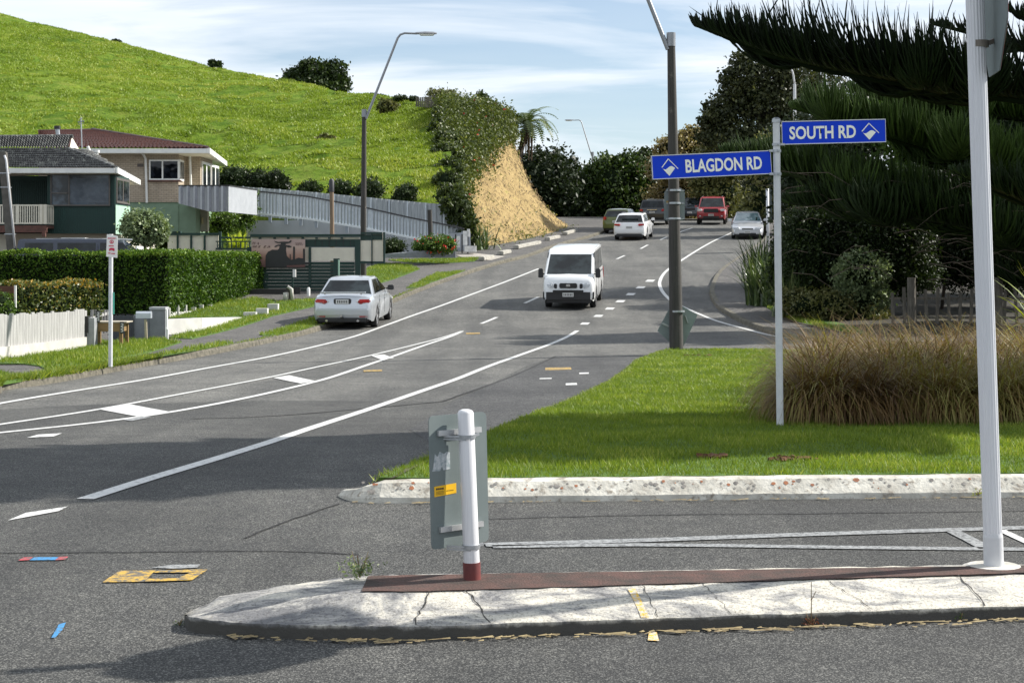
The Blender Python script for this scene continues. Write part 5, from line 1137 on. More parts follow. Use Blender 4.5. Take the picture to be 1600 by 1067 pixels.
def brickmat(name, c1, c2, mortar, w=.23, h=.085):
    m, t, p, o = nt(name); c = t.nodes.new('ShaderNodeTexCoord'); s = t.nodes.new('ShaderNodeSeparateXYZ'); t.links.new(c.outputs['Object'], s.inputs[0]); ad = t.nodes.new('ShaderNodeMath'); t.links.new(s.outputs['X'], ad.inputs[0]); t.links.new(s.outputs['Y'], ad.inputs[1])
    cb_ = t.nodes.new('ShaderNodeCombineXYZ'); t.links.new(ad.outputs[0], cb_.inputs[0]); t.links.new(s.outputs['Z'], cb_.inputs[1]); b = t.nodes.new('ShaderNodeTexBrick'); t.links.new(cb_.outputs[0], b.inputs['Vector'])
    b.inputs['Scale'].default_value = 1; b.inputs['Brick Width'].default_value = w; b.inputs['Row Height'].default_value = h; b.inputs['Mortar Size'].default_value = .009; b.inputs['Color1'].default_value = (*c1, 1); b.inputs['Color2'].default_value = (*c2, 1); b.inputs['Mortar'].default_value = (*mortar, 1)
    n = noise(t, 2, 5); r = ramp(t, n.outputs[0], [(.3, (.8, .8, .8)), (.7, (1.1, 1.1, 1.1))]); t.links.new(mixc(t, 1, b.outputs['Color'], r.outputs[0], 'MULTIPLY'), p.inputs['Base Color']); p.inputs['Roughness'].default_value = .9; return m
BRICK = brickmat('brick_cream', (.46, .38, .29), (.38, .31, .23), (.22, .19, .15))
def tiles(m, a, b, c, d, nu, nv, amp=.07, step=.06):
    """tiled slope: a,b eave corners left/right; d,c ridge corners left/right"""
    a, b, c, d = map(Vector, (a, b, c, d)); nrm = (b-a).cross(d-a).normalized()
    if nrm.z < 0: nrm = -nrm
    n0 = len(m.v); R = nv*2; per = 4
    for j in range(nv):
        for e in (0, 1):
            v = (j+e)/nv
            for i in range(nu*per+1):
                u = i/(nu*per); p = (a.lerp(b, u)).lerp(d.lerp(c, u), v)+nrm*(amp*(.5+.5*cos(2*pi*(i % per)/per))+(step if e == 0 else .004)); m.v.append(tuple(p))
    k = nu*per+1
    for r in range(R-1):
        for i in range(k-1): q = n0+r*k+i; m.f.append([q, q+1, q+1+k, q+k])
def quad(m, *px): m.poly([W(*q) for q in px]); return m
def slab(m, pts, th=.06): m.prism([W(*q) for q in pts], (0, th, 0)); return m
def win(house, px0, py0, px1, py1, D, frame, fw=2.2, mull=(), trans=(), curtain=False, tint=None):
    """window facing the road: frame, glass pane, optional curtain"""
    k = F/D; fr = MB(); a = W(px0, py1, D); b = W(px1, py0, D); w = fw/k
    for (x0, z0, x1, z1) in ((a.x, a.z, b.x, a.z+w), (a.x, b.z-w, b.x, b.z), (a.x, a.z+w, a.x+w, b.z-w), (b.x-w, a.z+w, b.x, b.z-w)): fr.box(((x0+x1)/2, D, (z0+z1)/2), (x1-x0, .07, z1-z0))
    for q in mull: x = W(q, py0, D).x; fr.box((x, D, (a.z+b.z)/2), (w, .06, b.z-a.z-2*w))
    for (q0, q1, y) in trans: x0, x1, z = W(q0, y, D).x, W(q1, y, D).x, W(q0, y, D).z; fr.box(((x0+x1)/2, D, z), (x1-x0-w, .055, w))
    f = fr.build('window', frame, house)
    MB().box(((a.x+b.x)/2, D+.025, (a.z+b.z)/2), (b.x-a.x-w*1.2, .012, b.z-a.z-w*1.2)).build('pane', glass('pane_glass', (.03, .035, .04), .05) if tint is None else tint, f)
    return f
# --- dark green weatherboard house at the far left
D = 58.6
h1 = thing('green_house', 'dark green weatherboard house with charcoal tile roof and cream lower wall at the far left', 'house', (W(95, 395, D).x, D, zt(58)))
m = MB(); a = W(74, 365, D); b = W(179.5, 274, D); m.box(((a.x+b.x)/2, D+1.1, (a.z+b.z)/2), (b.x-a.x, 2.2, b.z-a.z)); m.box((a.x-.9, D+5.0, (a.z+b.z)/2), (2.4, 5.6, b.z-a.z-.02))
a = W(-70, 365, D+1.9); b = W(75, 274, D+1.9); m.box(((a.x+b.x)/2-.02, D+5.2, (a.z+b.z)/2-.02), (b.x-a.x, 6.4, b.z-a.z))
m.build('wall', BOARD_G, h1)
m = MB()
for i in range(34): x = W(75+i*3.2, 300, D).x; m.box((x, D-.008, (W(0, 274, D).z+W(0, 365, D).z)/2), (.014, .016, W(0, 274, D).z-W(0, 365, D).z-.02))
m.build('wall_batten', BOARD_G, h1); m = MB()
for i in range(20): x = W(18+i*3, 300, D+2).x; m.box((x, D+1.985, (W(0, 276, D).z+W(0, 364, D).z)/2), (.014, .016, 1.9))
m.build('wall_batten', BOARD_G, h1)
m = MB(); a = W(-70, 420, D+.5); b = W(172, 366, D+.5); m.box(((a.x+b.x)/2, D+4.3, (a.z+b.z)/2), (b.x-a.x, 7.4, b.z-a.z)); m.build('lower_wall', CREAM, h1)
m = MB(); a = W(150, 384, D+.45); m.box((W(90, 380, D).x, D+.47, W(90, 377, D).z), (3.2, .03, .55)); m.build('garage_door', M('garage_door', (.46, .40, .30), (.40, .34, .26), .7, 2, vscale=(.3, 1, 14)), h1)
rt = D-.55
zE = W(0, 266, rt).z; e0 = W(-75, 267, rt); e1 = W(180, 265, rt); e0.z = e1.z
r1 = W(112, 215, 63.6); r0 = W(-75, 215, 63.6); h0 = W(106, 239, 61.2)
m = MB(); tiles(m, e0, e1, W(108, 234, 61.0), W(-75, 234, 61.0), 62, 9); tiles(m, W(-75, 234, 61.0), W(106, 234, 61.0), r1, r0, 44, 6)
BR = Vector((-15.1, 67.2, e1.z)); tiles(m, e1, BR, Vector((W(120, 235, 64).x, 65.5, W(120, 232, 64).z)), W(108, 234, 61.0), 22, 8)
rf = m.build('roof', TILE_D, h1)
m = MB(); m.tube([e1+Vector((0, 0, .07)), W(107, 236, 60.9)+Vector((0, 0, .08))], .07, 6); m.tube([r0, r1+Vector((.05, 0, .04))], .08, 6); split(m, 'ridge_tile', TILE_D, rf)
m = MB(); m.prism([W(108, 236, 61.15), r1+Vector((.0, .0, -.02)), W(126.5, 241, 61.6), W(123, 243.5, 61.2)], (.02, .04, 0)); m.build('gablet', CREAM, rf)
m = MB(); m.bar(e0+Vector((0, -.03, -.04)), e1+Vector((0, -.03, -.04)), .12, .17); m.bar(e1+Vector((.06, -.05, -.03)), BR+Vector((.06, 0, -.03)), .08, .20); m.build('fascia', FASC, h1)
m = MB(); m.prism([e0+Vector((0, .05, -.14)), e1+Vector((-.02, .05, -.14)), BR+Vector((-.05, 0, -.14)), BR+Vector((-1.4, 0, -.14)), e1+Vector((-1.2, .62, -.14)), e0+Vector((0, 2.6, -.14))], (0, 0, .03)); m.build('soffit', CREAM, h1)
w1 = win(h1, 79, 272, 172, 322, D-.05, WINF, 2.0, mull=(108,), trans=((80, 107, 302),), tint=glass('glass_grey', (.04, .052, .065), .12))
m = MB()
for i in range(46): m.box((W(110+i*1.32, 300, D).x, D-.038, W(0, 298, D).z), (.013, .008, .86))
m.build('curtain', M('net_curtain', (.20, .23, .27), (.12, .14, .17), .9), w1)
m = MB(); sw = .35; p0 = Vector((b.x, 0, 0)); sx_ = W(179.5, 300, D).x+.012
m.box((sx_+.01, D+1.1, (W(0, 320, D).z+W(0, 366, D).z)/2), (.02, 2.2, 1.02)); m.build('side_panel', LGREEN, h1)
m = MB(); m.box((sx_+.015, D+1.1, (W(0, 276, D).z+W(0, 318, D).z)/2), (.03, 2.0, .9)); sw_ = m.build('side_window', WINF, h1); m = MB()
for i in range(2): m.box((sx_+.035, D+.6+i*.95, (W(0, 276, D).z+W(0, 318, D).z)/2), (.015, .8, .72))
split(m, 'pane', WG, sw_)
m = MB(); q = W(184.5, 285, 62); m.tube([W(186, 272, 62.5), W(188, 280, 62.5), W(189.5, 350, 62.5)], .05, 8); m.build('downpipe', FASC, h1)
bk_ = W(36, 350, 57.4); bal = MB(); x0, x1 = W(-70, 350, 57.6).x, W(71, 350, 57.6).x; zt_, zb_ = W(0, 321, 57.6).z, W(0, 349, 57.6).z
m = MB(); m.box(((x0+x1)/2, 57.6, zt_), (x1-x0, .06, .05)); m.box(((x0+x1)/2, 57.6, zb_), (x1-x0, .05, .05))
n_ = 40
for i in range(n_+1): x = x0+(x1-x0)*i/n_; m.box((x, 57.6, (zt_+zb_)/2), (.035, .035, zt_-zb_))
for q in (28, 64.5, 71): m.box((W(q, 0, 57.6).x, 57.6, (zt_+zb_)/2), (.10, .09, zt_-zb_+.06))
m.box((x1, 58.5, zt_), (.05, 1.9, .05)); m.box((x1, 58.5, zb_), (.05, 1.9, .05))
for i in range(9): m.box((x1, 57.8+i*.2, (zt_+zb_)/2), (.03, .03, zt_-zb_))
m.build('balcony_railing', CREAM, h1)
m = MB(); m.box(((x0+x1)/2, 59.1, zb_-.12), (x1-x0+.05, 3.0, .10)); m.box(((x0+x1)/2, 57.62, zb_-.24), (x1-x0+.1, .06, .16)); m.box((x1-.05, 57.6, zb_-.36), (.12, .12, .22)); m.build('balcony_deck', WOODR, h1)
# --- brick house behind
D = 75.0
h2 = thing('brick_house', 'two-storey cream brick house with brown tile roof and pale green lower storey', 'house', (W(240, 362, D).x, D, zt(75)))
def wbox(m, px0, px1, py0, py1, D, dep):
    a = W(px0, py1, D); b = W(px1, py0, D); m.box(((a.x+b.x)/2, D+dep/2, (a.z+b.z)/2), (b.x-a.x, dep, b.z-a.z))
m = MB(); wbox(m, 60, 279, 240, 316, D, 4.5); wbox(m, 279.1, 313, 240, 316, D+1.6, 3.1); m.build('brick_wall', BRICK, h2)
m = MB(); wbox(m, 60, 278.6, 316.2, 372, D+.06, 8.8); wbox(m, 278.7, 306, 316.2, 372, D+.10, 1.1); m.build('lower_wall', PALEG, h2)
m = MB(); e0 = W(60, 238, D-.7); e1 = W(325, 234, D-.7); e0.z = e1.z; bk1 = W(352, 256, 84.5); bk1.z = e1.z; bk1.x = W(352, 256, 84.5).x
rg = W(144, 206, 80.3); rg0 = W(60, 206, 80.3)
tiles(m, e0, e1, rg+Vector((.05, 0, 0)), rg0, 40, 11, .10, .06); tiles(m, e1, bk1, rg+Vector((.2, .4, 0)), rg, 28, 10, .04)
rf = m.build('roof', TILE_B, h2); m = MB(); m.tube([e1+Vector((0, 0, .08)), rg+Vector((0, 0, .1))], .09, 6); m.tube([rg0, rg+Vector((0, 0, .06))], .09, 6); split(m, 'ridge_tile', M('ridge_dark', (.07, .04, .035), (.05, .03, .03)), rf)
m = MB(); m.bar(e0+Vector((0, -.03, -.06)), e1+Vector((0, -.03, -.06)), .12, .2); m.bar(e1+Vector((.05, -.05, -.05)), bk1+Vector((.05, 0, -.05)), .09, .24); m.build('gutter', FASC, h2)
m = MB(); m.prism([e0+Vector((0, .05, -.17)), e1+Vector((-.02, .05, -.17)), bk1+Vector((-.05, 0, -.17)), bk1+Vector((-1.3, 0, -.17)), W(279, 240, D+1.7), W(279, 240, D), e0+Vector((0, .72, -.17))][:4]+[e1+Vector((-1.5, 2.4, -.17)), e0+Vector((0, 2.4, -.17))], (0, 0, .03)); m.build('soffit', CREAM, h2)
win(h2, 233, 250, 280, 281.5, D-.06, FASC, 2.2, mull=(254,), tint=glass('glass_dark2', (.012, .015, .02), .04))
m = MB(); wbox(m, 231, 283, 281.6, 284, D-.12, .12); m.build('window_sill', WOODR, h2)
m = MB(); c = W(280.3, 266, D); m.box((c.x, D+.45, c.z), (.06, .95, .95)); cw = m.build('corner_window', FASC, h2); MB().box((c.x+.035, D+.45, c.z), (.02, .75, .75)).build('pane', WG, cw)
m = MB(); q = W(228.5, 240, D-.12); m.tube([W(221, 239, D-.5), W(225, 243, D-.15), W(227.5, 248, D-.1), W(229.5, 317, D-.1)], .055, 8); m.tube([W(296.5, 240, D+1.4), W(298, 290, D+1.4)], .06, 8); m.build('downpipe', FASC, h2)
m = MB(); x_ = W(313, 270, D+1.6).x; 
for y0 in (76.9, 79.2): m.box((x_+.03, y0+1, W(0, 272, D+1.6).z), (.05, 2.0, 1.2))
wd = m.build('side_window', FASC, h2); m = MB()
for y0 in (76.9, 79.2):
    for k in (.45, 1.5): m.box((x_+.065, y0+k, W(0, 272, D+1.6).z), (.02, .72, .95))
split(m, 'pane', WG, wd)
CORR = M('corrugated_pale', (.46, .48, .50), (.40, .42, .44), .5, 3); Dn = 73.2
def corrug(m, A, Bv, z0, z1, pitch=.16, amp=.035):
    A = Vector(A); Bv = Vector(Bv); L = (Bv-A).length; d = (Bv-A)/L; n_ = int(L/pitch*4); nr = Vector((d.y, -d.x, 0)); n0 = len(m.v)
    for i in range(n_+1):
        p = A+d*L*i/n_+nr*(amp if i % 4 in (1, 2) else 0)
        m.v += [(p.x, p.y, z0(i/n_) if callable(z0) else z0), (p.x, p.y, z1(i/n_) if callable(z1) else z1)]
    for i in range(n_): a = n0+2*i; m.f.append([a, a+2, a+3, a+1])
A = W(279, 0, Dn); Bv = W(357, 0, Dn); C2 = Vector((W(357, 0, Dn).x+.06, 77.8, 0)); z1 = W(0, 291, Dn).z; z0 = W(0, 331, Dn).z; zl = W(0, 318, Dn).z
m = MB(); corrug(m, (A.x, Dn, 0), (Bv.x, Dn, 0), lambda u: zl+(z0-zl)*min(1, u*1.6), z1, .30, .08); m.build('balcony_screen', CORR, h2)
m = MB(); n_ = int((Bv.x-A.x)/.3)
for i in range(n_): u = (i+.5)/n_; zz_ = zl+(z0-zl)*min(1, u*1.6); m.box((A.x+(Bv.x-A.x)*u, Dn-.086, (zz_+z1)/2), (.10, .012, z1-zz_-.02))
m.build('screen_shade_stripe', M('screen_shade_stripe', (.24, .25, .28), (.19, .20, .22), .6), h2)  # dark strips paint in the shading of the corrugated screen
m = MB(); corrug(m, (Bv.x, Dn, 0), (Bv.x+.55, 77.8, 0), z0-.02, z1, .2, .03); m.build('balcony_side_screen', CORR, h2)
m = MB(); m.bar((A.x, Dn-.04, z1+.02), (Bv.x, Dn-.04, z1+.02), .07, .06); m.bar((Bv.x, Dn, z1+.02), (Bv.x+.55, 77.8, z1+.02), .07, .06); m.build('balcony_rail', BLACK, h2)
m = MB(); m.prism([(A.x, Dn+.1, zl), (Bv.x-.03, Dn+.1, z0+.08), (Bv.x+.5, 77.7, z0+.08), (A.x, 77.7, zl)], (0, 0, .08)); m.build('balcony_soffit', CREAM, h2)
m = MB(); wbox(m, 306.5, 325, 322, 362, D+1.2, .06); dr = m.build('door', M('door_pale', (.36, .36, .28), (.30, .30, .24), .7), h2); m = MB(); wbox(m, 306.2, 308, 318, 362, D+1.1, .08); wbox(m, 324, 326, 326, 362, D+1.1, .08); m.build('door_frame', CREAM, dr)
m = MB(); q = W(316, 350, D+1.15); m.tube([q, q+Vector((0, 0, .3))], [.06, .05], 8); m.build('door_ornament', M('door_ornament', (.5, .42, .25), (.3, .3, .15)), dr)
m = MB(); wbox(m, 214.5, 224, 256, 261, D-.03, .04); m.build('wall_vent', M('vent_brown', (.10, .08, .07)), h2)
t = thing('roof_flue', 'small pale flue pipe with dark cowl rising behind the charcoal roof', 'chimney', W(90, 213, 70)); m = MB(); m.tube([W(91, 216, 70), W(89.5, 200, 70)], .09, 8); m.build('pipe', GALV, t, smooth_=True, auto=.7); m = MB(); m.tube([W(89.6, 202, 70), W(89.4, 197, 70)], .14, 8); m.build('cowl', BLACK, t)
t = thing('tv_aerial', 'spindly television aerial standing over the brown tile roof', 'aerial', W(129, 232, 72)); m = MB(); m.tube([W(128, 232, 72), W(126.5, 184, 72)], .025, 6); m.build('mast', GALV, t)
m = MB()
for y, w in ((186, 3), (190, 5), (194, 4)): m.tube([W(126.5-w, y+1, 72), W(126.5+w, y-1, 72)], .015, 5)
m.tube([W(122, 192, 72), W(131, 190, 72)], .015, 5); m.build('element', GALV, t)
t = thing('vent_pipe', 'two short white vent pipes standing against the brick wall above the charcoal roof', 'vent pipe', W(148, 252, 66)); m = MB(); m.tube([W(145.5, 252, 66), W(137, 229, 66)], .06, 8); m.tube([W(150.5, 254, 66), W(150, 238, 66)], .10, 8); m.tube([W(150, 239, 66), W(150, 235, 66)], .15, 8); split(m, 'pipe', FASC, t)
# --- grey paling fence above the wall, and the ramp balustrade
GREYF = M('fence_grey', (.36, .385, .40), (.25, .27, .28), .75, 3, vscale=(6, 6, .5)); GREYD = M('rail_dark', (.05, .05, .055)); WALLB = M('retaining_blue_grey', (.40, .42, .45), (.33, .35, .38), .8, 1.2)
D = 82.8; D2 = 82.6
t = thing('upper_fence', 'long grey corrugated paling fence stepping down below the hill', 'fence', (W(540, 330, D).x, D, W(540, 340, D).z))
ty = lambda px: np.interp(px, [367, 480, 560, 640, 726], [291, 300, 308, 316, 324]); by = lambda px: np.interp(px, [367, 480, 640, 726], [334, 346, 374, 384])
m = MB(); corrug(m, (W(367, 0, D).x, D, 0), (W(726, 0, D-1.5).x, D-1.5, 0), lambda u: W(0, by(367+359*u), D).z, lambda u: W(0, ty(367+359*u), D).z, .27, .06); m.build('paling', GREYF, t)
m = MB()
for i in range(13): px = 380+i*28.5; dd = D-1.5*(px-367)/359-.08; a = W(px, by(px), dd); b = W(px, ty(px)-1, dd); m.bar(a, b, .07, .06, up=(0, 1, 0))
split(m, 'post', M('post_light', (.50, .55, .58), (.42, .46, .5), .6), t)
t = thing('ramp_balustrade', 'grey picket balustrade with dark handrail sloping down beside the ramp', 'railing', (W(540, 360, 80).x, 80, W(540, 365, 80).z))
D = 80.0; rail = lambda px: np.interp(px, [400, 480, 560, 640, 700, 725], [299, 307, 322, 340, 352, 358]); brl = lambda px: np.interp(px, [395, 480, 560, 640, 668, 725], [333, 342, 355, 371, 376, 384])
m = MB()
for i in range(62):
    px = 398+i*5.1
    if px > 700: break
    dd = D-(px-400)/300*2.5; m.bar(W(px, brl(px), dd), W(px, rail(px)+1, dd), .075, .03, up=(0, 1, 0))
m.build('picket', M('picket_grey', (.50, .55, .60), (.40, .45, .5), .6), t)
m = MB(); dd = lambda px: D-(px-400)/300*2.5
for a, b in zip((400, 480, 560, 640, 700), (480, 560, 640, 700, 725)): m.bar(W(a, rail(a), dd(a)-.06), W(b, rail(b), dd(b)-.06), .06, .07)
m.build('handrail', GREYD, t); m = MB()
for a, b in zip((395, 480, 560, 640), (480, 560, 640, 668)): m.bar(W(a, brl(a), dd(a)-.05), W(b, brl(b), dd(b)-.05), .09, .09)
m.build('bottom_rail', M('rail_white', (.70, .74, .76), (.62, .66, .68), .6), t); m = MB()
for px in (422, 447, 470, 494, 518, 542, 566, 590, 615): m.bar(W(px, brl(px)+12, dd(px)-.02), W(px, brl(px), dd(px)-.02), .14, .10, up=(0, 1, 0))
split(m, 'bracket', M('bracket_grey', (.28, .32, .36), (.22, .25, .29)), t)
t = thing('retaining_wall', 'tall pale blue-grey retaining wall under the sloping balustrade', 'wall', (W(520, 390, 80.6).x, 80.6, zt(80))); m = MB(); pts = [W(385, 345, 80.3), W(385, 395, 80.3), W(660, 400, 78.2), W(660, 378, 78.2), W(560, 357, 79.0), W(480, 344, 79.6)]; m.prism(pts, (0, .5, 0)); m.build('wall_face', WALLB, t)
m = MB(); slab(m, [(640, 372, 81.5), (640, 396, 81.5), (735, 396, 81), (735, 362, 81)], .3); m.build('lower_wall_face', WALLB, t)
m = MB(); slab(m, [(452, 358.5, 80.0), (452, 366, 80.0), (480, 366, 79.8), (480, 358.5, 79.8)], .02); m.build('meter_box', CREAM, t)
t = thing('low_planter_wall', 'long low grey block wall in front of the red flowering bush', 'wall', ground_at(655, 72)); m = MB(); slab(m, [(601, 397, 72), (601, 403, 72), (712, 403, 73), (712, 391, 73), (650, 392, 72.5)], .4); m.build('wall_face', M('block_grey', (.24, .26, .27), (.18, .19, .2), .85), t)
t = thing('white_letterbox', 'white letterboxes and pale steps at the end of the ramp by the bank', 'letterbox', ground_at(725, 79)); m = MB()
for px, py, w, h in ((727, 372, 7, 22), (716, 378, 5, 18), (732, 364, 4, 12)): a = W(px, py, 79); m.box(a, (w*79/F, .3, h*79/F))
m.box(W(735, 389, 78.6), (.55, .5, .28)); split(m, 'box', M('white_box', (.72, .72, .70), (.5, .5, .5), .7, 4), t); m = MB()
for px in (712, 722, 731): m.bar(W(px, 396, 78.9), W(px, 366, 78.9), .06, .06, up=(0, 1, 0))
split(m, 'post', BLACK, t)
sheet('ramp_concrete', [(p.x, p.y) for p in GP([(712, 399), (742, 396), (790, 401), (768, 407), (735, 406)], .13)], .14, M('pale_concrete', (.36, .33, .29), (.28, .26, .23), .9, 3))
# --- dark green and cream fence with the bull banner
D = 60.0; t = thing('green_cream_fence', 'dark green and cream panelled fence behind the hedge and parked sedan', 'fence', ground_at(480, D)); g_, c_ = MB(), MB()
def bx(m, x0, y0, x1, y1, d=D, th=.06): a = W(x0, y1, d); b = W(x1, y0, d); m.box(((a.x+b.x)/2, d+th/2, (a.z+b.z)/2), (b.x-a.x, th, b.z-a.z))
bx(c_, 392, 370, 476.2, 376, D+.05); bx(c_, 476.5, 371, 562, 374, D+.05); bx(c_, 476.6, 386, 482, 408, D+.05); bx(c_, 486, 387, 554, 407.5, D+.02)
bx(c_, 562.5, 376, 579.5, 408, D+.05); bx(c_, 581.5, 363.5, 598, 409, D+.05)
c_.build('cream_panel', CREAM, t); c_ = MB()
bx(g_, 391, 366, 563, 370.5, D-.08, .14)
for px in (404, 427, 448, 471, 492.5, 512.5, 532): bx(g_, px, 371, px+4, 373.6, D-.05)
bx(g_, 477, 374.2, 563, 386.2, D+.04); bx(g_, 554.5, 374, 563, 450, D-.03, .12); bx(g_, 482, 386.4, 486, 455, D-.03, .1)
for i in range(9): bx(g_, 386, 409.4+i*5.2, 554, 414.2+i*5.2, D+.02-(i % 2)*.015)
bx(g_, 386, 386, 400, 409, D+.09)
bx(g_, 580, 364, 582, 415, D-.02); bx(g_, 598.5, 363, 601.5, 412, D-.04, .12); bx(g_, 563.5, 363, 597, 366, D-.04); bx(g_, 581.8, 366.5, 597.5, 375, D+.02); bx(g_, 563.5, 366.5, 579.8, 375.5, D+.04); bx(g_, 563, 408.5, 600, 412, D-.02)
g_.build('green_boards', DKGREEN, t); m = MB()
for px in (492, 503, 514, 525, 536, 547): bx(m, px, 376, px+.8, 385, D+.02, .01)
m.build('lattice', BLACK, t)
t = thing('panel_fence', 'cream panels framed in dark green behind the big hedge below the brick house', 'fence', ground_at(310, 61.5)); m = MB()
for a, b in ((262, 276), (279, 297), (300, 318), (321, 341)): bx(m, a, 368, b, 396, 61.5)
m.build('cream_panel', CREAM, t); m = MB()
bx(m, 257, 364, 344, 367.6, 61.42, .1)
for px in (276, 297.2, 318.2): bx(m, px, 367.8, px+2.8, 396, 61.44, .1)
bx(m, 341.5, 362, 345.5, 400, 61.4, .12); bx(m, 269, 361.5, 282, 364, 61.4, .3); m.build('green_frame', DKGREEN, t)
t = thing('garden_railing', 'short dark green railing left of the bull banner', 'railing', ground_at(368, 61)); m = MB(); bx(m, 337, 376.5, 392, 378.4, 61, .07); bx(m, 337, 387.5, 392, 390, 61, .07); bx(m, 345, 370, 393, 373, 61.2, .08)
for px in (339, 347, 354, 361, 368, 375, 382, 389): bx(m, px, 378.6, px+1.6, 387.3, 61.02, .05)
m.build('railing', DKGREEN, t); m = MB(); bx(m, 336, 390.2, 392, 400, 61.05); m.build('cream_base', CREAM, t)
# banner: bull head silhouette on a dusky pink sky
D = 59.85; t = thing('bull_banner', 'dusky pink banner with a black horned bull silhouette on the green and cream fence', 'banner', W(435, 417, D))
bm_, t_, p_, o_ = nt('banner_print'); tc_ = t_.nodes.new('ShaderNodeTexCoord'); sp_ = t_.nodes.new('ShaderNodeSeparateXYZ'); t_.links.new(tc_.outputs['Generated'], sp_.inputs[0]); nn = noise(t_, 1.2, 4)
ad = t_.nodes.new('ShaderNodeMath'); ad.operation = 'MULTIPLY_ADD'; ad.inputs[1].default_value = .35; t_.links.new(nn.outputs[0], ad.inputs[0]); t_.links.new(sp_.outputs['Z'], ad.inputs[2]); rr = ramp(t_, ad.outputs[0], [(.2, (.13, .06, .055)), (.55, (.36, .20, .15)), (.9, (.50, .36, .30)), (1.2, (.42, .30, .27))]); t_.links.new(rr.outputs[0], p_.inputs['Base Color']); p_.inputs['Roughness'].default_value = .6
m = MB(); m.prism([W(393, 417.5, D), W(476.7, 417.5, D), W(476.7, 374, D), W(393, 374, D)], (0, .02, 0)); bp = m.build('banner_sheet', bm_, t)
crop = lambda x, y: W(370+x/6.667, 350+y/6.667, D-.012)
bull = [(300, 450), (300, 330), (325, 290), (370, 268), (425, 270), (440, 258), (448, 232), (430, 228), (405, 243), (388, 240), (400, 228), (430, 215), (455, 215), (460, 200), (425, 200), (400, 190), (386, 172), (400, 180), (430, 188), (465, 184), (500, 184), (540, 186), (565, 168), (572, 180), (555, 198), (525, 205), (508, 206), (512, 222), (545, 222), (572, 234), (565, 245), (535, 246), (516, 236), (512, 270), (518, 310), (520, 330), (535, 350), (552, 365), (552, 315), (560, 315), (562, 375), (585, 372), (588, 240), (597, 232), (606, 245), (606, 368), (640, 352), (690, 360), (690, 262), (702, 255), (710, 268), (710, 395), (760, 398), (760, 420), (520, 430), (520, 450)]
m = MB(); m.prism([crop(*q) for q in bull], (0, -.006, 0)); m.build('bull_silhouette', BLACK, bp)
LT = M('banner_text_dark', (.12, .06, .06)); LW = M('banner_text_white', (.75, .72, .68))
m = MB()
def scrib(m, x0, x1, y, h, n_):
    w = (x1-x0)/n_
    for i in range(n_):
        if random.random() < .12: continue
        a = crop(x0+i*w, y+h); b = crop(x0+i*w+w*.62, y); k = random.choice((0, 1, 2))
        if k == 0: m.box(((a.x+b.x)/2, a.y, (a.z+b.z)/2), (b.x-a.x, .004, b.z-a.z))
        elif k == 1: m.box((a.x, a.y, (a.z+b.z)/2), ((b.x-a.x)*.45, .004, b.z-a.z)); m.box(((a.x+b.x)/2, a.y, b.z), (b.x-a.x, .004, (b.z-a.z)*.3))
        else: m.box(((a.x+b.x)/2, a.y, a.z), (b.x-a.x, .004, (b.z-a.z)*.3)); m.box((b.x, a.y, (a.z+b.z)/2), ((b.x-a.x)*.4, .004, b.z-a.z))
scrib(m, 168, 235, 193, 22, 4); scrib(m, 165, 255, 228, 18, 5); scrib(m, 275, 355, 228, 18, 4); scrib(m, 612, 690, 196, 8, 8); scrib(m, 612, 690, 210, 8, 8); m.build('lettering', LT, bp)
m = MB(); scrib(m, 458, 696, 402, 12, 24); m.build('web_address', LW, bp)
# small things in front of that fence
t = thing('white_bollard', 'small white bollard in front of the green fence beside the parked sedan', 'bollard', ground_at(482, 58)); m = MB(); a = W(482, 464, 58); m.tube([a, W(482, 451, 58), W(482, 449, 58)], [.06, .06, .03], 10); m.build('post', FASC, t, smooth_=True, auto=.8)
t = thing('letterbox_post', 'slim post with small white letterbox in front of the green fence', 'letterbox', ground_at(459, 58.5)); m = MB(); m.bar(W(457, 455, 58.5), W(457, 428, 58.5), .06, .06, up=(0, 1, 0)); m.build('post', DKGREEN, t); m = MB(); m.box(W(460, 427, 58.4), (.10, .12, .27)); m.build('letter_box', FASC, t)
t = thing('low_stone_seat', 'low rounded dark boulder with pale edge beside the driveway hedge end', 'boulder', ground_at(450, 56)); m = MB()
pts = [W(445, 473, 56), W(445, 452, 56), W(450, 448, 56), W(455, 452, 56), W(457, 471, 56)]; m.prism(pts, (0, .5, 0)); m.build('stone', M('boulder', (.07, .065, .06), (.04, .04, .04), .9), t, bevel=.05)
m = MB(); m.tube([W(447, 473, 55.9), W(446.5, 457, 55.9)], .09, 9); m.tube([W(456.5, 470, 55.9), W(455.5, 452, 55.9), W(449, 448, 55.9)], .06, 8); split(m, 'pale_edge', KERBM, t, smooth_=True)
t = thing('planter_box', 'low black planter trough at the foot of the green fence', 'planter', ground_at(420, 58.8)); m = MB(); a = W(424, 460, 58.8); m.box(a, (1.7, .4, .38)); m.box(W(463, 458, 58.8), (.26, .3, .42)); split(m, 'trough', BLACK, t)
t = thing('side_gate_post', 'dark green gate post with pale cap beside the wooden pole', 'post', ground_at(526, 60.5)); m = MB(); m.bar(W(526, 446, 59.2), W(526, 404, 59.2), .22, .12, up=(0, 1, 0)); m.build('post', DKGREEN, t); m = MB(); m.bar(W(529.3, 442, 59.1), W(529.3, 406, 59.1), .05, .05, up=(0, 1, 0)); m.build('edge_strip', LGREEN, t)
t = thing('white_edging', 'white sloping edging board climbing beside the lamp mound', 'edging', ground_at(545, 61.5)); m = MB(); m.bar(W(530, 440, 60.6), W(561, 424, 60.9), .12, .14); m.build('board', FASC, t)
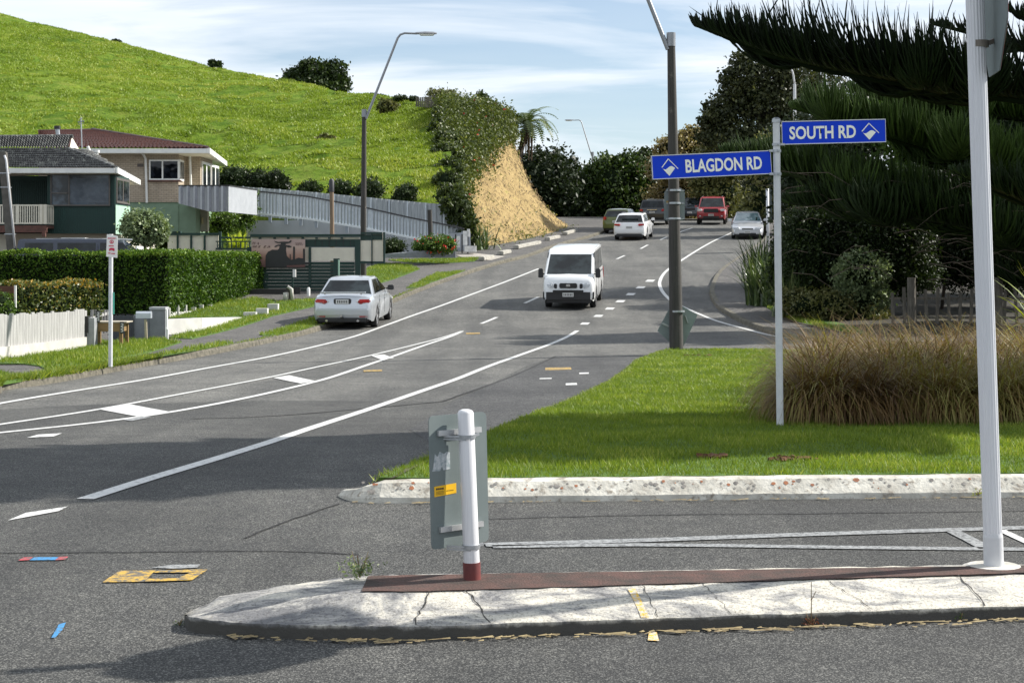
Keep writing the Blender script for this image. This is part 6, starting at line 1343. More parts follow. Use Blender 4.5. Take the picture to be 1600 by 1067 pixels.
# --- white picket fence with plinth along the footpath
WPF = M('picket_white_worn', (.42, .415, .40), (.24, .235, .23), .85, 4, vscale=(10, 10, .5), dirt=((.30, .28, .25), 12, .60)); PLN = M('plinth_white', (.54, .52, .48), (.42, .40, .37), .9, 2, bmp=.4, bscale=18, dirt=((.40, .37, .32), 5, .64))
fa, fb_ = G(-70, 571, .14), G(136, 540.5, .14); t = thing('picket_fence', 'weathered white picket fence on a rendered white plinth along the left footpath', 'fence', ((fa.x+fb_.x)/2, (fa.y+fb_.y)/2, fa.z))
L = (fb_-fa).length; d = (fb_-fa).normalized(); nr = Vector((-d.y, d.x, 0)).normalized()
def fz(u, py0, py1): p = fa.lerp(fb_, u); return CZ+(HY-(py0+(py1-py0)*u))*p.y/F
m = MB(); N = 44
for i in range(N):
    u = (i+.5)/N; p = fa.lerp(fb_, u); z0_ = fz(u, 549, 526); z1_ = fz(u, 497, 485)+random.choice((0, 0, .02, .035)); w = L/N*.93; q = [(-w/2, z0_), (w/2, z0_), (w/2, z1_-.01), (w/2-.02, z1_), (-w/2+.02, z1_), (-w/2, z1_-.01)]
    m.prism([Vector((p.x, p.y, 0))+Vector((d.x, d.y, 0))*a+Vector((0, 0, z)) for a, z in q], nr*(.022+random.uniform(0, .012)))
m.build('picket', WPF, t); m = MB()
k = 10
for i in range(k): p, q = fa.lerp(fb_, i/k), fa.lerp(fb_, (i+1)/k); m.prism([Vector((p.x, p.y, zt(p.y)-.1))-nr*.05, Vector((q.x, q.y, zt(q.y)-.1))-nr*.05, Vector((q.x, q.y, fz((i+1)/k, 549, 526)))-nr*.05, Vector((p.x, p.y, fz(i/k, 549, 526)))-nr*.05], nr*.2)
m.build('plinth', PLN, t)
m = MB(); p = fa.lerp(fb_, .995); m.box((p.x+.12, p.y+.05, zt(p.y)+.12+.33), (.16, .3, .66)); m.build('end_pier', M('pier_grey', (.30, .31, .32), (.22, .23, .24), .9), t)  # end pier in one plain grey
m = MB(); p = W(134, 507, fb_.y-.08); m.box(p, (.15, .16, .38)); m.build('meter_box', BLACK, t)
a_ = W(141, 540, 43); b_ = W(169, 530, 44.5); t = thing('picket_fence', 'short white picket panel behind the brown timber planter table', 'fence', (a_.x, a_.y, zt(43)))
m = MB()
for i in range(6): p = a_.lerp(b_, (i+.5)/6); z1_ = CZ+(HY-484)*p.y/F; z0_ = zt(p.y)+.12; m.box((p.x, p.y, (z0_+z1_)/2), (.07, .03, z1_-z0_))
m.build('picket', WPF, t); m = MB(); m.bar(a_+Vector((0, .04, .3)), b_+Vector((0, .04, .3)), .04, .07); m.bar(a_+Vector((0, .04, .7)), b_+Vector((0, .04, .7)), .04, .07); split(m, 'rail', WPF, t)
t = thing('trellis_fence', 'short brown timber fence panel with pale post at the far left above the pickets', 'fence', W(8, 480, 40.8)); m = MB(); a = W(-10, 482, 40.8); b = W(22, 447, 40.8); m.box(((a.x+b.x)/2, 40.8, (a.z+b.z)/2), (b.x-a.x, .04, b.z-a.z)); m.build('panel', M('brown_timber', (.13, .055, .03), (.08, .035, .02), .8, 4, vscale=(1, 1, 8)), t)
m = MB(); m.bar(W(24, 482, 40.7), W(24, 446, 40.7), .045, .05, up=(0, 1, 0)); m.build('post', FASC, t)
# gate area: grey gate, pillar, letterbox, planter table
D = 40.8; t = thing('grey_gate', 'dark grey paling gate beside the grey rendered pillar', 'gate', ground_at(192, D)); m = MB(); DG = M('gate_grey', (.075, .08, .09), (.05, .055, .06), .8, 3, vscale=(10, 10, .5))
for i in range(13): px = 170+i*3.0; bx(m, px, 492+random.uniform(0, 1.5), px+2.7, 531, D, .03)
m.build('paling', DG, t); m = MB(); bx(m, 168, 500, 210, 502, D+.04, .03); bx(m, 168, 522, 210, 524, D+.04, .03); split(m, 'rail', DG, t)
RG = M('render_grey', (.22, .23, .25), (.17, .18, .20), .9, 3, dirt=((.10, .10, .10), 4, .63))
t = thing('rendered_pillar', 'grey rendered gate pillar and low wall left of the white retaining wall', 'pillar', ground_at(235, D)); m = MB(); bx(m, 209, 492, 234, 531, D+.05, .2); bx(m, 234.1, 484, 257, 531, D, .35); m.build('wall_face', RG, t); m = MB(); bx(m, 233, 480, 258.5, 483.9, D-.04, .42); m.build('cap', M('cap_pale', (.38, .39, .40), (.30, .31, .32), .9), t)
m = MB(); bx(m, 258.8, 484, 261, 530, D-.02, .1); bx(m, 258.8, 514, 262.5, 530, D-.06, .06); m.build('corner_pipe', FASC, t)
t = thing('mailbox', 'silver mailbox on a pale wooden post in front of the grey pillar', 'letterbox', ground_at(228, 40.4)); m = MB(); m.bar(W(228.5, 532, 40.4), W(227.5, 499, 40.4), .055, .055, up=(0, 1, 0)); m.build('post', M('post_pale_wood', (.44, .38, .27), (.36, .31, .22), .8), t)
m = MB(); c = W(225, 492, 40.4); pr = [(-.085, -.08), (.085, -.08), (.085, .04), (.05, .085), (-.05, .085), (-.085, .04)]; m.prism([c+Vector((-.18, a, b)) for a, b in pr], (.36, 0, 0)); m.build('mail_box', M('mailbox_silver', (.60, .64, .68), (.5, .54, .58), .35, metal=.4), t)
D = 38.0; t = thing('planter_table', 'brown timber raised planter table on the lawn behind the parking sign', 'planter table', ground_at(166, D, .12)); BW = M('treated_timber', (.27, .17, .075), (.19, .12, .05), .8, 4, vscale=(1, 1, 8))
m = MB(); bx(m, 143.5, 504.5, 190, 518, D, .5); m.build('planter_bed', BW, t)
for px, dd in ((144, 0), (186, 0), (152, .5), (195, .5)): m = MB(); a = W(px, 510, D+dd); z0_ = zt(D+dd)+.12; m.box((a.x+.04, a.y+.03, (z0_+a.z+.1)/2), (.075, .075, a.z+.1-z0_)); m.build('leg', BW, t)
m = MB(); bx(m, 142, 502.5, 198, 504.3, D-.02, .62); m.build('top_rim', M('rim_pale', (.45, .40, .32), (.36, .32, .26), .8), t)
for px, py, lab in ((190.5, 512, 'dark number plaque with pale figures on the right end of the planter table'), (153, 494.5, 'dark number plaque with pale figures standing above the planter table')):
    tt_ = thing('house_number', lab, 'plaque', W(px, py+8, D-.05)); m = MB(); m.box(W(px, py, D-.05), (.09, .02, .27)); m.build('plaque', BLACK, tt_); m = MB()
    for k in (-1, 0, 1): c = W(px, py+k*4.6, D-.065); m.box(c+Vector((0, 0, .022)), (.05, .006, .014)); m.box(c-Vector((0, 0, .022)), (.05, .006, .014)); m.box(c+Vector((.02, 0, 0)), (.014, .006, .044))
    m.build('figure', FASC, tt_)
# white retaining wall and the white posts under the hedge
WW = M('wall_white', (.60, .59, .56), (.48, .47, .45), .85, 3, dirt=((.44, .42, .40), 4, .66))
wa, wb, wc = W(262, 530, 46.8), W(310, 520, 50.3), W(386, 499, 57.5); t = thing('white_retaining_wall', 'low white rendered retaining wall wedge beside the sloping grass', 'wall', (wb.x, wb.y, zt(50)))
m = MB()
def wseg(m, p, q, z0a, z0b, z1a, z1b, th): m.prism([Vector((p.x, p.y, z0a)), Vector((q.x, q.y, z0b)), Vector((q.x, q.y, z1b)), Vector((p.x, p.y, z1a))], th)
wseg(m, W(262, 0, 43.4), W(314.5, 0, 44.7), -.6, -.5, W(0, 499, 43.4).z, W(0, 497, 44.7).z, (-.02, .3, 0))
wseg(m, W(315, 0, 44.72), W(386, 0, 50.5), -.5, -.3, W(0, 497, 44.72).z, W(0, 495.5, 50.5).z, (-.3, .1, 0)); m.build('wall_face', WW, t)
t = thing('white_post_fence', 'white stub pickets half buried under the end of the big hedge', 'fence', W(330, 492, 52)); m = MB()
for i in range(13):
    px = 264+i*13+random.uniform(-1, 1); u = i/12; D_ = 50.0+u*9.0; y0 = np.interp(px, [264, 380, 425], [497, 495, 480]); h = 20 if i % 3 else 16; a = W(px, y0+1, D_); b = W(px, y0-h, D_); m.box(((a.x+b.x)/2-.02, D_, (a.z+b.z)/2), (.14, .10, b.z-a.z))
split(m, 'post', WW, t); m = MB(); m.bar(W(264, 491, 50.1), W(380, 486, 57), .05, .14); m.build('rail', WW, t)
t = thing('white_block_wall', 'stepped white block wall where the driveway hedge ends', 'wall', ground_at(408, 54.5)); m = MB()
for x0, y0, x1, y1, D_ in ((380, 488, 399.5, 499, 50.4), (399.7, 482, 417.5, 496, 51.0), (417.7, 475, 434, 490, 52.2)): bx(m, x0, y0, x1, y1, D_, .3)
split(m, 'block', WW, t)
# ============================================================ VEHICLES (local frame: x right, y forward, z up)
def paintm(name, c, metal=.0, rough=.32):
    m, t, p, o = nt(name); n = noise(t, 1.5, 3); t.links.new(mixc(t, n.outputs[0], tuple(x*.93 for x in c), c), p.inputs['Base Color']); p.inputs['Metallic'].default_value = metal; p.inputs['Roughness'].default_value = rough; p.inputs['Coat Weight'].default_value = .8; p.inputs['Coat Roughness'].default_value = .06; return m
CG = glass('car_glass', (.012, .016, .017), .04); TYRE = M('tyre_rubber', (.022, .022, .022), (.015, .015, .015), .85, 20); RIM = M('alloy_rim', (.55, .56, .58), (.45, .46, .48), .3, 6, metal=.7)
CHROME = M('chrome', (.75, .76, .78), rough=.15, metal=.9); TAILR = M('tail_red', (.50, .012, .015), (.35, .01, .012), .2, 6, coat=.6); HEADL = M('head_lens', (.80, .82, .84), (.55, .57, .60), .1, 9, coat=.8); PLATE = M('number_plate', (.72, .72, .70), (.66, .66, .64), .5, 9); TRIMK = M('trim_dark', (.025, .025, .027), rough=.45)
ORANGE = M('indicator', (.6, .25, .03), rough=.3)
def interp(tab, y): return [float(np.interp(y, [r[0] for r in tab], [r[k] for r in tab])) for k in range(1, len(tab[0]))]
def car(name, label, cat, loc, yaw, S, pm, group='cars on the road'):
    """S: dict L W H wb wr prof[(y, ztop, halfwidth)] gh(yb0, yr0, yr1, yb1) belt roof wroof"""
    g0 = Vector(loc); pitch = math.atan2(zt(g0.y+1.5)-zt(g0.y-1.5), 3)*cos(yaw)
    t = thing(name, label, cat, g0, yaw, group); t.rotation_euler = (pitch, 0, yaw); ORG[t.name] = Vector((0, 0, 0))
    B = dict(local=True); hw = S['W']/2; wy = (-S['wb']/2+S.get('wo', 0), S['wb']/2+S.get('wo', 0)); R = S['wr']; y0, y1 = S['prof'][0][0], S['prof'][-1][0]
    ys = sorted(set([round(v, 3) for v in list(np.linspace(y0, y1, 46))+[w+s*R*1.16*cos(a) for w in wy for s in (-1, 1) for a in np.linspace(0, pi/2, 7)]+[r[0] for r in S['prof']]]))
    m = MB(); zsill = S.get('sill', .22); n0 = 0; K = None
    for y in ys:
        zt_, w = interp(S['prof'], y); e = min(1, min(y-y0, y1-y)/.25); zb = zsill+.10*(1-e)
        for wq in wy:
            dq = abs(y-wq)
            if dq < R*1.16: zb = max(zb, R+sqrt(max(0, (R*1.16)**2-dq*dq)))
        zs = S.get('shoulder', .72)*zt_; ring = [(w*.95, zb), (w, max(zb+.02, zsill+.16)), (w*1.0, max(zb+.04, zs)), (w*.975, max(zb+.06, zt_-.11)), (w*.92, zt_-.03), (w*.80, zt_+.005), (w*.4, zt_+.022), (0, zt_+.03)]
        ring = ring+[(-a, b) for a, b in ring[-2::-1]]; K = len(ring)
        m.v += [(a, y, b) for a, b in ring]
    for i in range(len(ys)-1):
        for k in range(K-1): a = i*K+k; m.f.append([a, a+1, a+1+K, a+K])
    m.f.append(list(range(K))); m.f.append([(len(ys)-1)*K+k for k in range(K)])
    body = m.build('body', pm, t, smooth_=True, auto=radians(38), **B)
    m = MB(); m.box((0, (y0+y1)/2, zsill+.12), (S['W']*.78, (y1-y0)*.93, .26)); m.build('underbody', TRIMK, t, **B)
    yb0, yr0, yr1, yb1 = S['gh']; zb, zr, wg, wr = S['belt'], S['roof'], hw*S.get('gw', .925), S['wroof']
    z_at = lambda y: zb+(zr-zb)*min(1, (y-yb0)/(yr0-yb0), (yb1-y)/(yb1-yr1)) if yr0 > yb0 else zr
    x_at = lambda z: wg+(wr-wg)*(z-zb)/(zr-zb)
    m = MB(); gy = sorted(set([yb0, yr0, yr1, yb1]+[yr0+(yr1-yr0)*k/6 for k in range(7)])); zc = .045
    for y in gy:
        z = max(z_at(y), zb-.0); crown = zc*(1-((y-(yr0+yr1)/2)/((yr1-yr0)/2+.01))**2) if yr0 <= y <= yr1 else 0
        x = x_at(z); ring = [(wg, zb-.04), (x, z), (x*.62, z+crown*.7), (0, z+crown)]; ring = ring+[(-a, b) for a, b in ring[-2::-1]]; m.v += [(a, y, b) for a, b in ring]
    for i in range(len(gy)-1):
        for k in range(6): a = i*7+k; m.f.append([a, a+1, a+8, a+7])
    m.f.append(list(range(7))); m.f.append([(len(gy)-1)*7+k for k in range(7)])
    m.build('cabin', pm, t, smooth_=True, auto=radians(30), bevel=S.get('cbev', .035), seg=3, **B)
    # glass
    def endglass(nm, yb, yr, mx0=.93, mx1=.90, lo=.08, hi=.90, xtra=None):
        nrm = Vector((0, zr-zb, -(yr-yb))).normalized() if yb > yr else Vector((0, -(zr-zb), (yr-yb))).normalized()
        P = lambda u, f: Vector((u*x_at(zb+(zr-zb)*f), yb+(yr-yb)*f, zb+(zr-zb)*f))+nrm*.006
        q = [P(-mx0, lo), P(mx0, lo), P(mx1, hi), P(-mx1, hi)]; mm = MB(); mm.prism(q, -nrm*.02); g_ = mm.build(nm, S.get('glass_mat', CG), t, bevel=.012, **B); return P, nrm, g_
    Pf, nf, gf = endglass('windscreen', yb1, yr1, hi=S.get('whi', .90), mx0=S.get('wmx', .93)); Pr, nr_, gr = endglass('rear_window', yb0, yr0, hi=.86)
    for s_ in (-1, 1):
        sn = Vector((s_*(zr-zb), 0, wg-wr)).normalized()
        for (a0, a1, b0, b1) in S['win']:   # y at belt (rear, front), y at roof (rear, front)
            f0, f1 = .10, .88; P = lambda y, f: Vector((s_*x_at(zb+(zr-zb)*f), y, zb+(zr-zb)*f))+sn*.005
            mm = MB(); mm.prism([P(a0, f0), P(a1, f0), P(b1, f1), P(b0, f1)], -sn*.015); mm.build('side_window', CG, t, bevel=.008, **B)
    for s_ in (-1, 1):
        for wq in wy:
            mm = MB(); xo = s_*(hw-.015); n_ = 28
            prof = [(-.20, R*.55), (-.20, R*.93), (-.17, R), (-.03, R), (0, R*.94), (.0, R*.72), (-.03, R*.66)]
            for (dx_, rr) in prof:
                for k in range(n_): a = 2*pi*k/n_; mm.v.append((xo+s_*dx_, wq+rr*cos(a), R+rr*sin(a)))
            for i in range(len(prof)-1):
                for k in range(n_): a = i*n_+k; b = i*n_+(k+1) % n_; mm.f.append([a, b, b+n_, a+n_])
            wh = mm.build('wheel', TYRE, t, smooth_=True, auto=.8, **B)
            mm = MB(); ns = S.get('spokes', 5); xr = xo-s_*.012
            for k in range(ns):
                a = 2*pi*k/ns; c, s2_ = cos(a), sin(a); p = [(xr, wq+r_*c-w_*s2_, R+r_*s2_+w_*c) for r_, w_ in ((.04, -.035), (R*.64, -.045), (R*.64, .045), (.04, .035))]; mm.prism(p, (-s_*.03, 0, 0))
            for (ra, rb) in ((R*.60, R*.70),):
                for k in range(n_):
                    a, b = 2*pi*k/n_, 2*pi*(k+1)/n_; mm.poly([(xr, wq+ra*cos(a), R+ra*sin(a)), (xr, wq+rb*cos(a), R+rb*sin(a)), (xr, wq+rb*cos(b), R+rb*sin(b)), (xr, wq+ra*cos(b), R+ra*sin(b))])
            mm.poly([(xr, wq+.07*cos(a), R+.07*sin(a)) for a in np.linspace(0, 2*pi, 13)[:-1]]); mm.build('rim', RIM, wh, **B)
            mm = MB(); mm.poly([(xo-s_*.05, wq+R*.66*cos(a), R+R*.66*sin(a)) for a in np.linspace(0, 2*pi, 19)[:-1]]); mm.build('brake_disc', TRIMK, wh, **B)
    # mirrors
    for s_ in (-1, 1):
        mm = MB(); c = Vector((s_*(hw+.09), yb1-.42 if not S.get('van') else yb1-.18, zb+.10)); mm.box(c, (.20, .10, .15) if not S.get('van') else (.17, .10, .30), taper=.85); mm.box(c-Vector((s_*.11, 0, .03)), (.10, .05, .04)); mm.build('wing_mirror', S.get('mirror', pm), t, bevel=.025, **B)
    for (nm, mat, c, sz, rz) in S['bits']:
        for s_ in ((-1, 1) if c[0] != 0 else (1,)):
            mm = MB(); mm.box((c[0]*s_, c[1], c[2]), sz, rz=rz*s_, rx=0); mm.build(nm, mat, t, smooth_=True, auto=.6, bevel=min(sz)*.3, **B)
    for sgn, yy, zz in S['plates']:
        mm = MB(); mm.box((0, yy, zz), (.36, .016, .125)); pl = mm.build('number_plate', PLATE, t, **B); mm = MB()
        for k in range(6): mm.box((-.13+k*.052, yy+sgn*.011, zz), (.026, .005, .07)); 
        for k in range(6): mm.box((-.13+k*.052+(.008 if k % 2 else -.004), yy+sgn*.0145, zz+.012*(k % 3-1)), (.012, .003, .02))
        mm.build('plate_figure', BLACK, pl, **B)
    for (px_, z0_, z1_) in S.get('seams', ()):   # door shut lines
        for s_ in (-1, 1): mm = MB(); wv = interp(S['prof'], px_)[1]; mm.box((s_*(wv*1.0+.001), px_, (z0_+z1_)/2), (.006, .010, z1_-z0_)); mm.build('door_seam', TRIMK, t, **B)
    for (px_, z_) in S.get('handles', ()):
        for s_ in (-1, 1): mm = MB(); wv = interp(S['prof'], px_)[1]; mm.box((s_*(wv+.012), px_, z_), (.03, .17, .03)); mm.build('door_handle', S.get('handle_mat', pm), t, bevel=.008, **B)
    return t
def sedan(L=4.62, Wd=1.76, H=1.45, **k):
    h = L/2; w = Wd/2
    S = dict(W=Wd, wb=2.67, wr=.315, prof=[(-h, .62, w*.80), (-h+.05, .80, w*.88), (-h+.14, .93, w*.95), (-h+.5, .985, w*.99), (-h+1.0, .965, w), (0, .93, w), (h-1.35, .90, w), (h-.7, .81, w*.985), (h-.25, .68, w*.93), (h-.08, .56, w*.84), (h, .42, w*.74)], gh=(-h+.62, -h+1.35, h-2.25, h-1.25), belt=.93, roof=H-.045, wroof=w*.69,
     win=[(-h+.98, -h+1.55, -h+1.45, -h+1.62), (-h+1.60, -.10, -h+1.67, -.16), (-.02, h-1.50, -.06, h-2.26)], seams=((-.06, .35, .92), (-1.05, .55, .92), (1.05, .35, .88)), handles=((-.95, .78), (.05, .76)))
    S.update(k); S['bits'] = k.get('bits', [])
    S['plates'] = k.get('plates', [(-1, -h-.0, .78), (1, h+.0, .40)]); return S
h = 2.31
rearbits = [('tail_light', TAILR, (.62, -h+.075, .80), (.36, .12, .13), .35), ('tail_light_reverse', PLATE, (.42, -h+.045, .80), (.05, .06, .05), .1), ('rear_bumper', None, (0, -h-.01, .50), (1.52, .12, .20), 0), ('lower_valance', TRIMK, (0, -h+.03, .30), (1.42, .12, .16), 0), ('rear_reflector', TAILR, (.60, -h+.02, .38), (.24, .08, .035), .15)]
frontbits = [('headlight', HEADL, (.60, h-.15, .62), (.40, .20, .13), -.45), ('grille', TRIMK, (0, h-.035, .58), (.62, .08, .09), 0), ('air_intake', TRIMK, (0, h+.005, .33), (.95, .06, .11), 0), ('fog_light', TRIMK, (.62, h-.05, .33), (.20, .10, .08), -.3), ('front_bumper', None, (0, h-.03, .42), (1.40, .12, .26), 0)]
def bits(pm, *ls): return [(n_, (pm if m_ is None else m_), c, s, r) for l in ls for (n_, m_, c, s, r) in l]
SILV = paintm('paint_silver', (.56, .59, .62), .55, .3); WHT = paintm('paint_white_car', (.80, .80, .79)); REDP = paintm('paint_red', (.36, .012, .016), .1); BLK = paintm('paint_black', (.015, .017, .02)); GRN = paintm('paint_olive', (.09, .11, .01), .2); GREYP = paintm('paint_grey', (.10, .12, .13), .3); SILV2 = paintm('paint_silver_pale', (.60, .61, .63), .4, .3); NAVY = paintm('paint_navy', (.018, .028, .06), .1); DBLUE = paintm('paint_slate', (.05, .065, .08), .3)
def at(px, py): g = G(px, py); return g
# parked silver sedan
a = G(535, 514.5); yw = radians(-4)
loc = a+Vector((sin(-yw), cos(yw), 0))*h; loc.z = zt(loc.y)
S = sedan(); S['bits'] = bits(SILV, rearbits, frontbits)+[('boot_spoiler', SILV, (0, -h+.16, 1.055), (1.30, .16, .035), 0), ('spoiler_foot', SILV, (.52, -h+.17, 1.02), (.05, .10, .07), 0), ('tow_ball', CHROME, (0, -h-.16, .40), (.05, .05, .06), 0), ('tow_bar', TRIMK, (0, -h-.07, .35), (.08, .18, .05), 0), ('plate_recess', TRIMK, (0, -h+.045, .80), (.50, .07, .17), 0), ('exhaust_pipe', CHROME, (-.45, -h+.0, .26), (.08, .12, .06), 0)]
S['plates'] = [(-1, -h-.0, .80)]; S['mirror'] = TRIMK
car('parked_sedan', 'silver sedan parked nose uphill at the left kerb, with boot spoiler', 'car', loc, yw, S, SILV, 'cars')
# white wagon driving away
def road_loc(px, py, yaw, half, rear=True):
    a = G(px, py); d = Vector((-sin(yaw), cos(yaw), 0)); p = a+(d*half if rear else d*-half); p.z = zt(p.y); return p
def hatch(L, Wd, H, roofy, **k):
    hh = L/2; w = Wd/2; S = dict(W=Wd, wb=L*.585, wr=k.get('wr', .33), prof=[(-hh, .55, w*.82), (-hh+.05, .85, w*.92), (-hh+.16, .97, w*.96), (-hh+.6, 1.0, w), (0, .95, w), (hh-1.35, .93, w), (hh-.6, .86, w*.98), (hh-.2, .74, w*.92), (hh-.05, .58, w*.84), (hh, .42, w*.78)], gh=(-hh+.10, -hh+roofy, hh-2.3, hh-1.25), belt=.95, roof=H-.05, wroof=w*.74,
     win=[(-hh+.42, -hh+1.05, -hh+roofy+.12, -hh+1.0), (-hh+1.12, -.05, -hh+1.12, -.12), (.03, hh-1.5, .0, hh-2.3)], seams=((-.03, .35, .93), (-1.0, .5, .93), (1.05, .35, .9)), handles=((-.9, .80), (.08, .78)), plates=[(-1, -hh-.002, .72)])
    S.update(k); S.setdefault('bits', []); return S
hh = 2.35; yw = radians(-11)
wb_ = [('tail_light', TAILR, (.66, -hh+.06, .86), (.34, .14, .11), .35), ('rear_bumper', None, (0, -hh+.0, .50), (1.60, .12, .22), 0), ('lower_valance', TRIMK, (0, -hh+.02, .29), (1.45, .12, .16), 0), ('roof_rail', TRIMK, (.58, 0, 1.47), (.03, 2.1, .035), 0)]
fb2 = [('headlight', HEADL, (.66, hh-.16, .68), (.36, .22, .13), -.45), ('grille', TRIMK, (0, hh-.02, .62), (.8, .08, .14), 0), ('front_bumper', None, (0, hh-.03, .40), (1.5, .12, .24), 0)]
S = hatch(4.7, 1.80, 1.48, .62); S['bits'] = bits(WHT, wb_, fb2)+[('rear_wiper_trim', TRIMK, (0, -hh+.30, 1.36), (.9, .1, .03), 0)]
car('station_wagon', 'white station wagon driving away uphill ahead of the van, brake lights red', 'car', road_loc(983, 376, yw, hh), yw, S, WHT, 'cars')
yw = radians(-15); S = hatch(4.1, 1.68, 1.47, .55, wr=.30); hh = 2.05; S['bits'] = bits(GRN, [('tail_light', TAILR, (.66, -hh+.07, .92), (.20, .14, .2), .35), ('rear_bumper', None, (0, -hh, .45), (1.5, .12, .24), 0)])
car('green_hatchback', 'olive green hatchback half hidden behind the white wagon', 'car', road_loc(962, 365.5, yw, hh), yw, S, GRN, 'cars')
def suv(L, Wd, H, wr, **k):
    hh = L/2; w = Wd/2; S = dict(W=Wd, wb=L*.585, wr=wr, sill=.34, shoulder=.74, prof=[(-hh, .6, w*.86), (-hh+.04, 1.0, w*.94), (-hh+.12, 1.10, w*.97), (-hh+.6, 1.13, w), (0, 1.10, w), (hh-1.3, 1.08, w), (hh-.5, 1.04, w*.98), (hh-.12, .97, w*.94), (hh-.03, .82, w*.90), (hh, .50, w*.86)], gh=(-hh+.10, -hh+.35, hh-2.15, hh-1.30), belt=1.09, roof=H-.05, wroof=w*.78,
     win=[(-hh+.35, -hh+1.1, -hh+.50, -hh+1.08), (-hh+1.18, -.05, -hh+1.18, -.1), (.03, hh-1.5, .0, hh-2.12)], seams=((-.03, .45, 1.08), (-1.05, .6, 1.08), (1.0, .45, 1.05)), handles=((-.92, .95), (.08, .93)), plates=[(-1, -hh-.004, .86)])
    S.update(k); S.setdefault('bits', []); return S
yw = radians(-17); S = suv(4.75, 1.88, 1.72, .37); hh = 2.375; S['bits'] = bits(BLK, [('tail_light', TAILR, (.74, -hh+.06, .98), (.24, .12, .16), .35), ('rear_bumper', None, (0, -hh-.01, .62), (1.7, .14, .26), 0), ('chrome_strip', CHROME, (0, -hh-.0, 1.02), (.7, .05, .05), 0), ('roof_rail', CHROME, (.62, 0, 1.70), (.03, 2.2, .04), 0)])
car('black_suv', 'black four wheel drive beyond the white wagon at the crest', 'car', road_loc(1019, 352, yw, hh), yw, S, BLK, 'cars')
yw = radians(-20); S = suv(4.7, 1.85, 1.95, .38); S['bits'] = bits(GREYP, [('tail_light', TAILR, (.78, -hh+.04, .9), (.12, .10, .3), .2), ('spare_wheel', TYRE, (0, -hh-.12, .95), (.68, .2, .68), 0), ('rear_bumper', None, (0, -hh-.01, .55), (1.6, .14, .2), 0)]); p = W(990, 346, 152); p.z = zt(152)
car('grey_offroader', 'boxy grey off-roader partly hidden left of the black four wheel drive', 'car', p, yw, S, GREYP, 'cars')
# oncoming vehicles
def yawin(deg): return radians(180-deg)
yw = yawin(9); hh = 2.5; S = suv(5.0, 1.98, 1.86, .41); S['bits'] = bits(REDP, [('headlight', HEADL, (.76, hh-.10, .98), (.34, .16, .17), -.35), ('grille', TRIMK, (0, hh+.0, .95), (.98, .08, .24), 0), ('front_bumper', None, (0, hh+.03, .66), (1.82, .16, .22), 0), ('air_intake', TRIMK, (0, hh+.05, .50), (1.1, .14, .15), 0), ('fog_light', HEADL, (.72, hh+.09, .60), (.14, .06, .08), 0), ('wheel_flare', TRIMK, (1.0, 1.46, .62), (.05, .9, .10), 0), ('roof_rack', CHROME, (.66, -.3, 1.86), (.04, 1.9, .05), 0)]); S['plates'] = [(1, hh+.115, .66)]
car('red_pickup', 'big red four wheel drive coming towards the camera at the crest', 'car', road_loc(1111, 351.5, yw, hh, False), yw, S, REDP, 'cars')
yw = yawin(9); S = suv(4.6, 1.84, 1.68, .36); hh = 2.3; S['bits'] = bits(DBLUE, [('headlight', HEADL, (.70, hh-.10, .92), (.34, .16, .13), -.35), ('grille', TRIMK, (0, hh-.02, .85), (.8, .08, .18), 0), ('front_bumper', None, (0, hh+.0, .62), (1.65, .14, .22), 0)]); S['plates'] = [(1, hh+.075, .6)]; p = W(1080, 346, 124); p.z = zt(124)
car('slate_suv', 'dark slate four wheel drive following behind the red one', 'car', p, yw, S, DBLUE, 'cars')
yw = yawin(8); hh = 2.31; S = sedan(Wd=1.80, H=1.48); S['bits'] = bits(SILV2, rearbits, frontbits)+[('sun_shade', M('sunshade_blue', (.10, .55, .70), (.35, .55, .45), .5, 3), (0, .62, 1.18), (1.05, .02, .22), 0), ('grille_bar', CHROME, (0, h+.01, .60), (.5, .03, .02), 0)]
S['bits'] = [b_ for b_ in S['bits'] if b_[0] != 'sun_shade']; S['glass_mat'] = M('windscreen_bright', (.03, .08, .10), (.16, .22, .23), .06, 2.2, coat=1)
S['plates'] = [(1, h+.05, .42)]
car('oncoming_sedan', 'silver sedan with a blue-tinted windscreen approaching on the right', 'car', road_loc(1168, 374.5, yw, hh, False), yw, S, SILV2, 'cars')
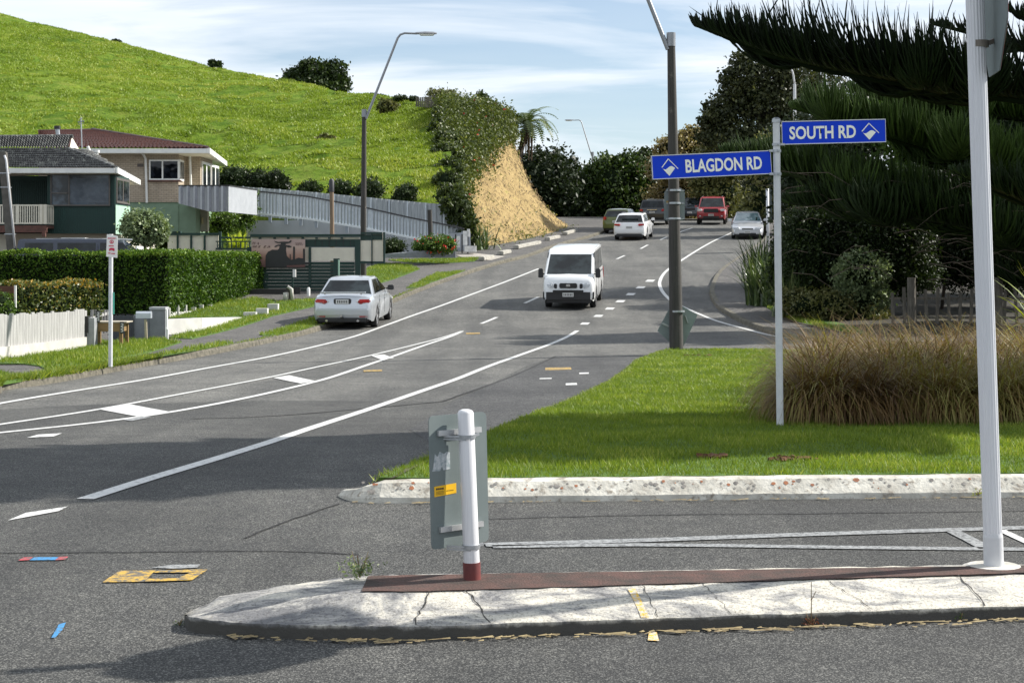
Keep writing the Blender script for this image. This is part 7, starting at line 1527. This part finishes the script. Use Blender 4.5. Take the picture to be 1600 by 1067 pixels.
# the white van
VW = paintm('paint_van_white', (.82, .83, .83)); hh = 2.34
def vanS(): return dict(van=1, whi=.80, wmx=.90, W=1.70, wb=2.55, wo=.05, wr=.325, sill=.25, shoulder=.72, cbev=.11, gw=.97, prof=[(-hh, .5, .80), (-hh+.04, 1.10, .83), (0, 1.12, .85), (hh-.75, 1.13, .85), (hh-.34, 1.12, .845), (hh-.18, 1.04, .83), (hh-.07, .90, .80), (hh, .58, .74)], gh=(-hh+.03, -hh+.20, hh-1.38, hh-.24), belt=1.07, roof=1.91, wroof=.755,
  win=[(-hh+.35, -hh+1.30, -hh+.40, -hh+1.30), (-hh+1.42, .30, -hh+1.42, .30), (.42, hh-.72, .42, hh-1.18)], seams=((.36, .35, 1.85), (1.32, .5, 1.1), (-.95, .35, 1.1)), handles=((.50, .92),), handle_mat=TRIMK, mirror=TRIMK, plates=[(1, hh+.085, .50)])
S = vanS(); S['bits'] = [('front_bumper', TRIMK, (0, hh-.14, .46), (1.67, .38, .47), 0), ('grille', TRIMK, (0, hh+.0, .79), (.58, .08, .16), 0), ('grille_emblem', CHROME, (0, hh+.04, .80), (.13, .02, .075), 0), ('headlight', HEADL, (.62, hh-.10, .78), (.34, .16, .19), -.50), ('headlight_surround', TRIMK, (.42, hh-.03, .77), (.10, .05, .16), -.2), ('lower_grille', BLACK, (0, hh+.07, .60), (1.0, .03, .10), 0), ('tail_light', TAILR, (.80, -hh+.0, .9), (.08, .08, .4), 0), ('wiper', TRIMK, (.32, hh-.36, 1.14), (.55, .02, .02), 0), ('side_rail', TRIMK, (.86, -.9, 1.06), (.02, 1.5, .03), 0), ('mud_stripe', TRIMK, (.84, .65, .40), (.02, .10, .3), 0)]
yw = yawin(7); car('white_van', 'white passenger van with black bumper driving towards the camera', 'van', road_loc(888, 484, yw, hh, False), yw, S, VW, 'cars')
# the navy campervan behind the hedge
hh = 2.34; S = vanS(); S['roof'] = 2.02; S['bits'] = [('front_bumper', TRIMK, (0, hh-.04, .48), (1.62, .22, .40), 0), ('headlight', HEADL, (.655, hh-.085, .82), (.30, .14, .16), -.35), ('roof_rack', FASC, (.55, -.2, 2.02), (.05, 2.9, .05), 0), ('roof_hatch', FASC, (0, -.5, 2.03), (.8, .8, .07), 0), ('white_nose_panel', FASC, (0, hh-.78, 1.55), (1.35, .05, .5), 0)]
p = W(205, 420, 54.0); p.z = zt(54)+.28; NV = car('navy_van', 'dark navy van with white roof fittings parked behind the big hedge', 'van', p, radians(-86), S, NAVY, 'cars'); NV.rotation_euler = (0, 0, radians(-86)); NV.location.x = W(142, 400, 54).x
